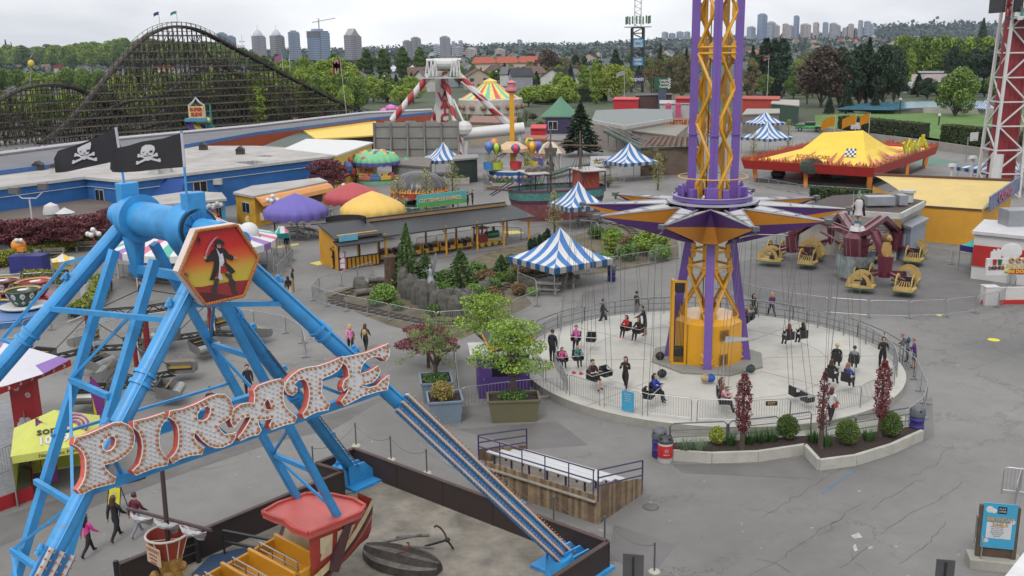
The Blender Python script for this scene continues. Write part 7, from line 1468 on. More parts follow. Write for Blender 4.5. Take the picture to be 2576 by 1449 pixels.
for q in (0,.40,.617,.81,1): 
	for b in (0,3.4): part(lambda e:(e.tube(spt(LS*q,b,0),spt(LS*q,b,hE+.2),.09,8),e.beam(spt(LS*q,b,hE-.5),spt(LS*q-.5,b,hE+.1),.08)),'post',SYE,stn)
rm=part(lambda e:e.prism([spt(x,y,0)[:2] for x,y in ((-4.1,.1),(-.6,.1),(-.6,3.6),(-4.1,3.6))],0,hE+.5),'ticket_room',SYE,stn)
part(lambda e:[e.box(spt(-4.1+.36*i,.06,hE*.5),(.06,.06,hE),atan2(dS.y,dS.x)) for i in range(11)]+[e.box(spt(-2.35,.05,z),(3.6,.06,.1),atan2(dS.y,dS.x)) for z in (.05,.95,2.05,hE)]+[e.box(spt(-.58,.1+.7*i,hE*.5),(.06,.06,hE)) for i in range(5)],'battens',SBR,rm);part(lambda e:[e.box(spt(x,.02,1.5),(1.45,.06,1.0),atan2(dS.y,dS.x)) for x in (-3.25,-1.5)],'shutter',M('shutter_white',(232,232,230),.5,var=.03),rm)
part(lambda e:slab(e,[spt(-4.5,-.8,2.15),spt(-.5,-.8,2.15),spt(-.5,.1,2.4),spt(-4.5,.1,2.4)]),'counter_canopy',SBK2,rm);part(lambda e:e.box(spt(-3.4,-.4,2.62),(1.6,.08,.5),atan2(dS.y,dS.x)),'blue_plaque',M('plaque_blue',(110,180,206),.6),rm)
part(lambda e:e.lathe([(1.7,0),(1.7,.95),(1.62,.95),(1.62,0)],spt(-2.4,2.2,hE+.5),16,a0=.3,a1=PI-.3),'round_parapet',SBR,stn)
sg2=part(lambda e:e.box(spt(LS*.5,2.9,hE+2.0),(4.9,.12,1.05),atan2(dS.y,dS.x)),'name_board',M('board_aqua',(90,180,180),.6),stn);part(lambda e:e.box(spt(LS*.5,2.83,hE+1.6),(4.9,.05,.3),atan2(dS.y,dS.x)),'board_grass',M('board_green',(90,170,70),.6),sg2);text('CUTTERVILLE EXPRESS',.42,M('board_gold',(226,206,140),.6),sg2,face_mt(spt(LS*.5-.2,2.8,hE+2.0)-pA,dS,(0,0,1)),ext=.02,bold=.015);part(lambda e:[e.beam(spt(LS*.5+x,2.9,hE+1),spt(LS*.5+x,2.9,hE+1.6),.07) for x in (-1.6,1.6)],'board_post',SBR,sg2)
sheet('platform_paving',[spt(x,y,0).xy for x,y in ((-1,-.6),(LS+.5,-.6),(LS+.5,4),(-1,4))],.016,M('platform_grey',(132,130,128),.9,var=.12))
def onr(a): return spt(a,1.3,0)
en=T('miniature_engine','green and red miniature steam engine at the station','train engine',onr(LS*.735),atan2(dS.y,dS.x));GRN=M('engine_green',(40,120,76),.4,coat=.3)
for nm,fn,m in (('boiler',lambda e:(e.tube((.1,0,.95),(1.3,0,.95),.34,14),e.tube((.9,0,1.2),(.9,0,1.65),.12,8)),GRN),('cab',lambda e:[e.box((-.5,0,.75),(.9,.9,.7))]+[e.box((x,y,1.35),(.07,.07,.6)) for x in (-.9,-.1) for y in (-.4,.4)],M('cab_red',(150,50,40),.5)),('cab_roof',lambda e:e.box((-.5,0,1.68),(1.15,1.1,.1)),M('cab_red',(150,50,40),.5)),('frame',lambda e:(e.box((.2,0,.42),(2.4,.85,.14)),e.add([(1.4,-.4,.1),(1.9,0,.1),(1.4,.4,.1),(1.4,-.4,.45),(1.6,0,.45),(1.4,.4,.45)],[(0,1,4,3),(1,2,5,4),(3,4,5)])),M('frame_yellow',(220,180,70),.5))): e=MB();fn(e);e.B(nm,m,en)
for x in (-.6,.1,.8):
	for y in (-.42,.42): e=MB();e.tube((x,y-.03,.26),(x,y+.03,.26),.24,12);e.B('wheel',M('frame_yellow',(220,180,70)),en)
cw=T('passenger_car','','train car');e=MB();e.box((0,0,.42),(1.5,.9,.35));e.box((-.72,0,.72),(.08,.9,.5));e.box((.72,0,.72),(.08,.9,.5));e.B('car_body',SYE,cw);e=MB();e.box((0,-.46,.5),(.4,.04,.3));e.box((-.3,0,.68),(.4,.84,.4));e.box((.35,0,.68),(.4,.84,.4));e.B('seat',SBR,cw)
for x in (-.5,.5):
	for y in (-.38,.38): e=MB();e.tube((x,y-.03,.16),(x,y+.03,.16),.15,10);e.B('wheel',IRON,cw)
cp=Proto(cw)
for i in range(7): cp.put(onr(LS*.735-2.4-1.68*i),atan2(dS.y,dS.x),'yellow open car of the miniature train','miniature train cars')
t=T('height_board','pink height-check board with picture boxes by the ticket room','sign',zs(45,890));e=MB();e.box((0,0,.75),(.6,.12,1.5));e.B('board',M('board_pink',(214,110,140),.6),t);e=MB();[e.box((0,-.07,.35+.45*i),(.46,.03,.36)) for i in range(3)];e.B('picture_box',TW,t)
HW=M('hull_planks_mauve',(140,84,84),.8,var=.3,sc=1.6,dirt=.2);ps=T('play_ship','large wooden play ship with planked mauve hull, teal scroll band and masts','play ship',G(1400,545),.32);s=MPP(ps.location);Lh=190*s/1.0*.62;e=MB();n=20
for (z0,z1,mi,k0,k1) in ((0,1.7,0,.92,1.0),(1.7,2.1,2,1.0,1.03),(2.1,2.9,1,1.02,1.05),(2.9,3.1,2,1.06,1.06)):
	P=[(Lh*(-1 if i<=n/2 else 1)*0+Lh*cos(2*PI*i/n),2.6*math.copysign(abs(sin(2*PI*i/n))**.6,sin(2*PI*i/n))) for i in range(n)]
	e.add([(x*k0,y*k0,z0) for x,y in P]+[(x*k1,y*k1,z1) for x,y in P],[(i,(i+1)%n,(i+1)%n+n,i+n) for i in range(n)],mi)
e.B('hull',[HW,M('scroll_teal',(84,146,136),.7,var=.35,sc=2.5),M('hull_violet',(96,54,84),.7)],ps);e=MB();e.prism([(Lh*.98*cos(i*.314),2.5*sin(i*.314)) for i in range(20)],2.5,2.6);e.B('deck',M('deck_worn',(120,104,96),.9,var=.3),ps)
NV=M('frame_navy',(50,48,92),.5);e=MB()
for x in (-3.4,-1.6,2.2,4.6):
	for y in (-1.8,1.8): e.beam((x,y,2.6),(x,y,4.6),.1)
for y in (-1.8,1.8): e.beam((-3.4,y,4.6),(-1.6,y,4.6),.1);e.beam((2.2,y,4.6),(4.6,y,4.6),.1);e.beam((-Lh,y*.3,3.8),(-Lh-2.2,y*.2,2.6),.1)
e.B('deck_frame',NV,ps);e=MB();e.box((3.4,0,4.7),(2.6,3.8,.1));e.box((-2.5,0,4.7),(2.2,3.8,.1));e.B('deck_roof',M('ply_pale',(200,192,188),.8,var=.2),ps);e=MB();e.box((3.4,.4,3.6),(2.0,2.4,1.9));e.B('cabin',M('cabin_red2',(196,84,50),.7),ps);e=MB();[e.tube((-3.0+i*.9,-.4,4.75),(-2.6+i*.9,.8,4.85),.5,10) for i in range(3)];e.B('barrels',OLD,ps)
for x,h in ((-.6,9.2),(2.6,8.6)): 
	e=MB();e.tube((x,0,2.6),(x,0,h),.12,7,.07);e.tube((x-2.4,0,h-1.3),(x+2.4,0,h-1.6),.08,6);e.B('mast',M('mast_wood',(120,96,80),.9,var=.2),ps)
	e=MB();[e.tube((x,0,h-1.5),(x+k,1.6*sd,3),.03,4) for k in (-1,-.3,.4,1.1) for sd in (-1,1)];e.B('shroud_ropes',ROPE,ps)
e=MB();e.lathe([(.5,6.2),(.7,7.0)],(-.6,0,0),10);e.B('lookout_basket',OLD,ps);e=MB();e.tube((-Lh*.96,0,2.9),(-Lh-2.6,0,3.4),.12,6);e.B('bowsprit',M('mast_wood',(120,96,80)),ps)
gz=T('white_gazebo','small white gazebo with a scalloped striped roof and two sitters','gazebo',G(1385,436));e=MB();[e.tube((x,y,0),(x,y,3.0),.09,6) for x in (-1.3,1.3) for y in (-1.3,1.3)];[e.beam((x0,y0,.9),(x1,y1,.9),.08,.5) for x0,y0,x1,y1 in ((-1.3,-1.3,-1.3,1.3),(1.3,-1.3,1.3,1.3))];e.B('frame',WHITE,gz);e=MB();e.lathe([(2.2,2.9),(1.2,3.9),(.05,4.6)],(0,0,0),8,mif=lambda i,j:i%2);e.B('roof',[M('gaz_cream',(216,206,184),.7),M('gaz_brown',(176,150,128),.7)],gz)
for du,lab in ((-7,'person in black under the white gazebo, left'),(5,'person in black under the white gazebo, right')): person(G(1385+du,436),PI,1.7,'stand',(36,34,38),(34,34,38),(40,32,30),.2,label=lab)
bn=T('face_paint_banner','white face painting banner with a yellow star on posts','banner',G(1510,452),.05);s=MPP(bn.location);z=HT(1510,452,410);w=50*s;e=MB();e.box((0,0,z),(w,.06,34*s));bs=e.B('banner_sheet',TW,bn);e=MB();[e.tube((x,0.05,0),(x,.05,z+17*s),.06,6) for x in (-w/2,w/2)];e.B('post',GALV,bn)
e=MB();c=V(-w*.22,-.05,z+5*s);P=[c+V((1.0 if i%2==0 else .42)*9*s*sin(i*PI/5),0,(1.0 if i%2==0 else .42)*9*s*cos(i*PI/5)) for i in range(10)];e.add(P,[tuple(range(10)),tuple(reversed(range(10)))]);e.B('printed_star',M('star_yellow',(236,214,60),.6),bs)
for s_,x,zz,k in (('A-STAR',.05,7,9),('ART STUDIO',.14,0,5),('FACE PAINTING',0,-11,6)): text(s_,k*s,M('banner_maroon',(110,40,60),.6) if k==9 else BKT,bs,face_mt(V(w*x,-.05,z+zz*s),V(1,0,0),(0,0,1)),ext=.01,bold=.01)
# ================================================================== right middle ground
FY=M('flame_tent_yellow',(253,216,64),.6,var=.08,sc=.5);FRD=M('fascia_red',(196,44,40),.5,var=.12);FOR=M('flame_coral',(232,112,84),.6,var=.15)
zE=HT(2042,478,440);FL,FRt,BR=GP([(1872,424),(2197,446),(2353,388)],zE);BL=FL+BR-FRt;fc=(FL+FRt+BR+BL)/4;ft=T('flame_tent_ride','red fascia ride pavilion under a yellow tent roof painted with flames','fairground ride',V(fc.x,fc.y,0));cor=[FL,FRt,BR,BL];UPV=V(0,0,1)
part(lambda e:[e.add([a,b,b+UPV*1.15+(b-fc).normalized()*.5,a+UPV*1.15+(a-fc).normalized()*.5],[(0,1,2,3),(3,2,1,0)]) for a,b in zip(cor,cor[1:]+cor[:1])],'fascia',FRD,ft)
g=rnd(15)
def fl_(e):
	for a,b in zip(cor,cor[1:]+cor[:1]):
		a=a+(a-fc).normalized()*.5;b=b+(b-fc).normalized()*.5;k=int((b-a).length/.4)
		for i in range(k): p,q=a.lerp(b,i/k),a.lerp(b,(i+1.2)/k);h=.25+.6*g.random();e.add([p+UPV*1.1,q+UPV*1.1,p.lerp(q,.8*g.random())+UPV*(1.1+h)],[(0,1,2),(2,1,0)],int(g.random()*2))
part(fl_,'flame_cutouts',[FOR,M('flame_orange',(244,160,60))],ft)
zr=DY(2125,336,fc.y).z;uX=(FRt-FL).normalized();r0,r1=fc-uX*3.2+V(0,0,zr-fc.z),fc+uX*2.2+V(0,0,zr-fc.z+.5)
ins=[fc+(c-fc)*.93+UPV*.9 for c in cor]
def mid(a,b,q,sag): return a.lerp(b,q)-UPV*sag
def tentf(e):
	for (a,b,c,d) in ((ins[0],ins[1],r1,r0),(ins[2],ins[3],r0,r1)):
		N1=8;Gd=[[(a.lerp(b,i/N1)).lerp(d.lerp(c,i/N1),j/6)-UPV*(1.3*sin(PI*j/6)) for j in range(7)] for i in range(N1+1)]
		for i in range(N1):
			for j in range(6): e.add([Gd[i][j],Gd[i+1][j],Gd[i+1][j+1],Gd[i][j+1]],[(0,1,2,3)])
	for (a,b,c) in ((ins[1],ins[2],r1),(ins[3],ins[0],r0)):
		Gd=[[(a.lerp(b,i/6)).lerp(c,j/6)-UPV*(1.3*sin(PI*j/6)) for j in range(7)] for i in range(7)]
		for i in range(6):
			for j in range(6): e.add([Gd[i][j],Gd[i+1][j],Gd[i+1][j+1],Gd[i][j+1]],[(0,1,2,3)])
rf2=part(tentf,'tent_roof',FY,ft,smooth=True)
def slope(a,b,c,d,x,y,k=.09): return (a.lerp(b,x)).lerp(d.lerp(c,x),y)-UPV*(1.3*sin(PI*y))+UPV*k
def flm(e):
	for F4 in ((ins[0],ins[1],r1,r0),(ins[1],ins[2],r1,r1)):
		for i in range(9):
			x=(i+.3)/9.6;w=.085;h=.34+.3*g.random()
			L_=[slope(*F4,x+w*(q-.15*sin(q*9)),y,.16) for q,y in ((0,.05),(1,.05),(.9,.15*h/.3),(.55,.4*h/.3*.7),(.8,h),(.3,.55*h),(.1,.15))];e.add(L_,[tuple(range(7))])
part(flm,'painted_flames',M('flame_paint',(214,80,70),.6),rf2);part(lambda e:[e.add([slope(ins[1],ins[2],r1,r1,x+i*.055,y+j*.07) if False else slope(ins[0],ins[1],r1,r0,x+i*.03+.3,y+j*.045) for x,y in ((.42,.52),(.45,.52),(.45,.565),(.42,.565))],[(0,1,2,3)],(i+j)%2) for i in range(5) for j in range(4)],'painted_chequer',[TW,PB],rf2)
part(lambda e:e.sph(FL.lerp(FRt,.53)+UPV*.9-V(0,.5,0),1.5,14,6,sy=.15,sz=.7),'title_medallion',M('medallion',(70,74,66),.5,var=.4,sc=3),ft)
text('ROCK-N-CARS',.62,M('flame_orange',(244,160,60)),ft,face_mt(FL.lerp(FRt,.53)+UPV*2.0-V(0,.85,0)-ft.location,uX,(0,0,1)),ext=.03,bold=.03)
part(lambda e:[(e.beam(fc+(c-fc)*.88-UPV*fc.z,fc+(c-fc)*.9,.5)) for c in cor]+[e.beam(a.lerp(b,.5)-UPV*fc.z,a.lerp(b,.5),.4) for a,b in zip(cor[:2],cor[1:3])],'painted_pillar',M('pillar_flame',(232,140,50),.6,var=.3,sc=1),ft)
part(lambda e:e.prism([(fc+(c-fc)*.9)[:2] for c in cor],0,.5),'ride_floor',M('floor_dark_steel',(70,68,72),.4,.4,var=.2),ft);part(lambda e:[e.sph(fc+(FL-fc)*.8*x+(FRt-FL)*.45*y+V(0,0,.9-fc.z),.9,9,5,sx=1.1,sz=.7,mi=k%3) for k,(x,y) in enumerate(((.9,.1),(.8,.5),(.7,.9),(.6,1.3),(.5,.4),(.3,1.0),(.2,.2)))],'ride_cars',[SBR,FRD,M('car_grey2',(90,90,96),.4)],ft)
ff=Proto(barrier(2.2,1.1,12));run(ff,[(1885,462),(2010,488),(2190,500),(2300,460)],2.2,'steel barrier panel in front of the flame tent ride','flame tent fence')
for u,v,vt,w,lab in ((2098,354,292,-34,'orange-yellow flag left of three above the flame tent'),(2150,356,288,-34,'orange-yellow flag in the middle of three above the flame tent'),(2184,356,284,-24,'orange-yellow flag right of three above the flame tent')): flagp_defer.append((u,v,vt,w,[(250,176,30)],lab,None,24))
ry=T('racing_cutout','yellow cut-out racing figure standing on the right fascia','sign',BR.lerp(FRt,.35)-UPV*fc.z);part(lambda e:[e.box(BR.lerp(FRt,.2+.06*i)+UPV*(1.8+.5*((i*3)%4)*.5),(.5,.2,1.5),.6,0,0,.5*(i%3)-.5) for i in range(7)],'cutout',M('cut_yellow',(222,210,40),.6,var=.4,sc=2),ry);part(lambda e:[e.tube(BR.lerp(FRt,.3+.1*i)+UPV*.8,BR.lerp(FRt,.3+.1*i)+UPV*2.2,.1,5) for i in range(3)],'post',GALV,ry)
CW=M('pale_concrete',(190,184,174),.9,var=.08,sc=.5,dirt=.1);sv,P=bldg('service_block','grey concrete service block with dark flat roof, white edge and louvres','building',[(2015,527),(2262,543),(2322,512),(2210,492),(2100,499)],3.6,CW,M('roof_dark_felt',(84,74,72),.9,var=.15));q=GP([(2015,527),(2262,543),(2322,512)],3.75);part(lambda e:[e.beam(a+V(0,-.2,0),b+V(0,-.2,0),.2,.45) for a,b in zip(q,q[1:])],'roof_edge',TRW,sv)
a,b=[V(x.x,x.y,0) for x in GP([(2015,527),(2262,543)],3.6)];d=(b-a).normalized();o=V(d.y,-d.x,0)
for q0,q1 in ((.42,.62),(.72,.88)): part(lambda e:[e.box(a.lerp(b,(q0+q1)/2)+o*.08+V(0,0,.7+i*.2),((b-a).length*(q1-q0),.12,.1),atan2(d.y,d.x)) for i in range(12)],'louvre',WHITE,sv)
c=G(2235,517,3.9);part(lambda e:(e.box(c+V(-.8,0,.45),(2.2,1.2,.7)),e.box(c+V(1.1,.2,.45),(.7,1.0,.8))),'rooftop_unit',M('unit_grey',(176,180,186),.4,.4),sv);c=G(2283,508,3.9);part(lambda e:(e.tube(c,c+UPV*.8,.45,12),e.tube(c+UPV*.8,c+UPV*1.0,.6,12)),'roof_fan',TRW,sv)
sd,P=bldg('blue_grey_shed','small blue-grey shed with a rusty sheet metal roof','shed',[(2246,560),(2292,577),(2330,556),(2280,540)],2.7,M('shed_blue',(160,172,190),.6,var=.08),M('shed_roof',(170,176,184),.5,.3,var=.2,sc=2,dirt=.3));a,b=[V(x.x,x.y,0) for x in GP([(2246,560),(2292,577)],2.7)];part(lambda e:e.box(a.lerp(b,.5)+V(-.1,-.1,1.1),((b-a).length*.55,.06,2.1),atan2((b-a).y,(b-a).x)),'door',M('shed_door',(178,190,210),.6),sd)
yh=T('yellow_hall','long hall with orange-yellow wall and a pale curved cream roof','hall',G(2380,612));hw_=HT(2322,608,520);w0,w1=G(2308,518,hw_),G(2470,529,hw_);k0,k1=G(2196,468,hw_+.7),G(2545,484,hw_+.5);
part(lambda e:e.add([V(w0.x,w0.y,0),V(w1.x,w1.y,0),w1,w0,V(k1.x,k1.y,0),k1,V(k0.x,k0.y,0),k0],[(0,1,2,3),(1,4,5,2),(6,0,3,7)]),'wall',M('hall_ochre',(232,170,50),.7,var=.07,dirt=.12),yh)
part(lambda e:[e.add([w0.lerp(k0,j/6)+UPV*(.9*sin(j/6*PI*.5)+.1),w1.lerp(k1,j/6)+UPV*(.9*sin(j/6*PI*.5)+.1),w1.lerp(k1,(j+1)/6)+UPV*(.9*sin((j+1)/6*PI*.5)+.1),w0.lerp(k0,(j+1)/6)+UPV*(.9*sin((j+1)/6*PI*.5)+.1)],[(0,1,2,3)]) for j in range(6)],'roof',M('roof_cream',(228,200,126),.7,var=.07,sc=.5,dirt=.15),yh,smooth=True)
part(lambda e:[e.beam(k0+UPV*1.05,k1+UPV*1.05,.3,.3),e.beam(w0,w1,.15,.15)],'roof_rim',M('rim_brown',(104,74,56),.8),yh);part(lambda e:e.beam(w1+V(.6,0,.5),k1+V(.6,0,.8),.15,1.3),'casino_board',M('board_bluegrey',(120,130,160),.6,var=.3,sc=1.5),yh)
text('CASINO',1.1,M('casino_pink',(190,110,140),.6),yh,face_mt((w1.lerp(k1,.45)+V(.72,-.1,.65))-yh.location,(k1-w1),(0,0,1)),ext=.02,bold=.03)
dt=T('drop_tower','white steel lattice drop tower with red columns inside and a black sign at its top','drop ride',G(2508,492));b0=dt.location.copy();s=MPP(b0);W0,W1=s*36,s*23;Hd=HT(2508,492,55);zt=HT(2508,492,-120)
def dc(x,y,z): w=W0+(W1-W0)*min(1,z/Hd)*.75;return b0+V(x*w*1.02+ .4*z/Hd,y*w,z)
part(lambda e:[e.beam(dc(x,y,0),dc(x,y,zt),.28) for x in (-1,1) for y in (-1,1)],'corner_column',WW_,dt)
def lat(e):
	for i in range(10):
		z0,z1=zt*i/10,zt*(i+1)/10
		for (x0,y0,x1,y1) in ((-1,-1,1,-1),(1,-1,1,1),(1,1,-1,1),(-1,1,-1,-1)):
			e.beam(dc(x0,y0,z1),dc(x1,y1,z1),.15);A,B=(dc(x0,y0,z0),dc(x1,y1,z1)) if i%2 else (dc(x1,y1,z0),dc(x0,y0,z1));e.beam(A,B,.15)
part(lat,'lattice',WW_,dt);part(lambda e:[e.tube(b0+V(k*s*14+.1,0,0),b0+V(k*s*10+.5,0,zt),.9,12) for k in (-1,0,1)],'red_column',M('drop_red',(150,34,44),.45,var=.1),dt);part(lambda e:e.tube(b0+V(-s*24,-1.2,0),b0+V(-s*22,-1.2,HT(2508,492,385)),.65,12),'white_tank',WW_,dt)
zs_=HT(2508,492,14);bd=part(lambda e:[e.box(b0+V(.8,-W1-.9,zs_),(s*88,.3,s*34)),e.box(b0+V(-W1-1,0,zs_),(.3,s*70,s*34))],'black_sign',M('sign_black',(30,28,32),.5),dt);text('play\nland',s*16,WW_,bd,face_mt(V(.3,-W1-1.08,zs_+s*5),V(1,0,0),(0,0,1)),ext=.03,bold=.06)
part(lambda e:[e.box(b0+V(.8,-W1-1.2,HT(2508,492,46)),(s*84,1.0,.25)),e.box(b0+V(.8,-W1-.9,HT(2508,492,38)),(s*84,.3,s*14)),e.box(b0+V(.8,-W1-1.7,HT(2508,492,49)),(s*84,.15,.3))],'gondola_bench',WW_,dt)
for i,c in enumerate(((170,70,80),(60,150,150),(90,60,80))): p=b0+V(-2.0+i*1.6,-W1-1.3,HT(2508,492,45));person(p,PI,1.6,'sitlow',c,(50,50,60),(110,70,50),.2,seat_z=0,label=['rider on the drop tower gondola in a red top, left of three','rider on the drop tower gondola in teal, middle of three','rider on the drop tower gondola in plum, right of three'][i],arms=((170,10,10),(170,10,10)))
ds,P=bldg('donut_stand','white and red mini donut stand with a cut-out sign board','food stall',[(2452,588),(2590,602),(2680,575),(2480,560)],3.3,M('stand_white',(226,224,222),.6,var=.05),WHITE);a=G(2482,770);s=MPP(a);part(lambda e:e.box(a+V(s*60,.6,.55),(s*130,.2,1.1)),'counter',M('stand_white',(226,224,222)),ds);part(lambda e:e.box(a+V(s*60,.45,.12),(s*132,.2,.3)),'red_plinth',FRD,ds);A_=sorted(P,key=lambda q:q.y)[:2];A_=sorted(A_,key=lambda q:q.x);part(lambda e:e.beam(V(A_[0].x,A_[0].y-.05,1.75),V(A_[1].x,A_[1].y-.05,1.75),.1,1.5),'red_band',FRD,ds)
z=HT(2500,770,672);sb2=part(lambda e:(e.box(a+V(s*48,.1,z),(s*116,.2,s*42)),e.sph(a+V(s*50,.1,z+s*38),s*28,12,5,sy=.06,sz=.8),*[e.box(a+V(s*(2+5*i),.1,z+s*(26+4*(i%2)+i)),(s*5,.12,s*24)) for i in range(5)]),'sign_board',TW,ds)
for w_,x,zz,k,m in (('FUNDUNKERS',72,2,15,'board_gold'),('MINI DONUTS',74,-12,12,'star_yellow'),('DRINKS',14,-3,11,'banner_maroon')): text(w_,s*k,_M[m],sb2,face_mt(a+V(s*x,-.03,z+s*zz)-ds.location,V(1,0,0),(0,0,1)),ext=.02,bold=.012)
part(lambda e:e.box(a+V(s*84,-.02,z-s*12),(s*76,.05,s*13)),'red_ribbon',FRD,sb2);part(lambda e:[e.lathe([(s*2,.0),(s*6,-.02),(s*6,.02),(s*2,.0)],a+V(s*(50+17*i),-.05,z+s*16),10) if False else e.path([a+V(s*(50+17*i)+s*5*cos(q),-.06,z+s*17+s*5*sin(q)) for q in np.arange(0,6.2,.7)],s*2.4,6,close=True) for i in range(3)],'donut_rings',M('donut_tan',(196,150,100),.7),sb2);part(lambda e:[e.tube(a+V(s*(8+13*i),-.08,z+s*6),a+V(s*(8+13*i),-.08,z+s*20),s*3.4,9,s*5,mi=i) for i in range(2)],'painted_cups',[FRD,GRN],sb2)
part(lambda e:e.box(G(2560,566,3.5)+V(0,0,.6),(2.2,1.6,1.2)),'rooftop_unit',M('unit_grey',(176,180,186)),ds);t=T('white_cabinet','white cabinet standing left of the donut stand','cabinet',G(2492,768));e=MB();e.box((0,.3,.6),(.85,.8,1.2));e.B('body',M('stand_white',(226,224,222)),t);e=MB();e.box((0,.3,1.22),(.9,.85,.06));e.B('lid',TW,t)
MR=M('spider_maroon',(108,38,58),.45,var=.1,coat=.2);CRM=M('car_cream',(206,174,104),.6,var=.12);sc=G(2148,705);sp=T('spider_ride','maroon armed spider ride with cream chariot cars and a centurion statue on top','fairground ride',sc)
disc_=sheet('spider_floor',[(sc+V(9.6*cos(i*.15),9.6*sin(i*.15),0)).xy for i in range(42)],.009,M('dark_floor_asphalt',(116,114,113),.85,var=.15,sc=.6,dirt=.2))
e=MB();e.lathe([(1.15,.3),(1.5,2.0)],(0,0,0),8,mif=lambda i,j:0);e.B('picture_drum',M('picture_mix',(150,160,160),.6,var=.55,sc=1.6),sp);e=MB();e.lathe([(.8,1.8),(.95,3.2),(.5,3.6),(.01,3.7)],(0,0,0),12);e.lathe([(1.0,0),(.9,.35),(.01,.4)],(0,0,0),10);e.B('hub',MR,sp)
hubs_=[(1990,662,4.3),(2222,728,2.6),(2250,655,3.6),(2090,640,3.8)]
car=T('chariot_car','','ride car');e=MB()
e.prism([(-.75,-1.1),(.75,-1.1),(.9,.2),(.5,1.1),(-.5,1.1),(-.9,.2)],.25,.42)
for a in np.arange(0,3.3,.26): e.beam((-.62,.95*cos(a)*.9-.1,.45+.95*sin(a)),(-.62,.95*cos(a+.26)*.9-.1,.45+.95*sin(a+.26)),.08,.3) if a<3 else None;e.beam((.62,.95*cos(a)*.9-.1,.45+.95*sin(a)),(.62,.95*cos(a+.26)*.9-.1,.45+.95*sin(a+.26)),.08,.3) if a<3 else None
for i in range(5): e.beam((-.5+.25*i,-1.0,.42),(-.3+.15*i,-.3,.95),.05)
e.B('car_shell',CRM,car);e=MB();e.box((0,.3,.6),(1.1,.5,.3));e.box((0,.55,.95),(1.1,.12,.5));e.B('seat',SBR,car);e=MB();e.prism([(-.78,-1.12),(.78,-1.12),(.92,.2),(.52,1.12),(-.52,1.12),(-.92,.2)],.18,.25);e.B('trim',GRN,car);carP=Proto(car);LION=M('lion_gold',(190,150,84),.7,var=.2);MANE=M('mane_brown',(112,84,54),.8,var=.2)
for i,(u,v,zz) in enumerate(hubs_):
	p=G(u,v);d=p-sc;h0=V(0,0,3.3);k=d*.6+V(0,0,3.9);e_=d+V(0,0,2.3)
	e=MB();n=V(-d.y,d.x,0).normalized()*.28
	for o in (-n,n): e.beam(h0+o,k+o,.14,.34);e.beam(k+o,e_+o,.14,.34)
	e.beam(h0,k,.5,.08);e.beam(k,e_,.5,.08);e.tube(V(0,0,2.2),k*.9-V(0,0,.5),.1,6);e.B('arm',MR,sp);e=MB();e.tube(d+V(0,0,.9),d+V(0,0,2.4),.42,12,.55);[e.beam(d+V(0,0,1.3),d+V(1.9*cos(q),1.9*sin(q),1.0),.2) for q in (.4,1.97,3.54,5.11)];e.B('cluster_hub',MR,sp)
	li=T('lion_statue',['golden lion statue on the left arm of the spider ride','golden lion statue on the front arm of the spider ride','golden lion statue on the right back arm of the spider ride','golden lion statue on the hidden back arm'][i],'statue',p+V(0,0,2.35),atan2(d.y,d.x)-PI/2);e=MB();e.lathe([(.34,0),(.36,.35),(.26,.9),(.24,1.1)],(0,0,0),10);[e.tube((x,.28,0),(x,.2,.8),.1,6) for x in (-.14,.14)];e.sph((0,.1,1.3),.26,9,6);e.box((0,.34,1.25),(.18,.2,.16));e.B('body',LION,li,True);e=MB();e.sph((0,-.04,1.28),.36,10,6);e.B('mane',MANE,li,True)
	for j,q in enumerate((.4,1.97,3.54,5.11)): carP.put(p+V(2.0*cos(q),2.0*sin(q),.25),q+.6,'cream chariot car of the spider ride','spider ride cars',.82)
ct=T('centurion_statue','painted Roman soldier statue with crested helmet, cape and spear on the spider hub','statue',sc+V(0,0,3.75),2.6);ct.scale=(.78,)*3
for nm,m,fn in (('plinth',WHITE,lambda e:(e.tube((0,0,-.1),(0,0,.25),.75,14,.6),e.box((0,0,.35),(.5,.5,.4)))),('legs',M('statue_skin',(206,170,140),.7),lambda e:[e.tube((x,0,.5),(x*.8,0,1.5),.13,8,.18) for x in (-.18,.18)]+[e.tube((.38,.0,2.45),(.55,.35,2.0),.11,6),e.tube((.55,.35,2.0),(.35,.6,1.95),.09,6),e.sph((0,.05,3.0),.2,9,6)]),('boots',M('statue_teal',(50,130,150),.6),lambda e:[e.tube((x,0,.45),(x,0,.8),.17,8) for x in (-.18,.18)]),('tunic',WHITE,lambda e:e.lathe([(.42,1.35),(.3,1.9),(.38,2.4),(.3,2.7),(.1,2.8)],(0,0,0),10)),('cape',M('statue_cape',(140,80,110),.7,var=.2),lambda e:e.lathe([(.62,1.2),(.5,2.0),(.42,2.7),(.2,2.85)],(0,-.12,0),10,a0=PI,a1=2*PI)),('helmet',M('statue_helmet',(120,160,140),.5),lambda e:(e.sph((0,0,3.1),.25,10,6),e.lathe([(.28,-.05),(.42,-.05),(.42,.05),(.28,.05)],(0,0,3.15),10) if False else [e.box((0,-.3*sin(q)*1.1,3.12+.36*cos(q)),(.1,.16,.16),0,0,q) for q in np.arange(-.8,2.2,.25)])),('spear',GALV,lambda e:e.tube((.4,.62,.6),(.4,.62,3.6),.03,5))): e=MB();fn(e);e.B(nm,m,ct,True)
sf=Proto(barrier(chord(10.4,13),1.1,14));ring(sf,sc,10.4,-170,120,22,'steel barrier panel in the ring round the spider ride','spider ride fence')
HED=leafmat('hedge_leaf',(.02,.038,.015),(.08,.11,.035));
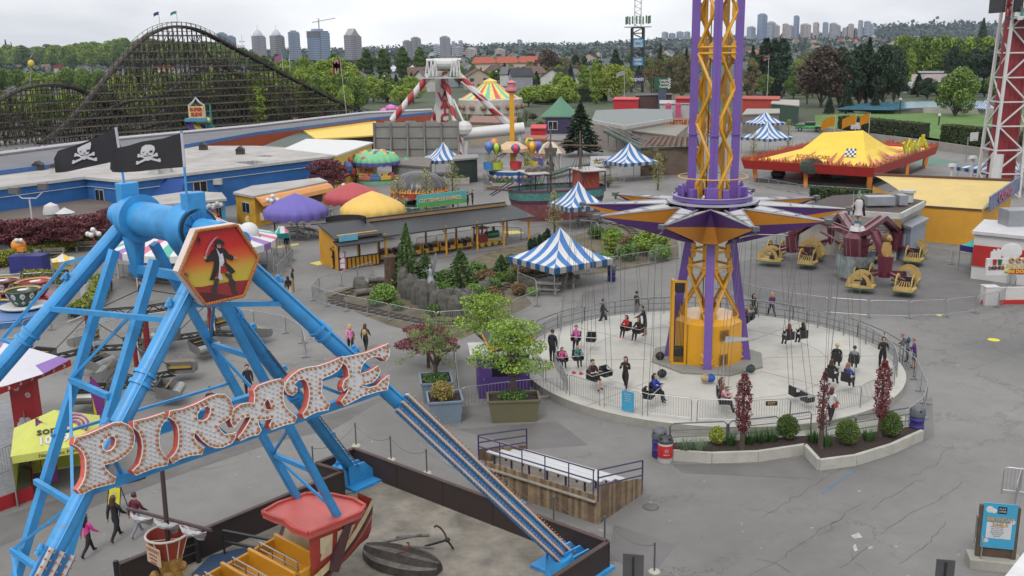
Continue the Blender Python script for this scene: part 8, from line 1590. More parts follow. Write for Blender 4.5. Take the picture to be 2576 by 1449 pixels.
def hedge(pts,w,h,lab,z=0,mat=None,n=4200,name='clipped_hedge'):
	P=[];g=rnd(int(abs(pts[0].x)*10)+7)
	for a,b in zip(pts,pts[1:]):
		d=b-a;o=V(-d.y,d.x,0).normalized();m=n//(len(pts)-1)
		for i in range(m):
			q=g.random();f=int(g.random()*3);x,zz=(g.choice([-1,1])*w/2,g.random()*h) if f<2 else ((g.random()-.5)*w,h);c=a+d*q+o*x;P.append((c.x+g.normal()*.04,c.y+g.normal()*.04,z+zz+g.normal()*.05))
	t=T(name,lab,'hedge',pts[0]);o=leaves('foliage',np.array(P)-np.array([*t.location]),.16 if w>1 else .09,mat or HED,5,t);e=MB()
	for a,b in zip(pts,pts[1:]): e.beam(a+V(0,0,z+h/2),b+V(0,0,z+h/2),w*.9,h*.94)
	e.B('branches',M('hedge_core',(40,46,28),.95,var=.3,sc=3),t,world=1)
RWl=M('retaining_wall',(168,162,152),.9,var=.12,sc=.4,dirt=.15);wl=[(2060,332),(2120,345),(2330,372),(2480,395),(2700,420)];P=GP(wl);e=MB();e.wallz(P,1.3,.3);S(e,'retaining_wall',RWl,'long grey concrete retaining wall below the hedges on the right','wall')
sheet('lawn',GP([(2050,318),(2330,345),(2480,365),(2800,395),(2800,285),(2480,272),(2050,290)],1.2),1.2,M('lawn_green',(92,130,48),.95,var=.2,sc=.3));up=lambda L_:[V(p.x,p.y,0) for p in GP(L_,1.3)]
hedge(up([(2118,322),(2325,345)]),2.2,2.4,'long clipped hedge behind the flame tent flags',1.2);hedge(up([(2378,352),(2490,365)]),2.2,2.6,'clipped hedge left of the drop tower on the wall',1.2);hedge(up([(2540,372),(2640,380)]),2.2,2.6,'clipped hedge right of the drop tower on the wall',1.2)
hedge(GP([(2040,502),(2190,512)]),1.2,1.3,'low clipped hedge in front of the flame tent ride');hedge(GP([(60,712),(170,712)]),.8,.9,'low hedge behind the teacup fence',0,leafmat('golden_leaf',(.07,.09,.012),(.27,.26,.04)),2500);hedge(GP([(250,715),(253,745),(235,770),(190,800)]),1.0,.75,'curved golden green hedge beside the teacups',0,leafmat('lime_hedge',(.05,.075,.012),(.2,.23,.04)),5200)
PLW=M('pool_blue',(86,150,176),.15,var=.1,sc=.2);t=T('boating_pool','shallow pale blue boating pool behind the hedges','pool',G(2230,262,1.3));part(lambda e:slab(e,GP([(2110,272),(2240,274),(2490,264),(2490,254),(2240,256),(2150,262)],2.4),.3),'pool_basin',PLW,t);part(lambda e:e.wallz(GP([(2140,278),(2250,286),(2320,284)],1.2),1.2,.3,1.2),'stone_side',M('pool_stone',(140,128,120),.9,var=.3,sc=2),t);part(lambda e:e.wallz(GP([(2322,284),(2500,288)],1.2),1.4,.3,1.2),'white_side',M('pool_white',(196,192,184),.8,var=.15,sc=1),t)
for u,v,w,lab in ((2330,238,96,'blue and white awning pavilion left of the lawn tree'),(2455,232,60,'blue and white awning pavilion right of the lawn tree')):
	p=G(u,v);s=MPP(p);t=T('awning_pavilion',lab,'pavilion',p);e=MB();h=HT(u,v,214)
	for i in range(6): e.box((-w*s/2+w*s*(i+.5)/6,0,h),(w*s/6,4,2.2),0,i%2,.0)
	e.B('awning',[TW,M('awning_blue',(42,104,196))],t);e=MB();[e.beam((x*w*s/2,0,0),(x*w*s/2,0,h),.2) for x in (-.95,-.3,.3,.95)];e.B('post',GALV,t)
t,P=bldg('park_kiosk','grey roofed kiosk with a white and red board behind the lawn','kiosk',[(2312,184),(2372,184),(2374,180),(2312,180)],5.5,M('kiosk_beige',(186,170,140),.8),M('kiosk_roof',(150,158,166),.7),.8);part(lambda e:e.box(G(2342,200,3)+V(0,-1,.4),(17,.3,3.6)),'banner_board',M('board_white_red',(220,200,200),.6,var=.2,sc=.3),t)
pk=T('green_pickup','bright green pickup truck with printed black sides','pickup truck',G(2035,330),R(-20));GRC=M('pickup_green',(60,170,80),.25,coat=.5)
for nm,m,fn in (('body',GRC,lambda e:(e.box((0,0,.8),(5.4,1.95,.7)),e.box((1.9,0,1.1),(1.6,1.9,.35)))),('cab',M('pickup_dark',(50,60,54),.25),lambda e:e.box((.2,0,1.55),(2.0,1.75,.75))),('bed',M('pickup_print',(70,80,66),.5,var=.4,sc=2),lambda e:e.box((-1.75,0,1.15),(1.9,1.96,.5)))): e=MB();fn(e);e.B(nm,m,pk,bevel=.12)
def wheels(t,xs,y,r):
	for x in xs:
		for sy in (-y,y): e=MB();e.tube((x,sy-.12,r),(x,sy+.12,r),r,14);w=e.B('wheel',M('tyre',(34,34,36),.8),t);e=MB();e.tube((x,sy-.14,r),(x,sy+.14,r),r*.55,10);e.B('rim',GALV,w)
wheels(pk,(-1.7,1.7),.9,.42)
def pcar(c,nm):
	t=T('parked_car','','car');e=MB();P=[(-2.1,.35),(2.1,.35),(2.15,.75),(1.2,.92),(.5,1.42),(-1.0,1.45),(-1.8,.95),(-2.15,.8)];e.add([(x,-.85,z) for x,z in P]+[(x,.85,z) for x,z in P],[tuple(range(7,-1,-1)),tuple(range(8,16))]+[(i,(i+1)%8,(i+1)%8+8,i+8) for i in range(8)]);e.B('body',M('car_'+nm,c,.25,coat=.4),t,bevel=.08);e=MB();e.add([(x,s*.86,z) for s in (-1,1) for x,z in ((1.0,.95),(.45,1.36),(-.95,1.38),(-1.5,.98))],[(0,1,2,3),(7,6,5,4)]);e.B('side_window',WIND,t);wheels(t,(-1.3,1.3),.78,.32);return Proto(t)
for i,(u,v,c,nm,lab) in enumerate(((2385-0,222,(220,220,222),'white','white car before the awning pavilion'),(1975,224,(150,154,160),'silver','silver car in the lot beyond the tower'),(1935,222,(60,70,90),'navy','dark blue car in the lot beyond the tower'),(1892,224,(180,184,190),'silver','second silver car in the lot beyond the tower'),(2160,205,(210,210,214),'white','white car half hidden by the dark firs'),(2290,228,(220,220,222),'white','white van-like car left of the awning pavilion'))): pcar(c,nm+str(i)).put(G(u,v),.2*i,lab,None,1.15)
def hoop(u,v,vt,rz,lab):
	p=G(u,v);h=HT(u,v,vt);t=T('basketball_hoop',lab,'basketball hoop',p,rz);e=MB();e.tube((0,0,0),(0,0,h-.7),.09,8);e.beam((0,0,h-.8),(0,-.9,h-.6),.1);e.B('post',GALV,t);e=MB();e.lathe([(.9,-.04),(.9,.04)],(0,0,0),16);e=MB();e.box((0,-.95,h-.55),(1.7,.06,1.2));e.B('backboard',WHITE,t);e=MB();e.path([(.23*cos(q),-1.25+.23*sin(q),h-.9) for q in np.arange(0,6.2,.6)],.025,4,close=True);e.B('rim',OR,t)
hoop(2430,408,333,.5,'basketball hoop with white backboard right of the flame tent');hoop(2150,350,308,-.3,'basketball hoop behind the flame tent peak');sheet('green_court',GP([(2190+5,402),(2340,395),(2420,408),(2300,418)]),.007,M('court_green',(96,136,116),.8,var=.1))
for u,v,vt,lab in ((2390,480,420,'white mast with cameras in front of the drop tower, left'),(2440,480,400,'white mast with cameras in front of the drop tower, right')): t=T('camera_mast',lab,'mast',G(u,v));h=HT(u,v,vt);e=MB();e.tube((0,0,0),(0,0,h),.2,8);e.B('mast_tube',WHITE,t);e=MB();e.lathe([(.2,h),(.5,h+.05),(.4,h+.35),(.01,h+.4)],(0,0,0),10);e.tube((0,0,h*.5),(1.2,0,h*.5),.08,5);e.B('camera_head',WHITE,t)
# ================================================================== centre background buildings
kb,P=bldg('green_roof_pavilion','purple walled pavilion with a green pyramid roof','pavilion',[(1372,297),(1440,297),(1450,288),(1380,288)],3.2,M('pav_purple',(64,48,92),.6),DGN);c=sum(P,V(0,0,0))/4;s=MPP(c);part(lambda e:e.lathe([(s*52,3.2),(s*22,5.4),(.1,7.2)],V(c.x,c.y,0),8),'pyramid_roof',M('green_tin',(84,140,110),.6,var=.08),kb);pane(kb,V(P[0].x,P[0].y,0),V(P[1].x,P[1].y,0),.8,2.6,.1,.45)
fb,P=bldg('flat_roof_hall','wide low hall with a grey flat roof and cream rim','hall',[(1490,305),(1570,320),(1690,300),(1690,278),(1600,276),(1500,280)],4.2,M('hall_cream',(176,166,156),.8,var=.1),M('flatroof_grey',(140,146,144),.9,var=.1));q=GP([(1490,305),(1570,320),(1690,300)],4.5);part(lambda e:[e.beam(a+V(0,-.6,0),b+V(0,-.6,0),.3,.6) for a,b in zip(q,q[1:])],'roof_rim',TRW,fb)
f2,P=bldg('lower_flat_hall','lower cream hall with dark openings beside the rusty roof','hall',[(1540,325),(1700,345),(1730,318),(1560,312)],3.2,M('hall_cream',(176,166,156)),M('flatroof_tan',(150,146,136),.9,var=.1));a,b=V(P[0].x,P[0].y,0),V(P[1].x,P[1].y,0);[pane(f2,a,b,.6,2.4,k,k+.1) for k in (.15,.35,.55)]
rr,P=bldg('rusty_roof_barn','barn-like stall with a rusty streaked corrugated roof','barn',[(1612,375),(1745,372),(1745,350),(1640,350)],3.6,M('barn_wood',(112,96,84),.9,var=.2),DGN);A_=[G(1610,356+18,3.6),G(1760,374,3.6),G(1755,336+14,4.9),G(1635,336+14,4.9)];RS=[M('rust_a',(168,140,128),.8,var=.25,sc=2),M('rust_b',(190,176,164),.8,var=.2,sc=2),M('rust_c',(136,104,92),.8,var=.25,sc=2)]
part(lambda e:[e.add([A_[0].lerp(A_[1],i/30)+UPV*.3,A_[0].lerp(A_[1],(i+1)/30)+UPV*.3,A_[3].lerp(A_[2],(i+1)/30)+UPV*.3,A_[3].lerp(A_[2],i/30)+UPV*.3],[(0,1,2,3),(3,2,1,0)],(i*7)%3) for i in range(30)],'corrugated_roof',RS,rr)
ks=T('creek_sign','long orange-brown sign board with dark red lettering by the rusty roof','sign',G(1725,362));s=MPP(ks.location);z=HT(1725,362,307);e=MB();e.box((0,0,z),(s*112,.2,s*20));kp=e.B('board',M('creek_tan',(206,146,112),.7,var=.1),ks);text('KETTLE CREEK',s*13,M('creek_red',(130,50,48),.6),kp,face_mt(V(0,-.13,z),V(1,0,0),(0,0,1)),ext=.02,bold=.03);e=MB();[e.tube((x*s,0,0),(x*s,0,z),.15,6) for x in (-48,48)];e.B('post',OLD,ks)
for u,v,vt,w,lab,c in ((1693,300,275,14,'pink cut-out figure pair on the hall roof',(214,80,130)),): t=T('pink_cutouts',lab,'sign',G(u,v));s=MPP(t.location);z=HT(u,v,vt)*.7;e=MB();[(e.sph((x,0,z+1.6),.7,8,5,sy=.3),e.box((x,0,z),(1.3,.3,2.4))) for x in (-1.2,1.2)];e.B('figures',M('cut_pink',c,.6),t);e=MB();e.tube((0,.2,0),(0,.2,z),.15,5);e.B('post',GALV,t)
rb3,P=bldg('red_booth','bright red panelled booth with red roof before the lime tree','booth',[(1543,252),(1605,252),(1608,246),(1546,246)],4.0,M('booth_red',(206,36,48),.6,var=.08),M('booth_red_roof',(216,60,66),.6))
for i,(L_,h,wc,rc_,nm,lab) in enumerate((([(1600,242),(1690,240),(1690,236),(1600,237)],4.5,(96,70,64),(90,80,78),'brown_shop','dark brown shop behind the red booth'),([(1660,262),(1745,262),(1745,254),(1660,254)],3.5,(196,196,194),(190,190,190),'white_shed','long white shed beside the purple tower'),([(1868,250),(1960,252),(1962,244),(1870,243)],4.6,(196,70,56),(186,76,60),'red_front_stall','stall with a red front board right of the tower'),([(1868,290),(1960,286),(1960,276),(1880,276)],3.6,(140,130,120),(170,168,160),'grey_midway_stall','grey midway stall below the red front board'),([(1940,262),(2010,268),(2010,254),(1945,252)],4.2,(60,90,76),(180,176,166),'green_side_shed','dark green sided shed beside the firs'),([(1180,310),(1290,312),(1300,296),(1190,294)],4.0,(190,176,150),(150,110,96),'cream_stall_row','cream stall row below the merry-go-round'),([(1320,352),(1372,352),(1376,344),(1324,344)],3.0,(160,120,96),(176,98,70),'brown_roof_stall','small stall with an orange-brown roof behind the balloons'),([(1335,325),(1372,325),(1374,316),(1338,316)],3.0,(206,40,50),(220,70,80),'pink_red_stall','small pink-red stall left of the dark conifer'),([(1140,405),(1200,400),(1200,392),(1145,394)],3.0,(40,56,50),(150,150,146),'dark_green_hoarding','dark green hoarding right of the marquee'),([(985,415),(1080,424),(1085,398),(1010,400)],2.2,(150,152,150),(120,112,106),'grey_store','grey storehouse between green canopy and marquee'),([(1700,250),(1745,250),(1745,243),(1700,243)],4.6,(186,40,44),(176,60,56),'red_midway_stall','red midway stall left of the tower'))): bldg(nm,lab,'building',L_,h,M('w_'+nm,wc,.75,var=.12),M('r_'+nm,rc_,.8,var=.12))
lg=T('checkered_sign','green sign board with a chequered right edge on blue-grey posts','sign',G(1665,285));s=MPP(lg.location);z=HT(1665,285,210);e=MB();e.box((0,0,z),(s*40,.3,s*30));lp=e.B('board',M('board_darkgreen',(24,92,64),.6),lg);e=MB();[e.box((s*(15.5+3*(j%2)),-.2,z-s*12+j%2*0+s*3*j),(s*3,.1,s*3)) for j in range(9)];e.B('chequer',TW,lp);[text(w_,s*8,TW,lp,face_mt(V(s*4,-.2,z+s*(8-8*k)),V(1,0,0),(0,0,1)),ext=.02,bold=.02) for k,w_ in enumerate(('Langara','Family','Festival'))];e=MB();[e.tube((x*s,0,0),(x*s,0,z-s*15),.45,8) for x in (-6,0,6)];e.B('post',M('post_slate',(76,96,116),.6),lg)
cs_=T('stair_ramp','grey railed ramp of the green midway coaster descending to the marquee','ramp',G(1600,370));a,b=G(1530,330,3.4),G(1640,385,.6);n=V((b-a).y,-(b-a).x,0).normalized();part(lambda e:[e.beam(a,b,2.2,.25),e.beam(G(1640,385,.6),G(1440,420,1.0),1.2,.25),e.beam(G(1440,420,1.0),G(1380,440,.6),1.2,.25)],'ramp_deck',M('ramp_green',(74,96,84),.7,var=.15),cs_);part(lambda e:[(e.tube(a+n*k+UPV*z,b+n*k+UPV*z,.05,5)) for k in (-1.1,1.1) for z in (.5,1.1)]+[e.tube(a.lerp(b,i/9)+n*k,a.lerp(b,i/9)+n*k+UPV*1.1,.04,4) for i in range(10) for k in (-1.1,1.1)]+[e.tube(V(*a.lerp(b,i/5)[:2],0),a.lerp(b,i/5),.08,5) for i in range(5)],'handrail',GALV,cs_)
for i in range(9): plant(('maroon','mid','olive')[i%3],1290+i*17,330-(i%4)*9,312-(i%3)*8-(i%4)*9,'among the stalls behind the balloon ride',24,'small trees among the stalls')
hedge(GP([(1340,262),(1525,255)]),2.0,4.5,'long tall hedge behind the gravel yard');hedge(GP([(1640,236),(1745,232)]),2.0,3.0,'hedge behind the white shed');sheet('parking_strip',GP([(1860,230),(2010,226),(2020,210),(1860,212)]),.02,ASPH)
for u,vb,vt,lab in ((520,240,80,'tall antenna mast behind the coaster descent'),): t=T('radio_mast',lab,'mast',G(613,160));h=HT(613,160,86);e=MB();e.tube((0,0,0),(0,0,h),.9,5,.3);e.B('mast_tube',GALV,t);e=MB();[e.box((x,0,h*z),(1.2,1.2,3)) for x in (-5,-2.5,2.5,5) for z in (.75,.6)];[e.beam((-6,0,h*z),(6,0,h*z),.4) for z in (.75,.6)];e.B('antennas',GALV,t)
for u,v,vt in ((985,248,130),(970,260,192),(1180,300,240),(2262,300,250),(2360,330,290),(1250,250,180),(2480,315,250)):
	t=T('lamp_post','slim dark lamp post standing over the park at a distance','lamp post',G(u,v),0,'distant lamp posts');h=HT(u,v,vt);e=MB();e.tube((0,0,0),(0,0,h),.14,6);e.B('post',IRON,t);e=MB();e.sph((0,0,h),.35,8,5);e.B('lamp_head',WHITE,t)
# ================================================================== background
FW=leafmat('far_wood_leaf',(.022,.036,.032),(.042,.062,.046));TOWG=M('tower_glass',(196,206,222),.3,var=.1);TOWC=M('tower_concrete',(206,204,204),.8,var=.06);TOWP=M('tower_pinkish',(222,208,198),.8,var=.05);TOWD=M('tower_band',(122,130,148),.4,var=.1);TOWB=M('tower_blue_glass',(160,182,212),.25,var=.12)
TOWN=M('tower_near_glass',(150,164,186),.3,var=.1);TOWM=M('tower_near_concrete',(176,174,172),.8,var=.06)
def hill(name,ridge,Y,Y0,drop,mat):
	e=MB();nx=90;vs=[];us=[r[0] for r in ridge];g=rnd(len(ridge))
	for i in range(nx+1):
		u=us[0]+(us[-1]-us[0])*i/nx;v=np.interp(u,us,[r[1] for r in ridge])
		top=DY(u,v,Y)
		for j in range(9):
			q=j/8;y=Y0+(Y-Y0)*q;z=-.5+(top.z+.5)*(q**1.5);x=top.x*(y/Y)
			vs.append((x,y,z+(g.random()*5*q if 0<j<8 else 0)))
		vs.append((top.x*1.15,Y*1.15,-1))
	k=10;e.add(vs,[(i*k+j,(i+1)*k+j,(i+1)*k+j+1,i*k+j+1) for i in range(nx) for j in range(k-1)])
	o=e.B(name,mat,None,True);o['kind']='structure'
	def smp(u,q):
		top=DY(u,np.interp(u,us,[r[1] for r in ridge]),Y);y=Y0+(Y-Y0)*q;return V(top.x*y/Y,y,-.5+(top.z+.5)*q**1.5)
	return smp
HM=M('hill_green',(66,80,72),.95,var=.3,sc=.004)
h1=hill('hills',[(-900,140),(0,138),(500,132),(880,126),(1040,118),(1200,116),(1300,114),(1500,112),(1600,106),(1680,100),(1800,96),(1890,94),(1990,90),(2200,84),(2400,92),(2700,95),(3400,90)],3600,900,0,HM)
h2=hill('forest_mountain',[(1990,98),(2150,82),(2210,70),(2300,66),(2400,64),(2500,66),(2620,64),(2800,70),(3300,72)],4300,3300,0,HM)
def scatter(name,smp,n,u0,u1,q0,q1,size,seed,lab):
	g=rnd(seed);P=[]
	for i in range(n):
		q=q0+(q1-q0)*g.random()**.8;p=smp(u0+(u1-u0)*g.random(),q);s=size*(.5+q)
		for k in range(5): P.append((p.x+g.normal()*s*.5,p.y+g.normal()*s*.5,p.z+s*.45+g.normal()*s*.3))
	o=leaves(name,np.array(P),size*.55,FW,seed,asp=.8);tag(o,None,None,None,'stuff');o['label']=lab;return o
scatter('distant_wood',h1,6000,-500,3000,.05,1.0,7.5,11,'distant tree cover on the hills');scatter('mountain_forest',h2,1300,2010,3000,.2,1.0,16,12,'dark forest on the far mountain')
def tower_block(u,v0,vt,w,Y,mat,kind,lab,grp,bands=12):
	b=DY(u,v0,Y);h=DY(u,vt,Y).z-b.z;W=w*Y/F;t=T('apartment_tower',lab,'tower block',b,.3+(u%7)*.1,grp);e=MB()
	W*=.8;e.box((0,0,h/2),(W,W*.8,h));e.box((W*.25,-W*.2,h*.47),(W*.62,W*.6,h*.94));e.B('facade',mat,t)
	e=MB();
	for i in range(bands): z=h*(i+.7)/(bands+.4);e.box((0,0,z),(W*1.01,W*.81,h/bands*.42));e.box((W*.25,-W*.2,z*.94),(W*.63,W*.61,h/bands*.4))
	e.B('window_bands',TOWD,t);e=MB()
	if kind=='dome': e.lathe([(W*.48,h),(W*.40,h+W*.22),(W*.22,h+W*.45),(.01,h+W*.62)],(0,0,0),10);e.tube((0,0,h+W*.5),(0,0,h+W*.95),W*.02,4)
	elif kind=='gable': e.add([(-W*.4,-W*.4,h),(W*.4,-W*.4,h),(W*.4,W*.4,h),(-W*.4,W*.4,h),(0,-W*.4,h+W*.5),(0,W*.4,h+W*.5)],[(0,1,4),(1,2,5,4),(2,3,5),(3,0,4,5)])
	else: e.box((0,0,h+W*.05),(W*.55,W*.5,W*.16))
	e.B('roof_cap',TOWG if kind=='dome' else mat,t);return t,b,h,W
near='towers on the left skyline';far='towers on the right skyline'
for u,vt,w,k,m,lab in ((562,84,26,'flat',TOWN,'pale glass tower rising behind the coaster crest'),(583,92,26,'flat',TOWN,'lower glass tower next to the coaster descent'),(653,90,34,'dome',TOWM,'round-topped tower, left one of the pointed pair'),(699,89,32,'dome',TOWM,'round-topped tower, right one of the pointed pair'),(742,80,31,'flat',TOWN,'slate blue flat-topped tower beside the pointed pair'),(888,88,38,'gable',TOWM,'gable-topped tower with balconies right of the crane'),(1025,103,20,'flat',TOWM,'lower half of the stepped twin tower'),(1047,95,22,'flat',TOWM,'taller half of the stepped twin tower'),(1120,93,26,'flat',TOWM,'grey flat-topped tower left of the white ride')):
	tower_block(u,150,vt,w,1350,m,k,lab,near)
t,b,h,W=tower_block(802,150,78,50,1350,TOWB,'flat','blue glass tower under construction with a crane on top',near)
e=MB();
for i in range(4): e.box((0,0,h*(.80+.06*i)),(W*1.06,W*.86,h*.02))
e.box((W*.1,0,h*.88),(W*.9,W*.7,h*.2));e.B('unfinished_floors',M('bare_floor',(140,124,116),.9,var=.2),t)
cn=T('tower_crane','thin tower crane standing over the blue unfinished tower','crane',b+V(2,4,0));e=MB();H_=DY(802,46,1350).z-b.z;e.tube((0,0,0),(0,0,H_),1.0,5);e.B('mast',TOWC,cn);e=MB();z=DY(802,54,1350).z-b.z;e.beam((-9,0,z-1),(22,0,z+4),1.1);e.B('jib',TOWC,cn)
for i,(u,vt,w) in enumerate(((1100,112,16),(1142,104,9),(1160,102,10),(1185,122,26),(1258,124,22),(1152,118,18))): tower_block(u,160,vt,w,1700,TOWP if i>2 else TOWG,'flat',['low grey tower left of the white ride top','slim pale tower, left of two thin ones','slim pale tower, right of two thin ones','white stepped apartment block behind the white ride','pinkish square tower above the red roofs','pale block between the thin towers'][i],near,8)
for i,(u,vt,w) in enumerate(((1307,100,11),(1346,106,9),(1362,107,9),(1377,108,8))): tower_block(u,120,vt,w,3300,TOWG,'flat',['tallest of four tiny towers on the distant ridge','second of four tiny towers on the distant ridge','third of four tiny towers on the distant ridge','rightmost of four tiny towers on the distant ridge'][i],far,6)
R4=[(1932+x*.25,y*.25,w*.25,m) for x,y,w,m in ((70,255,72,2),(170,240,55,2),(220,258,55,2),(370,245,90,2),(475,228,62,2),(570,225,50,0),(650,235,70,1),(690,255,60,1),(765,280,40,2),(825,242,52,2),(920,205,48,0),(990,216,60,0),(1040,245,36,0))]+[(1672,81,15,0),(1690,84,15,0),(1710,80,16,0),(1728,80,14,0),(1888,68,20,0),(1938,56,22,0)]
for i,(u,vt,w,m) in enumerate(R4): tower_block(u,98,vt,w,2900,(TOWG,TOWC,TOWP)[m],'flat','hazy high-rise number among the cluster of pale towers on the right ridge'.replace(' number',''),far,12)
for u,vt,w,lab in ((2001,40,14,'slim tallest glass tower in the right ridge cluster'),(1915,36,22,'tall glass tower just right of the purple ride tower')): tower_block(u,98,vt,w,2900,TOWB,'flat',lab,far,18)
g=rnd(77)
for i in range(46): u=-20+i*14.5+g.normal()*4;plant(('mid','mid2','fresh')[i%3],u,172+g.random()*6,np.interp(u,[0,150,330,520,640],[118,112,98,104,130])+g.normal()*3,'in the wood on the left horizon',38+g.random()*14,'wood on the left horizon')
plant('fir',22,172,98,'on the far left horizon',22);plant('fir',36,174,104,'next to the far left fir',16)
for u,vt,w in ((648,138,34),(668,140,40),(700,136,44),(925,124,38),(967,123,44),(1015,120,44),(1058,118,34),(1062,160,34),(905,150,40),(842,135,40)): plant('pop',u,208,vt,'in the row below the skyline',w,'clipped poplars below the skyline')
for i in range(64):
	u=-30+i*14.8+g.normal()*5;plant(('mid2','fresh','fresh2','mid')[i%4],u,300+g.random()*30-max(0,u-500)*.06,np.interp(u,[0,120,300,500,700,900],[215,215,205,180,165,175])+g.random()*42,'growing behind the wooden coaster',40+g.random()*22,'trees behind the wooden coaster')
for i in range(44): u=-30+(i*41)%700;plant(('mid','fresh','mid2')[i%3],u,200+(i*7)%44,168+(i*5)%22,'in the lots behind the coaster',44,'trees in the lots behind the coaster')
for u,vb,vt,w in ((720,238,148,70),(770,245,140,60),(815,262,148,80),(855,262,140,90),(890,262,170,60),(940,255,190,60),(975,258,205,70),(1010,262,215,60),(1040,258,190,56)): plant('fresh',u,vb,vt,'between the coaster and the white ride',w,'trees between coaster and white ride')
for i,u in enumerate(range(880,1100,13)): plant(('fir','mid2','mid')[i%3],u,222+(i*7)%9,178+(i*13)%22,'in the neighbourhood behind the white ride',26,'neighbourhood trees in the middle')
for i in range(34): u=1130+i*17+g.normal()*5;plant(('mid','fresh','mid2','fir','olive')[i%5],u,205+g.random()*16,160+g.random()*22,'in the neighbourhood of the middle distance',34,'middle distance trees')
plant('maroon',1380,200,124,'rising from the houses in the middle',66)
for u,vb,vt,w,k in ((1545,256,160,94,'lime'),(1470,238,165,40,'fresh2'),(1500,262,150,40,'fresh2'),(1425,270,190,60,'fresh'),(1375,262,210,60,'fresh'),(1330,268,215,50,'fresh'),(1350,255,215,40,'fresh'),(1410,250,180,50,'fresh')): plant(k,u,vb,vt,'behind the midway in the middle',w,'trees behind the midway')
plant('cyp',1548,205,126,'behind the lime green tree');plant('cyp',1450,205,138,'in the middle distance');plant('cyp',1470,205,142,'beside another in the middle distance')
for u,vt,w in ((1648,150,60),(1680,145,70),(1715,140,66),(1745,140,60),(1668,185,50),(1880,150,60)): plant('olive',u,262,vt,'beside the purple ride tower',w,'budding trees by the purple tower')
for u,vb,vt,w,k in ((1660,222,110,40,'fir'),(1725,225,118,44,'fir'),(1890,240,112,54,'fir'),(1922,240,98,50,'cyp'),(1965,222,98,50,'cyp'),(1945,225,100,44,'cyp')): plant(k,u,vb,vt,'beyond the parking area',w,'trees beyond the parking area')
for u,vb,vt,w,k in ((2065,270,118,120,'maroon'),(2030,262,150,60,'olive'),(2110,268,115,90,'pine'),(2178,262,92,78,'fir'),(2160,265,108,90,'pine'),(2220,265,108,90,'pine'),(2248,260,112,60,'pine'),(2450,215,120,80,'pine'),(2500,215,110,80,'pine'),(2395,215,112,50,'pine')): plant(k,u,vb,vt,'in the dark clump by the pool',w,'dark trees by the pool')
for i in range(11): u=2265+i*21;plant(('fresh','mid2')[i%2],u,205,86+(i*17)%12,'in the bright belt on the right',60,'bright green belt on the right')
plant('fresh2',2285,215,125,'yellowish in front of the bright belt',36);plant('fir',2466,150,44,'rising alone against the sky on the right',50);plant('mid',2402,306,168,'alone on the picnic lawn',92)
for u,vb,vt,w in ((2128,290,200,46),(2200,290,222,40),(2085,290,235,34)): plant('fir',u,vb,vt,'young, in front of the pool',w,'young firs by the pool')
plant('fir',1460,392,258,'beside the midway stairs',125);plant('olive',1650,448,375,'in the midway bed',70);plant('olive',1530,470,440,'low in the midway bed',70)
for i in range(26): u=1960+i*25+g.normal()*6;plant(('mid','fir','olive')[i%3],u,150+g.random()*22,118+g.random()*18,'on the near hillside to the right',28,'near hillside trees')
for i in range(30): u=1880+i*24;plant('mid2',u,138,116+g.random()*8,'far up the hillside',20,'hillside trees far up')
g=rnd(99)
for i in range(120):
	u=880+g.random()*1720;v=148+g.random()*62
	if 1720<u<1880: continue
	plant(('mid','mid2','fresh','fir','mid','olive')[i%6],u,v,v-16-(v-140)*.35-g.random()*8,'in the wooded neighbourhood beyond the park',22+g.random()*16,'neighbourhood trees beyond the park')
for i in range(30): u=1900+i*24;plant(('pine','mid','fir')[i%3],u,236+(i*7)%16,176+(i*11)%30,'behind the pool and the lawn',52,'trees behind the pool')
def house(name,wall,roof,w=9,d=8,h=5):
	t=T(name,'','house');e=MB();e.box((0,0,h/2),(w,d,h));e.add([(-w/2,-d/2,h),(w/2,-d/2,h),(w/2,d/2,h),(-w/2,d/2,h),(0,-d/2,h+2.6),(0,d/2,h+2.6)],[(0,1,4),(2,3,5)]);e.B('wall',wall,t)
	e=MB();
	for s in (-1,1): e.add([(s*(w/2+.5),-d/2-.5,h-.25),(s*(w/2+.5),d/2+.5,h-.25),(0,d/2+.5,h+2.7),(0,-d/2-.5,h+2.7)],[(0,1,2,3),(3,2,1,0)])
	e.B('roof',roof,t);e=MB()
	for x in (-w*.28,w*.28):
		for z in (1.5,3.7): e.box((x,-d/2-.03,z),(1.5,.06,1.2))
	e.B('window',M('house_window',(70,78,90),.2),t);e=MB();e.box((0,-d/2-.03,1.1),(1.1,.06,2.1));e.B('door',M('house_door',(110,90,80),.6),t);e=MB();e.box((w*.2,d*.1,h+2.4),(.7,.7,1.6));e.B('chimney',M('chimney_brick',(150,100,84),.9),t);return Proto(t)
HS=[(house('white_house',M('house_white',(216,214,208),.8),M('shingle_grey',(110,108,110),.9)),'white house with grey roof'),(house('beige_house',M('house_beige',(196,180,160),.8),M('shingle_brown',(124,98,88),.9)),'beige house with brown roof'),(house('grey_house',M('house_grey',(160,164,170),.8),M('shingle_dark',(86,86,92),.9)),'grey house with dark roof'),(house('red_roof_house',M('house_cream',(214,200,180),.8),M('tile_red',(176,92,70),.9)),'cream house with red tiled roof')]
def hs(k,u,v,rz,where,grp,sc=1): HS[k][0].put(G(u,v),rz,HS[k][1]+' '+where,grp,sc)
for i,(u,v,k) in enumerate(((14,176,2),(48,178,1),(84,182,0),(118,180,1),(150,184,3),(182,180,0),(215,184,2),(420,190,3),(460,186,2),(545,190,0),(760,190,1),(775,205,0),(800,196,2),(830,200,3),(860,196,2))): hs(k,u,v,.3+(i%5)*.4,'in the street beyond the coaster','houses beyond the coaster',1.25)
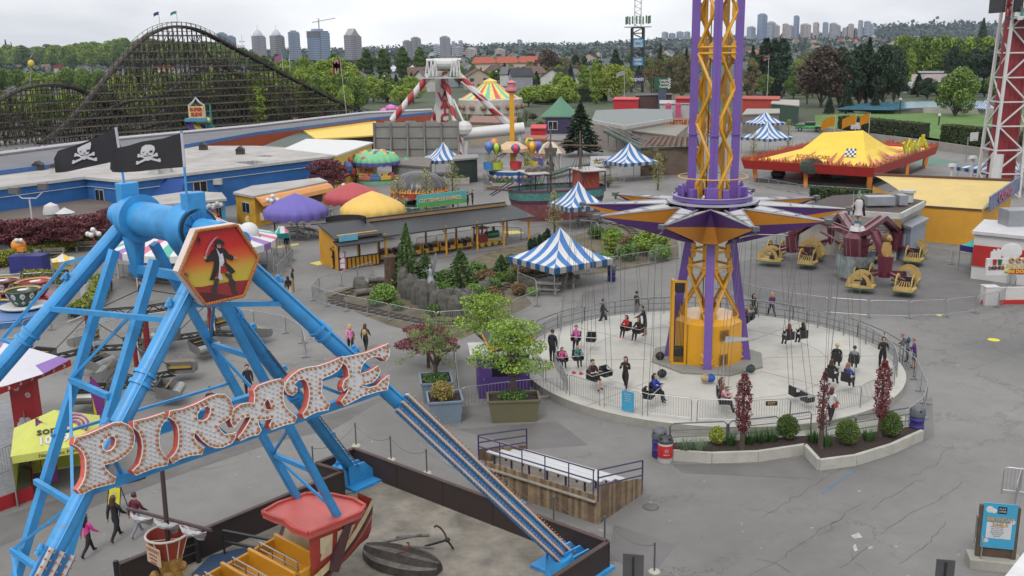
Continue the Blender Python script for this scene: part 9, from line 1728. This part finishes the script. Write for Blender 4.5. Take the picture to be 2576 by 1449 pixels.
for i,(u,v,k) in enumerate(((905,222,2),(940,205,2),(1000,198,0),(1050,212,1),(1080,230,0),(1150,218,2),(1200,225,1),(1250,205,1),(1290,215,0),(1310,222,2),(1340,212,1),(1400,228,0),(1440,215,2),(1490,225,0),(1520,230,1),(1270,180,3),(1295,176,3),(1240,182,3),(1330,182,3),(1170,190,0))): hs(k,u,v,.2+(i%6)*.5,'in the middle distance behind the midway','houses of the middle distance',1.2)
g2=rnd(9)
for i in range(70): p=h1(1850+g2.random()*900,.15+.6*g2.random());HS[i%4][0].put(p,g2.random()*3,HS[i%4][1]+' far off on the right hillside','hillside houses on the right',1.5)
for i in range(24): p=h1(880+g2.random()*900,.1+.35*g2.random());HS[i%3][0].put(p,g2.random()*3,HS[i%3][1]+' far off in the valley','valley houses',1.5)
t=T('white_roof_hall','long white-roofed hall among the trees','hall',G(1003,198),.15);e=MB();e.box((0,0,2.5),(26,12,5));e.B('wall',_M['house_grey'],t);e=MB();e.add([(-14,-7,5),(14,-7,5),(14,7,5),(-14,7,5),(-9,0,9),(9,0,9)],[(0,1,5,4),(1,2,5),(2,3,4,5),(3,0,4)]);e.B('roof',M('white_metal_roof',(206,212,218),.5,var=.05),t)
t=T('red_roof_hall','large building with long red tiled roofs below the pink tower','hall',G(1275,184),.1);e=MB();e.box((0,0,4),(52,16,8));e.B('wall',_M['house_cream'],t);e=MB()
for x in (-18,0,18): e.add([(x-10,-9,8),(x+10,-9,8),(x+10,9,8),(x-10,9,8),(x-7,0,13),(x+7,0,13)],[(0,1,5,4),(1,2,5),(2,3,4,5),(3,0,4)])
e.B('roof',_M['tile_red'],t)
TIMB=M('coaster_timber',(66,58,50),.9,var=.35,sc=.4);TRK=M('coaster_track',(58,50,46),.8,var=.25,sc=.6);RAILM=M('coaster_rail',(150,146,140),.4,.5)
rc=T('wooden_coaster','big dark timber roller coaster trestle with a high crest, filling the left background','roller coaster',G(280,352))
def YB(u): return 190+u/915*66
def prof(pts,off,u0,u1,st):
	P=[];n=int((u1-u0)/st)
	for i in range(n+1):
		u=u0+(u1-u0)*i/n;v=np.interp(u,[p[0] for p in pts],[p[1] for p in pts]);P.append(DY(u,v,YB(u)+off))
	return P
def smooth(pts):
	for _ in range(2): pts=[pts[0]]+[q for a,b in zip(pts,pts[1:]) for q in ((a[0]*.75+b[0]*.25,a[1]*.75+b[1]*.25),(a[0]*.25+b[0]*.75,a[1]*.25+b[1]*.75))]+[pts[-1]]
	return pts
main=smooth([(100,362),(150,330),(205,272),(260,203),(315,140),(362,94),(400,74),(440,66),(485,70),(530,90),(600,128),(680,170),(760,212),(840,252),(905,282),(940,290)])
lefth=smooth([(-60,285),(-10,258),(30,232),(75,218),(120,213),(170,216),(215,232),(255,256),(330,300),(400,330)])
inner=smooth([(400,250),(470,200),(530,150),(580,176),(640,225),(690,262),(740,285)]);inner2=smooth([(380,300),(460,250),(540,218),(610,212),(680,222),(760,250),(850,285)]);low1=smooth([(-40,330),(60,318),(140,340),(240,350),(330,330),(450,300),(560,300),(700,310),(820,300)])
trk=MB();hr=MB();po=MB();le=MB();br=MB();rl=MB()
def ctrack(pts,off,u0,u1,st,wd,rail=True,full=True):
	P=prof(pts,off,u0,u1,st)
	for a,b in zip(P,P[1:]):
		n=V(0,1,0)*wd/2
		trk.beam(a,b,wd,.42,up=(0,0,1))
		if rail:
			for s in (-1,1): hr.tube(a+n*s*1.25+V(0,0,1.0),b+n*s*1.25+V(0,0,1.0),.05,4);
		for s in (-.5,.5): rl.beam(a+n*s+V(0,0,.27),b+n*s+V(0,0,.27),.14,.12)
	for i,p in enumerate(P):
		n=V(0,1,0)*wd/2
		if rail:
			for s in (-1,1): hr.tube(p+n*s*1.25-V(0,0,.2),p+n*s*1.25+V(0,0,1.05),.06,4)
		for s in ((-1.6,1.6) if full else (-1.3,)): po.beam(V(p.x,p.y+s*wd/2,0),p+V(0,s*wd/2,.0),.14,up=(0,1,0))
		z=1.2;k=0
		while z<p.z-.3:
			br.beam(V(p.x,p.y-1.6*wd/2,z),V(p.x,p.y+1.6*wd/2,z),.10) if full else None
			z+=2.3;k+=1
	for a,b in zip(P,P[1:]):
		z=1.2;k=0;m=min(a.z,b.z)
		while z<max(a.z,b.z)-.2:
			aa,bb=(a,b) 
			if z<m-.1 or abs(a.z-b.z)>.1:
				q0=0 if a.z>z else (z-a.z)/(b.z-a.z);q1=1 if b.z>z else (z-a.z)/(b.z-a.z)
				A,B=a.lerp(b,q0),a.lerp(b,q1)
				for s in ((-1.62,1.62) if full else (-1.3,)): le.beam(V(A.x,A.y+s*wd/2,z),V(B.x,B.y+s*wd/2,z),.12,.27)
				if z+1.9<m and (k+int(a.x*3))%2==0: br.beam(V(a.x,a.y-1.65*wd/2,z),V(b.x,b.y-1.65*wd/2,z+1.9),.11)
			z+=1.65;k+=1
ctrack(main,0,100,935,12,2.4);ctrack(lefth,6,-55,330,13,2.4);ctrack(inner,7,420,735,17,2.2,True,False);ctrack(inner2,13,385,845,17,2.2,True,False);ctrack(low1,10,-40,815,19,2.0,False,False);ctrack(smooth([(160,330),(300,260),(420,235),(560,255),(700,285),(880,300)]),3,165,880,19,1.8,False,False)
rng=rnd(6)
for i in range(210):	 # long raking timbers across the bents
	u=-20+900*rng.random();v=np.interp(u,[p[0] for p in main],[p[1] for p in main]) if u>110 else 240;a=DY(u,v+8+rng.random()*60,YB(u)-2.2+rng.random()*12);
	if a.z>2.5: br.beam(a,V(a.x+(rng.random()-.5)*9,a.y+rng.random()*2,max(.3,a.z-5-rng.random()*5)),.14)
for mb_,n_,m_ in ((trk,'track_bed',TRK),(hr,'handrail',TIMB),(po,'trestle_posts',TIMB),(le,'ledger_beams',M('coaster_ledger',(112,102,92),.9,var=.3,sc=.4)),(br,'bracing',TIMB),(rl,'running_rail',RAILM)): mb_.B(n_,m_,rc,world=1)
def flagp(u,vb,vt,wpx,cols,lab,Y=None,hpx=None,name='flag',lean=0,emb=None,z0=0):
	b=G(u,vb) if Y is None else DY(u,vb,Y);s=MPP(b);H=(vb-vt)*s;t=T(name,lab,'flag',b);e=MB();e.tube((0,0,0),(lean,0,H),max(.04,s*.9),6,max(.03,s*.6));e.B('pole',M('pole_white',(206,206,206),.5),t)
	w=abs(wpx)*s;sg_=-1 if wpx<0 else 1;hh=(hpx or abs(wpx)*.55)*s;e=MB();n=8;vs=[]
	for i in range(n+1):
		q=i/n
		for j in range(2): vs.append((lean+sg_*w*q,.08*w*sin(q*7)*q,H-.02*H-hh*j-(.35*w*q*q)))
	bands=cols if len(cols)==n else [0 if len(cols)==1 else (0 if (i<2 or i>5) else 1) for i in range(n)]
	for i in range(n): e.add([vs[2*i],vs[2*i+1],vs[2*i+3],vs[2*i+2]],[(0,1,2,3),(3,2,1,0)],bands[i])
	cl=e.B('flag_cloth',[M('fl_%d_%d_%d'%c,c,.8) for c in cols],t)
	if emb:
		e=MB();c=V(lean+sg_*w*.5,-.12*w,H-.02*H-hh*.5-.09*w);L_=[(0,.42),(.12,.2),(.3,.22),(.24,.0),(.3,-.12),(.05,-.14),(.05,-.4),(-.05,-.4),(-.05,-.14),(-.3,-.12),(-.24,0),(-.3,.22),(-.12,.2)]
		e.add([c+V(x*hh,0,z*hh) for x,z in L_],[tuple(range(13)),tuple(reversed(range(13)))]);e.B('maple_leaf',M('fl_%d_%d_%d'%cols[0],cols[0]),cl)
	return t
CR=[(200,36,44),(222,218,218)]
flagp(875,316,150,-19,CR,'red and white maple leaf flag on the tall white pole beside the coaster',hpx=30,emb=True,lean=-1.0)
flagp(1929,262,140,-14,CR,'red and white flag on a pole right of the purple tower',hpx=10,emb=True);flagp(1640,262,176,-18,[(190,30,60),(226,190,200)],'red flag with white cross near the telecom mast',hpx=9)
flagp(1570,268,178,-20,[(214,214,206)],'white flag with black print in front of the telecom mast',hpx=11)
flagp(403,72,30,-14,[(120,104,176)],'violet flag on the coaster crest',YB(403),8);flagp(447,66,28,-16,[(96,196,196)],'aqua flag on the coaster crest',YB(447),7)
flagp(712,178,138,-20,[(216,140,206)],'pink and lilac flag on the coaster descent',YB(700),14);flagp(730,175,138,-40,[(90,176,160)],'teal flag beside the pink flag on the coaster',YB(705),6)
for i,(u,c,lab) in enumerate(((775,(120,80,160),'violet'),(812,(216,90,150),'pink'),(845,(60,160,150),'teal'),(872,(120,70,150),'dark violet'),(900,(70,140,200),'sky blue'),(1018,(60,160,150),'sea green'),(1038,(190,120,200),'lilac'),(1067,(200,50,140),'magenta'),(1092,(236,170,130),'peach'))): flagp(u,306,282-(i%3)*3,(-10,12)[i%2],[c],lab+' banner on the arcade roof line by the coaster foot',None,14)
t=T('pink_inflatable','magenta inflatable ornament on the roof line left of the white ride','inflatable',G(985,304));e=MB();[e.sph((x,y,z),1.1,10,7,sx=1.3) for x,y,z in ((-1.6,0,2.2),(1.2,.4,2.4),(0,-.3,3),(0,.5,1.4))];e.B('balloon_body',M('magenta',(226,130,206),.5,var=.25),t,True)
t=T('coaster_ornament','yellow rounded cage on the left hump of the coaster','ornament',DY(78,165,YB(78)+6));p=t.location;e=MB();c=DY(78,160,YB(78)+6);e.sph(c,.62,12,8,sz=1.25);e.B('cage_body',M('cage_yellow',(220,200,70),.5),t,world=1,smooth=True);e=MB();
e.tube(c+V(0,0,1),c+V(.8,0,2.2),.1,5);e.tube(c-V(0,0,1),DY(75,215,YB(78)+6),.15,5);e.B('crest_arm',M('cage_grey',(150,150,150),.5),t,world=1)
tm=T('telecom_mast','black lattice telecom mast with antennas and blue park banners','mast',G(1602,232));b0=G(1602,232);s=MPP(b0);hw=s*14;e=MB();Ht=HT(1602,232,70);Ht2=HT(1602,232,-40)
for x in (-1,1):
	for y in (-1,1): e.beam(b0+V(x*hw,y*hw,0),b0+V(x*hw,y*hw,Ht),.6)
n=12
for i in range(n):
	z0,z1=Ht*i/n,Ht*(i+1)/n
	for y in (-1,1): e.beam(b0+V(-hw,y*hw,z0),b0+V(hw,y*hw,z1),.22) if i%2 else e.beam(b0+V(hw,y*hw,z0),b0+V(-hw,y*hw,z1),.22);e.beam(b0+V(-hw,y*hw,z1),b0+V(hw,y*hw,z1),.3)
e.B('lattice',M('mast_black',(44,46,50),.6),tm,world=1);e=MB();hw2=s*8
for x in (-1,1): 
	for y in (-1,1): e.tube(b0+V(x*hw2,y*hw2,Ht),b0+V(x*hw2,y*hw2,Ht2),.09,5)
for i in range(14):
	z0,z1=Ht+(Ht2-Ht)*i/14,Ht+(Ht2-Ht)*(i+1)/14;sgn=1 if i%2 else -1;e.tube(b0+V(-hw2*sgn,-hw2,z0),b0+V(hw2*sgn,-hw2,z1),.06,4);e.tube(b0+V(-hw2*sgn,hw2,z0),b0+V(hw2*sgn,hw2,z1),.06,4)
e.B('upper_lattice',GALV,tm,world=1);e=MB();z=HT(1602,232,68);za=HT(1602,232,52);e.box(b0+V(0,0,z),(s*64,s*30,.25))
for x in (-30,-26,-21,-14,-4,4,12,20,25,29): e.box(b0+V(x*s,-s*8,za+(x%3)*.2),(.6,.3,3.0))
e.B('antenna_panels',M('antenna_green',(92,124,96),.6,var=.2),tm,world=1)
for (v0,v1,c,lines,sz) in ((119,98,(56,150,196),('play','land'),2.0),(165,144,(70,140,196),('new','ride'),1.7),(206,190,(60,52,96),('open',),2.3)):
	z0,z1=HT(1602,232,v0),HT(1602,232,v1);e=MB();e.box(b0+V(0,-hw-.25,(z0+z1)/2),(s*26,.2,z1-z0));bn=e.B('banner',M('ban_%d_%d'%(c[0],c[1]),c,.6),tm,world=1)
	for i,l in enumerate(lines): text(l,sz,M('print_white',(230,228,228)),bn,face_mt(b0-tm.location+V(0,-hw-.4,(z0+z1)/2+(len(lines)-1)*.45*sz-i*.9*sz),V(1,0,0),(0,0,1)),ext=.02,bold=.04)
for d_ in flagp_defer: flagp(*d_) if len(d_)>6 else flagp(*d_,hpx=9)
# ================================================================== left: scrambler ride and teacups
CARG=M('car_aluminium',(170,172,170),.35,.6,var=.15);TRS=M('truss_black',(48,46,48),.6);MAR=M('mast_dark_red',(140,30,34),.5)
sw=T('scrambler_ride','grey spinning ride with black trusses, red and white masts and metal tub cars','fairground ride',G(375,905));c0_=sw.location.copy()
def truss(e,a,b,w=.34):
	n=V(0,0,w);s=V((b-a).y,-(b-a).x,0).normalized()*w*.5;
	for o in (n*.5+s,n*.5-s,-n*.5+s,-n*.5-s): e.beam(a+o,b+o,.06)
	k=max(3,int((b-a).length/.45))
	for i in range(k):
		p,q=a.lerp(b,i/k),a.lerp(b,(i+1)/k)
		for o in (s,-s): e.beam(p+o+n*(.5 if i%2 else -.5),q+o-n*(.5 if i%2 else -.5),.045)
top=c0_+V(0,0,2.9);part(lambda e:e.tube(c0_,top+V(0,0,.5),.17,10),'centre_mast',MAR,sw);up_=MB();subs=[]
for u,v in ((232,910),(535,868),(352,990)):
	p=G(u,v);subs.append(p);t_=p+V(0,0,2.75);truss(up_,top,t_);up_.tube(top+V(0,0,1.2),t_,.03,5);part(lambda e:(e.tube(p+V(0,0,.6),t_,.13,10,mi=0),e.tube(p+V(.22,0,.6),t_+V(.1,0,0),.05,6,mi=1)),'sub_mast',[MAR,WHITE],sw)
up_.B('sweep_truss',TRS,sw,world=1);lo=MB()
tub=T('tub_car','','ride car');e=MB();e.add([(-.75,-.45,.15),(.75,-.45,.15),(.75,.45,.3),(-.75,.45,.3),(-.8,-.55,.75),(.8,-.55,.75),(.8,.55,1.05),(-.8,.55,1.05)],[(0,3,2,1),(0,1,5,4),(1,2,6,5),(2,3,7,6),(3,0,4,7)]);e.tube((-.8,-.6,.45),(.8,-.6,.45),.3,12);e.B('tub_shell',CARG,tub);e=MB();e.box((0,.25,.5),(1.4,.4,.25));e.box((0,.45,.78),(1.4,.1,.5));e.B('seat',TRS,tub);e=MB();e.box((0,.57,.75),(1.3,.02,.16));e.tube((-.75,-.15,.95),(.75,-.15,.95),.025,5);e.B('trim',M('tub_yellow',(196,160,60),.5),tub);tubP=Proto(tub)
k=0
for i,p in enumerate(subs):
	for j in range(4):
		a=[.5,.1,.9][i]+j*PI/2;q=p+V(2.5*cos(a),2.5*sin(a),0);truss(lo,p+V(0,0,.75),p+(q-p)*.8+V(0,0,.55),.24);lo.beam(p+V(0,0,2.6),p+(q-p)*.85+V(0,0,.7),.04);tubP.put(q+V(0,0,.25),a+PI*.75,'grey metal tub car of the scrambler ride','scrambler cars',.85)
lo.B('arm_truss',TRS,sw,world=1);swf=Proto(barrier(2.1,1.05,14));run(swf,[(190,875),(250,855),(330,835),(430,825)],2.1,'steel barrier panel behind the scrambler ride','scrambler fence');run(swf,[(560,815),(640,822),(720,838),(762,862),(770,900)],2.1,'steel barrier panel right of the scrambler ride','scrambler right fence');run(swf,[(640,690),(700,700),(738,655),(690,640),(640,650)],2.1,'steel barrier panel by the teal exit canopy','exit canopy fence');run(swf,[(285,690),(340,705),(440,718)],2.1,'steel barrier panel in front of the small round ride','round ride fence')
tcp=G(15,800);ty_=T('teacup_platform','round blue teacup ride floor with cream edge','fairground ride',tcp);Rt=G(143,790).x-tcp.x;Rt=abs(Rt);e=MB();e.lathe([(.01,.5),(Rt*.97,.5)],(0,0,0),40);e.B('floor',M('teacup_blue',(96,136,190),.5,var=.08),ty_);e=MB();e.lathe([(Rt*.97,.5),(Rt,.48),(Rt,.35),(Rt*.98,0)],(0,0,0),40);e.B('rim',M('teacup_rim',(60,130,200),.5),ty_)
def cup(u,v,c,lab):
	p=G(u,v,.5);t=T('teacup',lab,'teacup',p);cm_=M('cup_%d'%c[0],c,.4,coat=.3);e=MB();e.lathe([(.5,.2),(.75,.45),(1.0,.95),(1.1,1.3),(1.16,1.32),(1.1,1.26),(.9,.8)],(0,0,0),24);e.B('cup_body',cm_,t,True);e=MB();e.lathe([(1.02,1.22),(1.125,1.3),(1.14,1.28),(1.05,1.2)],(0,0,0),24);e.B('gold_rim',M('cup_gold',(206,170,90),.4),t)
	e=MB()
	for i in range(11):
		a=2*PI*i/11;w=.17;f=lambda a,z:V(np.interp(z,[.2,.45,.95,1.3],[.5,.75,1.0,1.1])*cos(a)*1.015,np.interp(z,[.2,.45,.95,1.3],[.5,.75,1.0,1.1])*sin(a)*1.015,z);e.add([f(a-w,.95),f(a,.72),f(a+w,.95),f(a+w*.7,1.12),f(a,1.2),f(a-w*.7,1.12)],[(0,1,2,3,4,5)]);e.add([f(a-w,.5),f(a,.36),f(a+w,.5),f(a,.64)],[(0,1,2,3)])
	e.B('painted_diamonds',TW,t);e=MB();e.lathe([(.4,.02),(1.45,.14),(1.5,.22),(.5,.2)],(0,0,0),24);e.B('saucer',TW if c[0]<100 else cm_,t,True);e=MB();e.path([(-1.0,0,1.1),(-1.5,0,1.15),(-1.5,0,.6),(-.85,0,.55)],.09,6);e.B('handle',_M['cup_gold'],t);e=MB();e.tube((0,0,.3),(0,0,1.25),.06,6);e.lathe([(.3,1.22),(.32,1.27),(.01,1.28)],(0,0,0),12);e.B('turning_wheel',TW,t)
cup(62,775,(30,76,56),'dark green teacup with white diamonds, nearest the fence');cup(92,752,(186,44,50),'red teacup with white diamonds behind the green one');cup(10,750,(110,36,50),'maroon teacup with white diamonds at the left edge')
tf=Proto(barrier(2.0,1.1,16));run(tf,[(-20,860),(60,852),(130,830),(178,800)],2.0,'steel barrier panel in front of the teacup ride','teacup front fence');run(tf,[(-20,730),(60,725),(112,722),(190,724)],2.0,'steel barrier panel behind the teacup ride','teacup back fence')
kr=T('kiddie_ride_stall','blue kiddie stall with an orange open-mouthed animal head on top','kiddie ride',G(72,690));e=MB();e.box((0,.4,.8),(2.6,1.4,1.4));e.B('blue_front',M('kid_blue',(42,44,130),.6),kr);e=MB();e.sph((-.6,.2,2.3),.55,12,8);e.box((-.2,-.2,2.05),(.5,.5,.3));e.B('animal_head',M('kid_orange',(236,150,40),.5),kr,True);e=MB();[e.sph((x,-.2,2.75),.18,8,6) for x in (-.5,-.15)];e.B('eyes',TW,kr,True)
rr_=T('small_round_ride','small round turquoise ride floor with white figures below the drum','fairground ride',G(390,685));e=MB();e.lathe([(.01,.5),(1.9,.5),(2.0,.1)],(0,0,0),28);e.B('floor',M('round_teal',(110,170,180),.5),rr_);e=MB();[e.sph((1.3*cos(q),1.3*sin(q),1.0),.38,8,6,sz=1.2) for q in np.arange(0,6.2,.9)];e.B('figures',M('figure_cream',(200,196,180),.6,var=.3,sc=3),rr_,True)
for u,v,lab in ((652,690,'small black planter tub by the hexagon panel'),(215,745,'white litter bin beside the teacup fence')): t=T('planter_tub',lab,'tub',G(u,v));e=MB();e.box((0,0,.35),(1.1,.7,.7)) if u==652 else e.tube((0,0,0),(0,0,.9),.3,12);e.B('tub_body',BLK if u==652 else WHITE,t);e=MB();e.box((0,0,.71),(1.0,.6,.04)) if u==652 else e.tube((0,0,.9),(0,0,1.0),.2,12);e.B('top',SOIL if u==652 else LID,t)
p_=[G(x,y) for x,y in ((262,735),(262,750),(245,775),(200,805),(170,815))];e=MB();e.wallz(fine(p_,2),.16,.18);S(e,'hedge_kerb',CONW,'curved concrete kerb along the golden hedge by the teacups','kerb')
# ================================================================== air: thin even haze over the whole scene
hz=MB().box((0,2650,85),(16000,6200,174)).B('haze',None);hz.data.materials.clear();hm=bpy.data.materials.new('haze_air');hm.use_nodes=True;ht=hm.node_tree;ht.nodes.clear()
o_=ht.nodes.new('ShaderNodeOutputMaterial');v_=ht.nodes.new('ShaderNodeVolumePrincipled');v_.inputs['Color'].default_value=(.66,.77,.94,1);v_.inputs['Density'].default_value=.00004;v_.inputs['Anisotropy'].default_value=0
ht.links.new(v_.outputs[0],o_.inputs['Volume']);hz.data.materials.append(hm);hz['kind']='stuff'
finish_people()
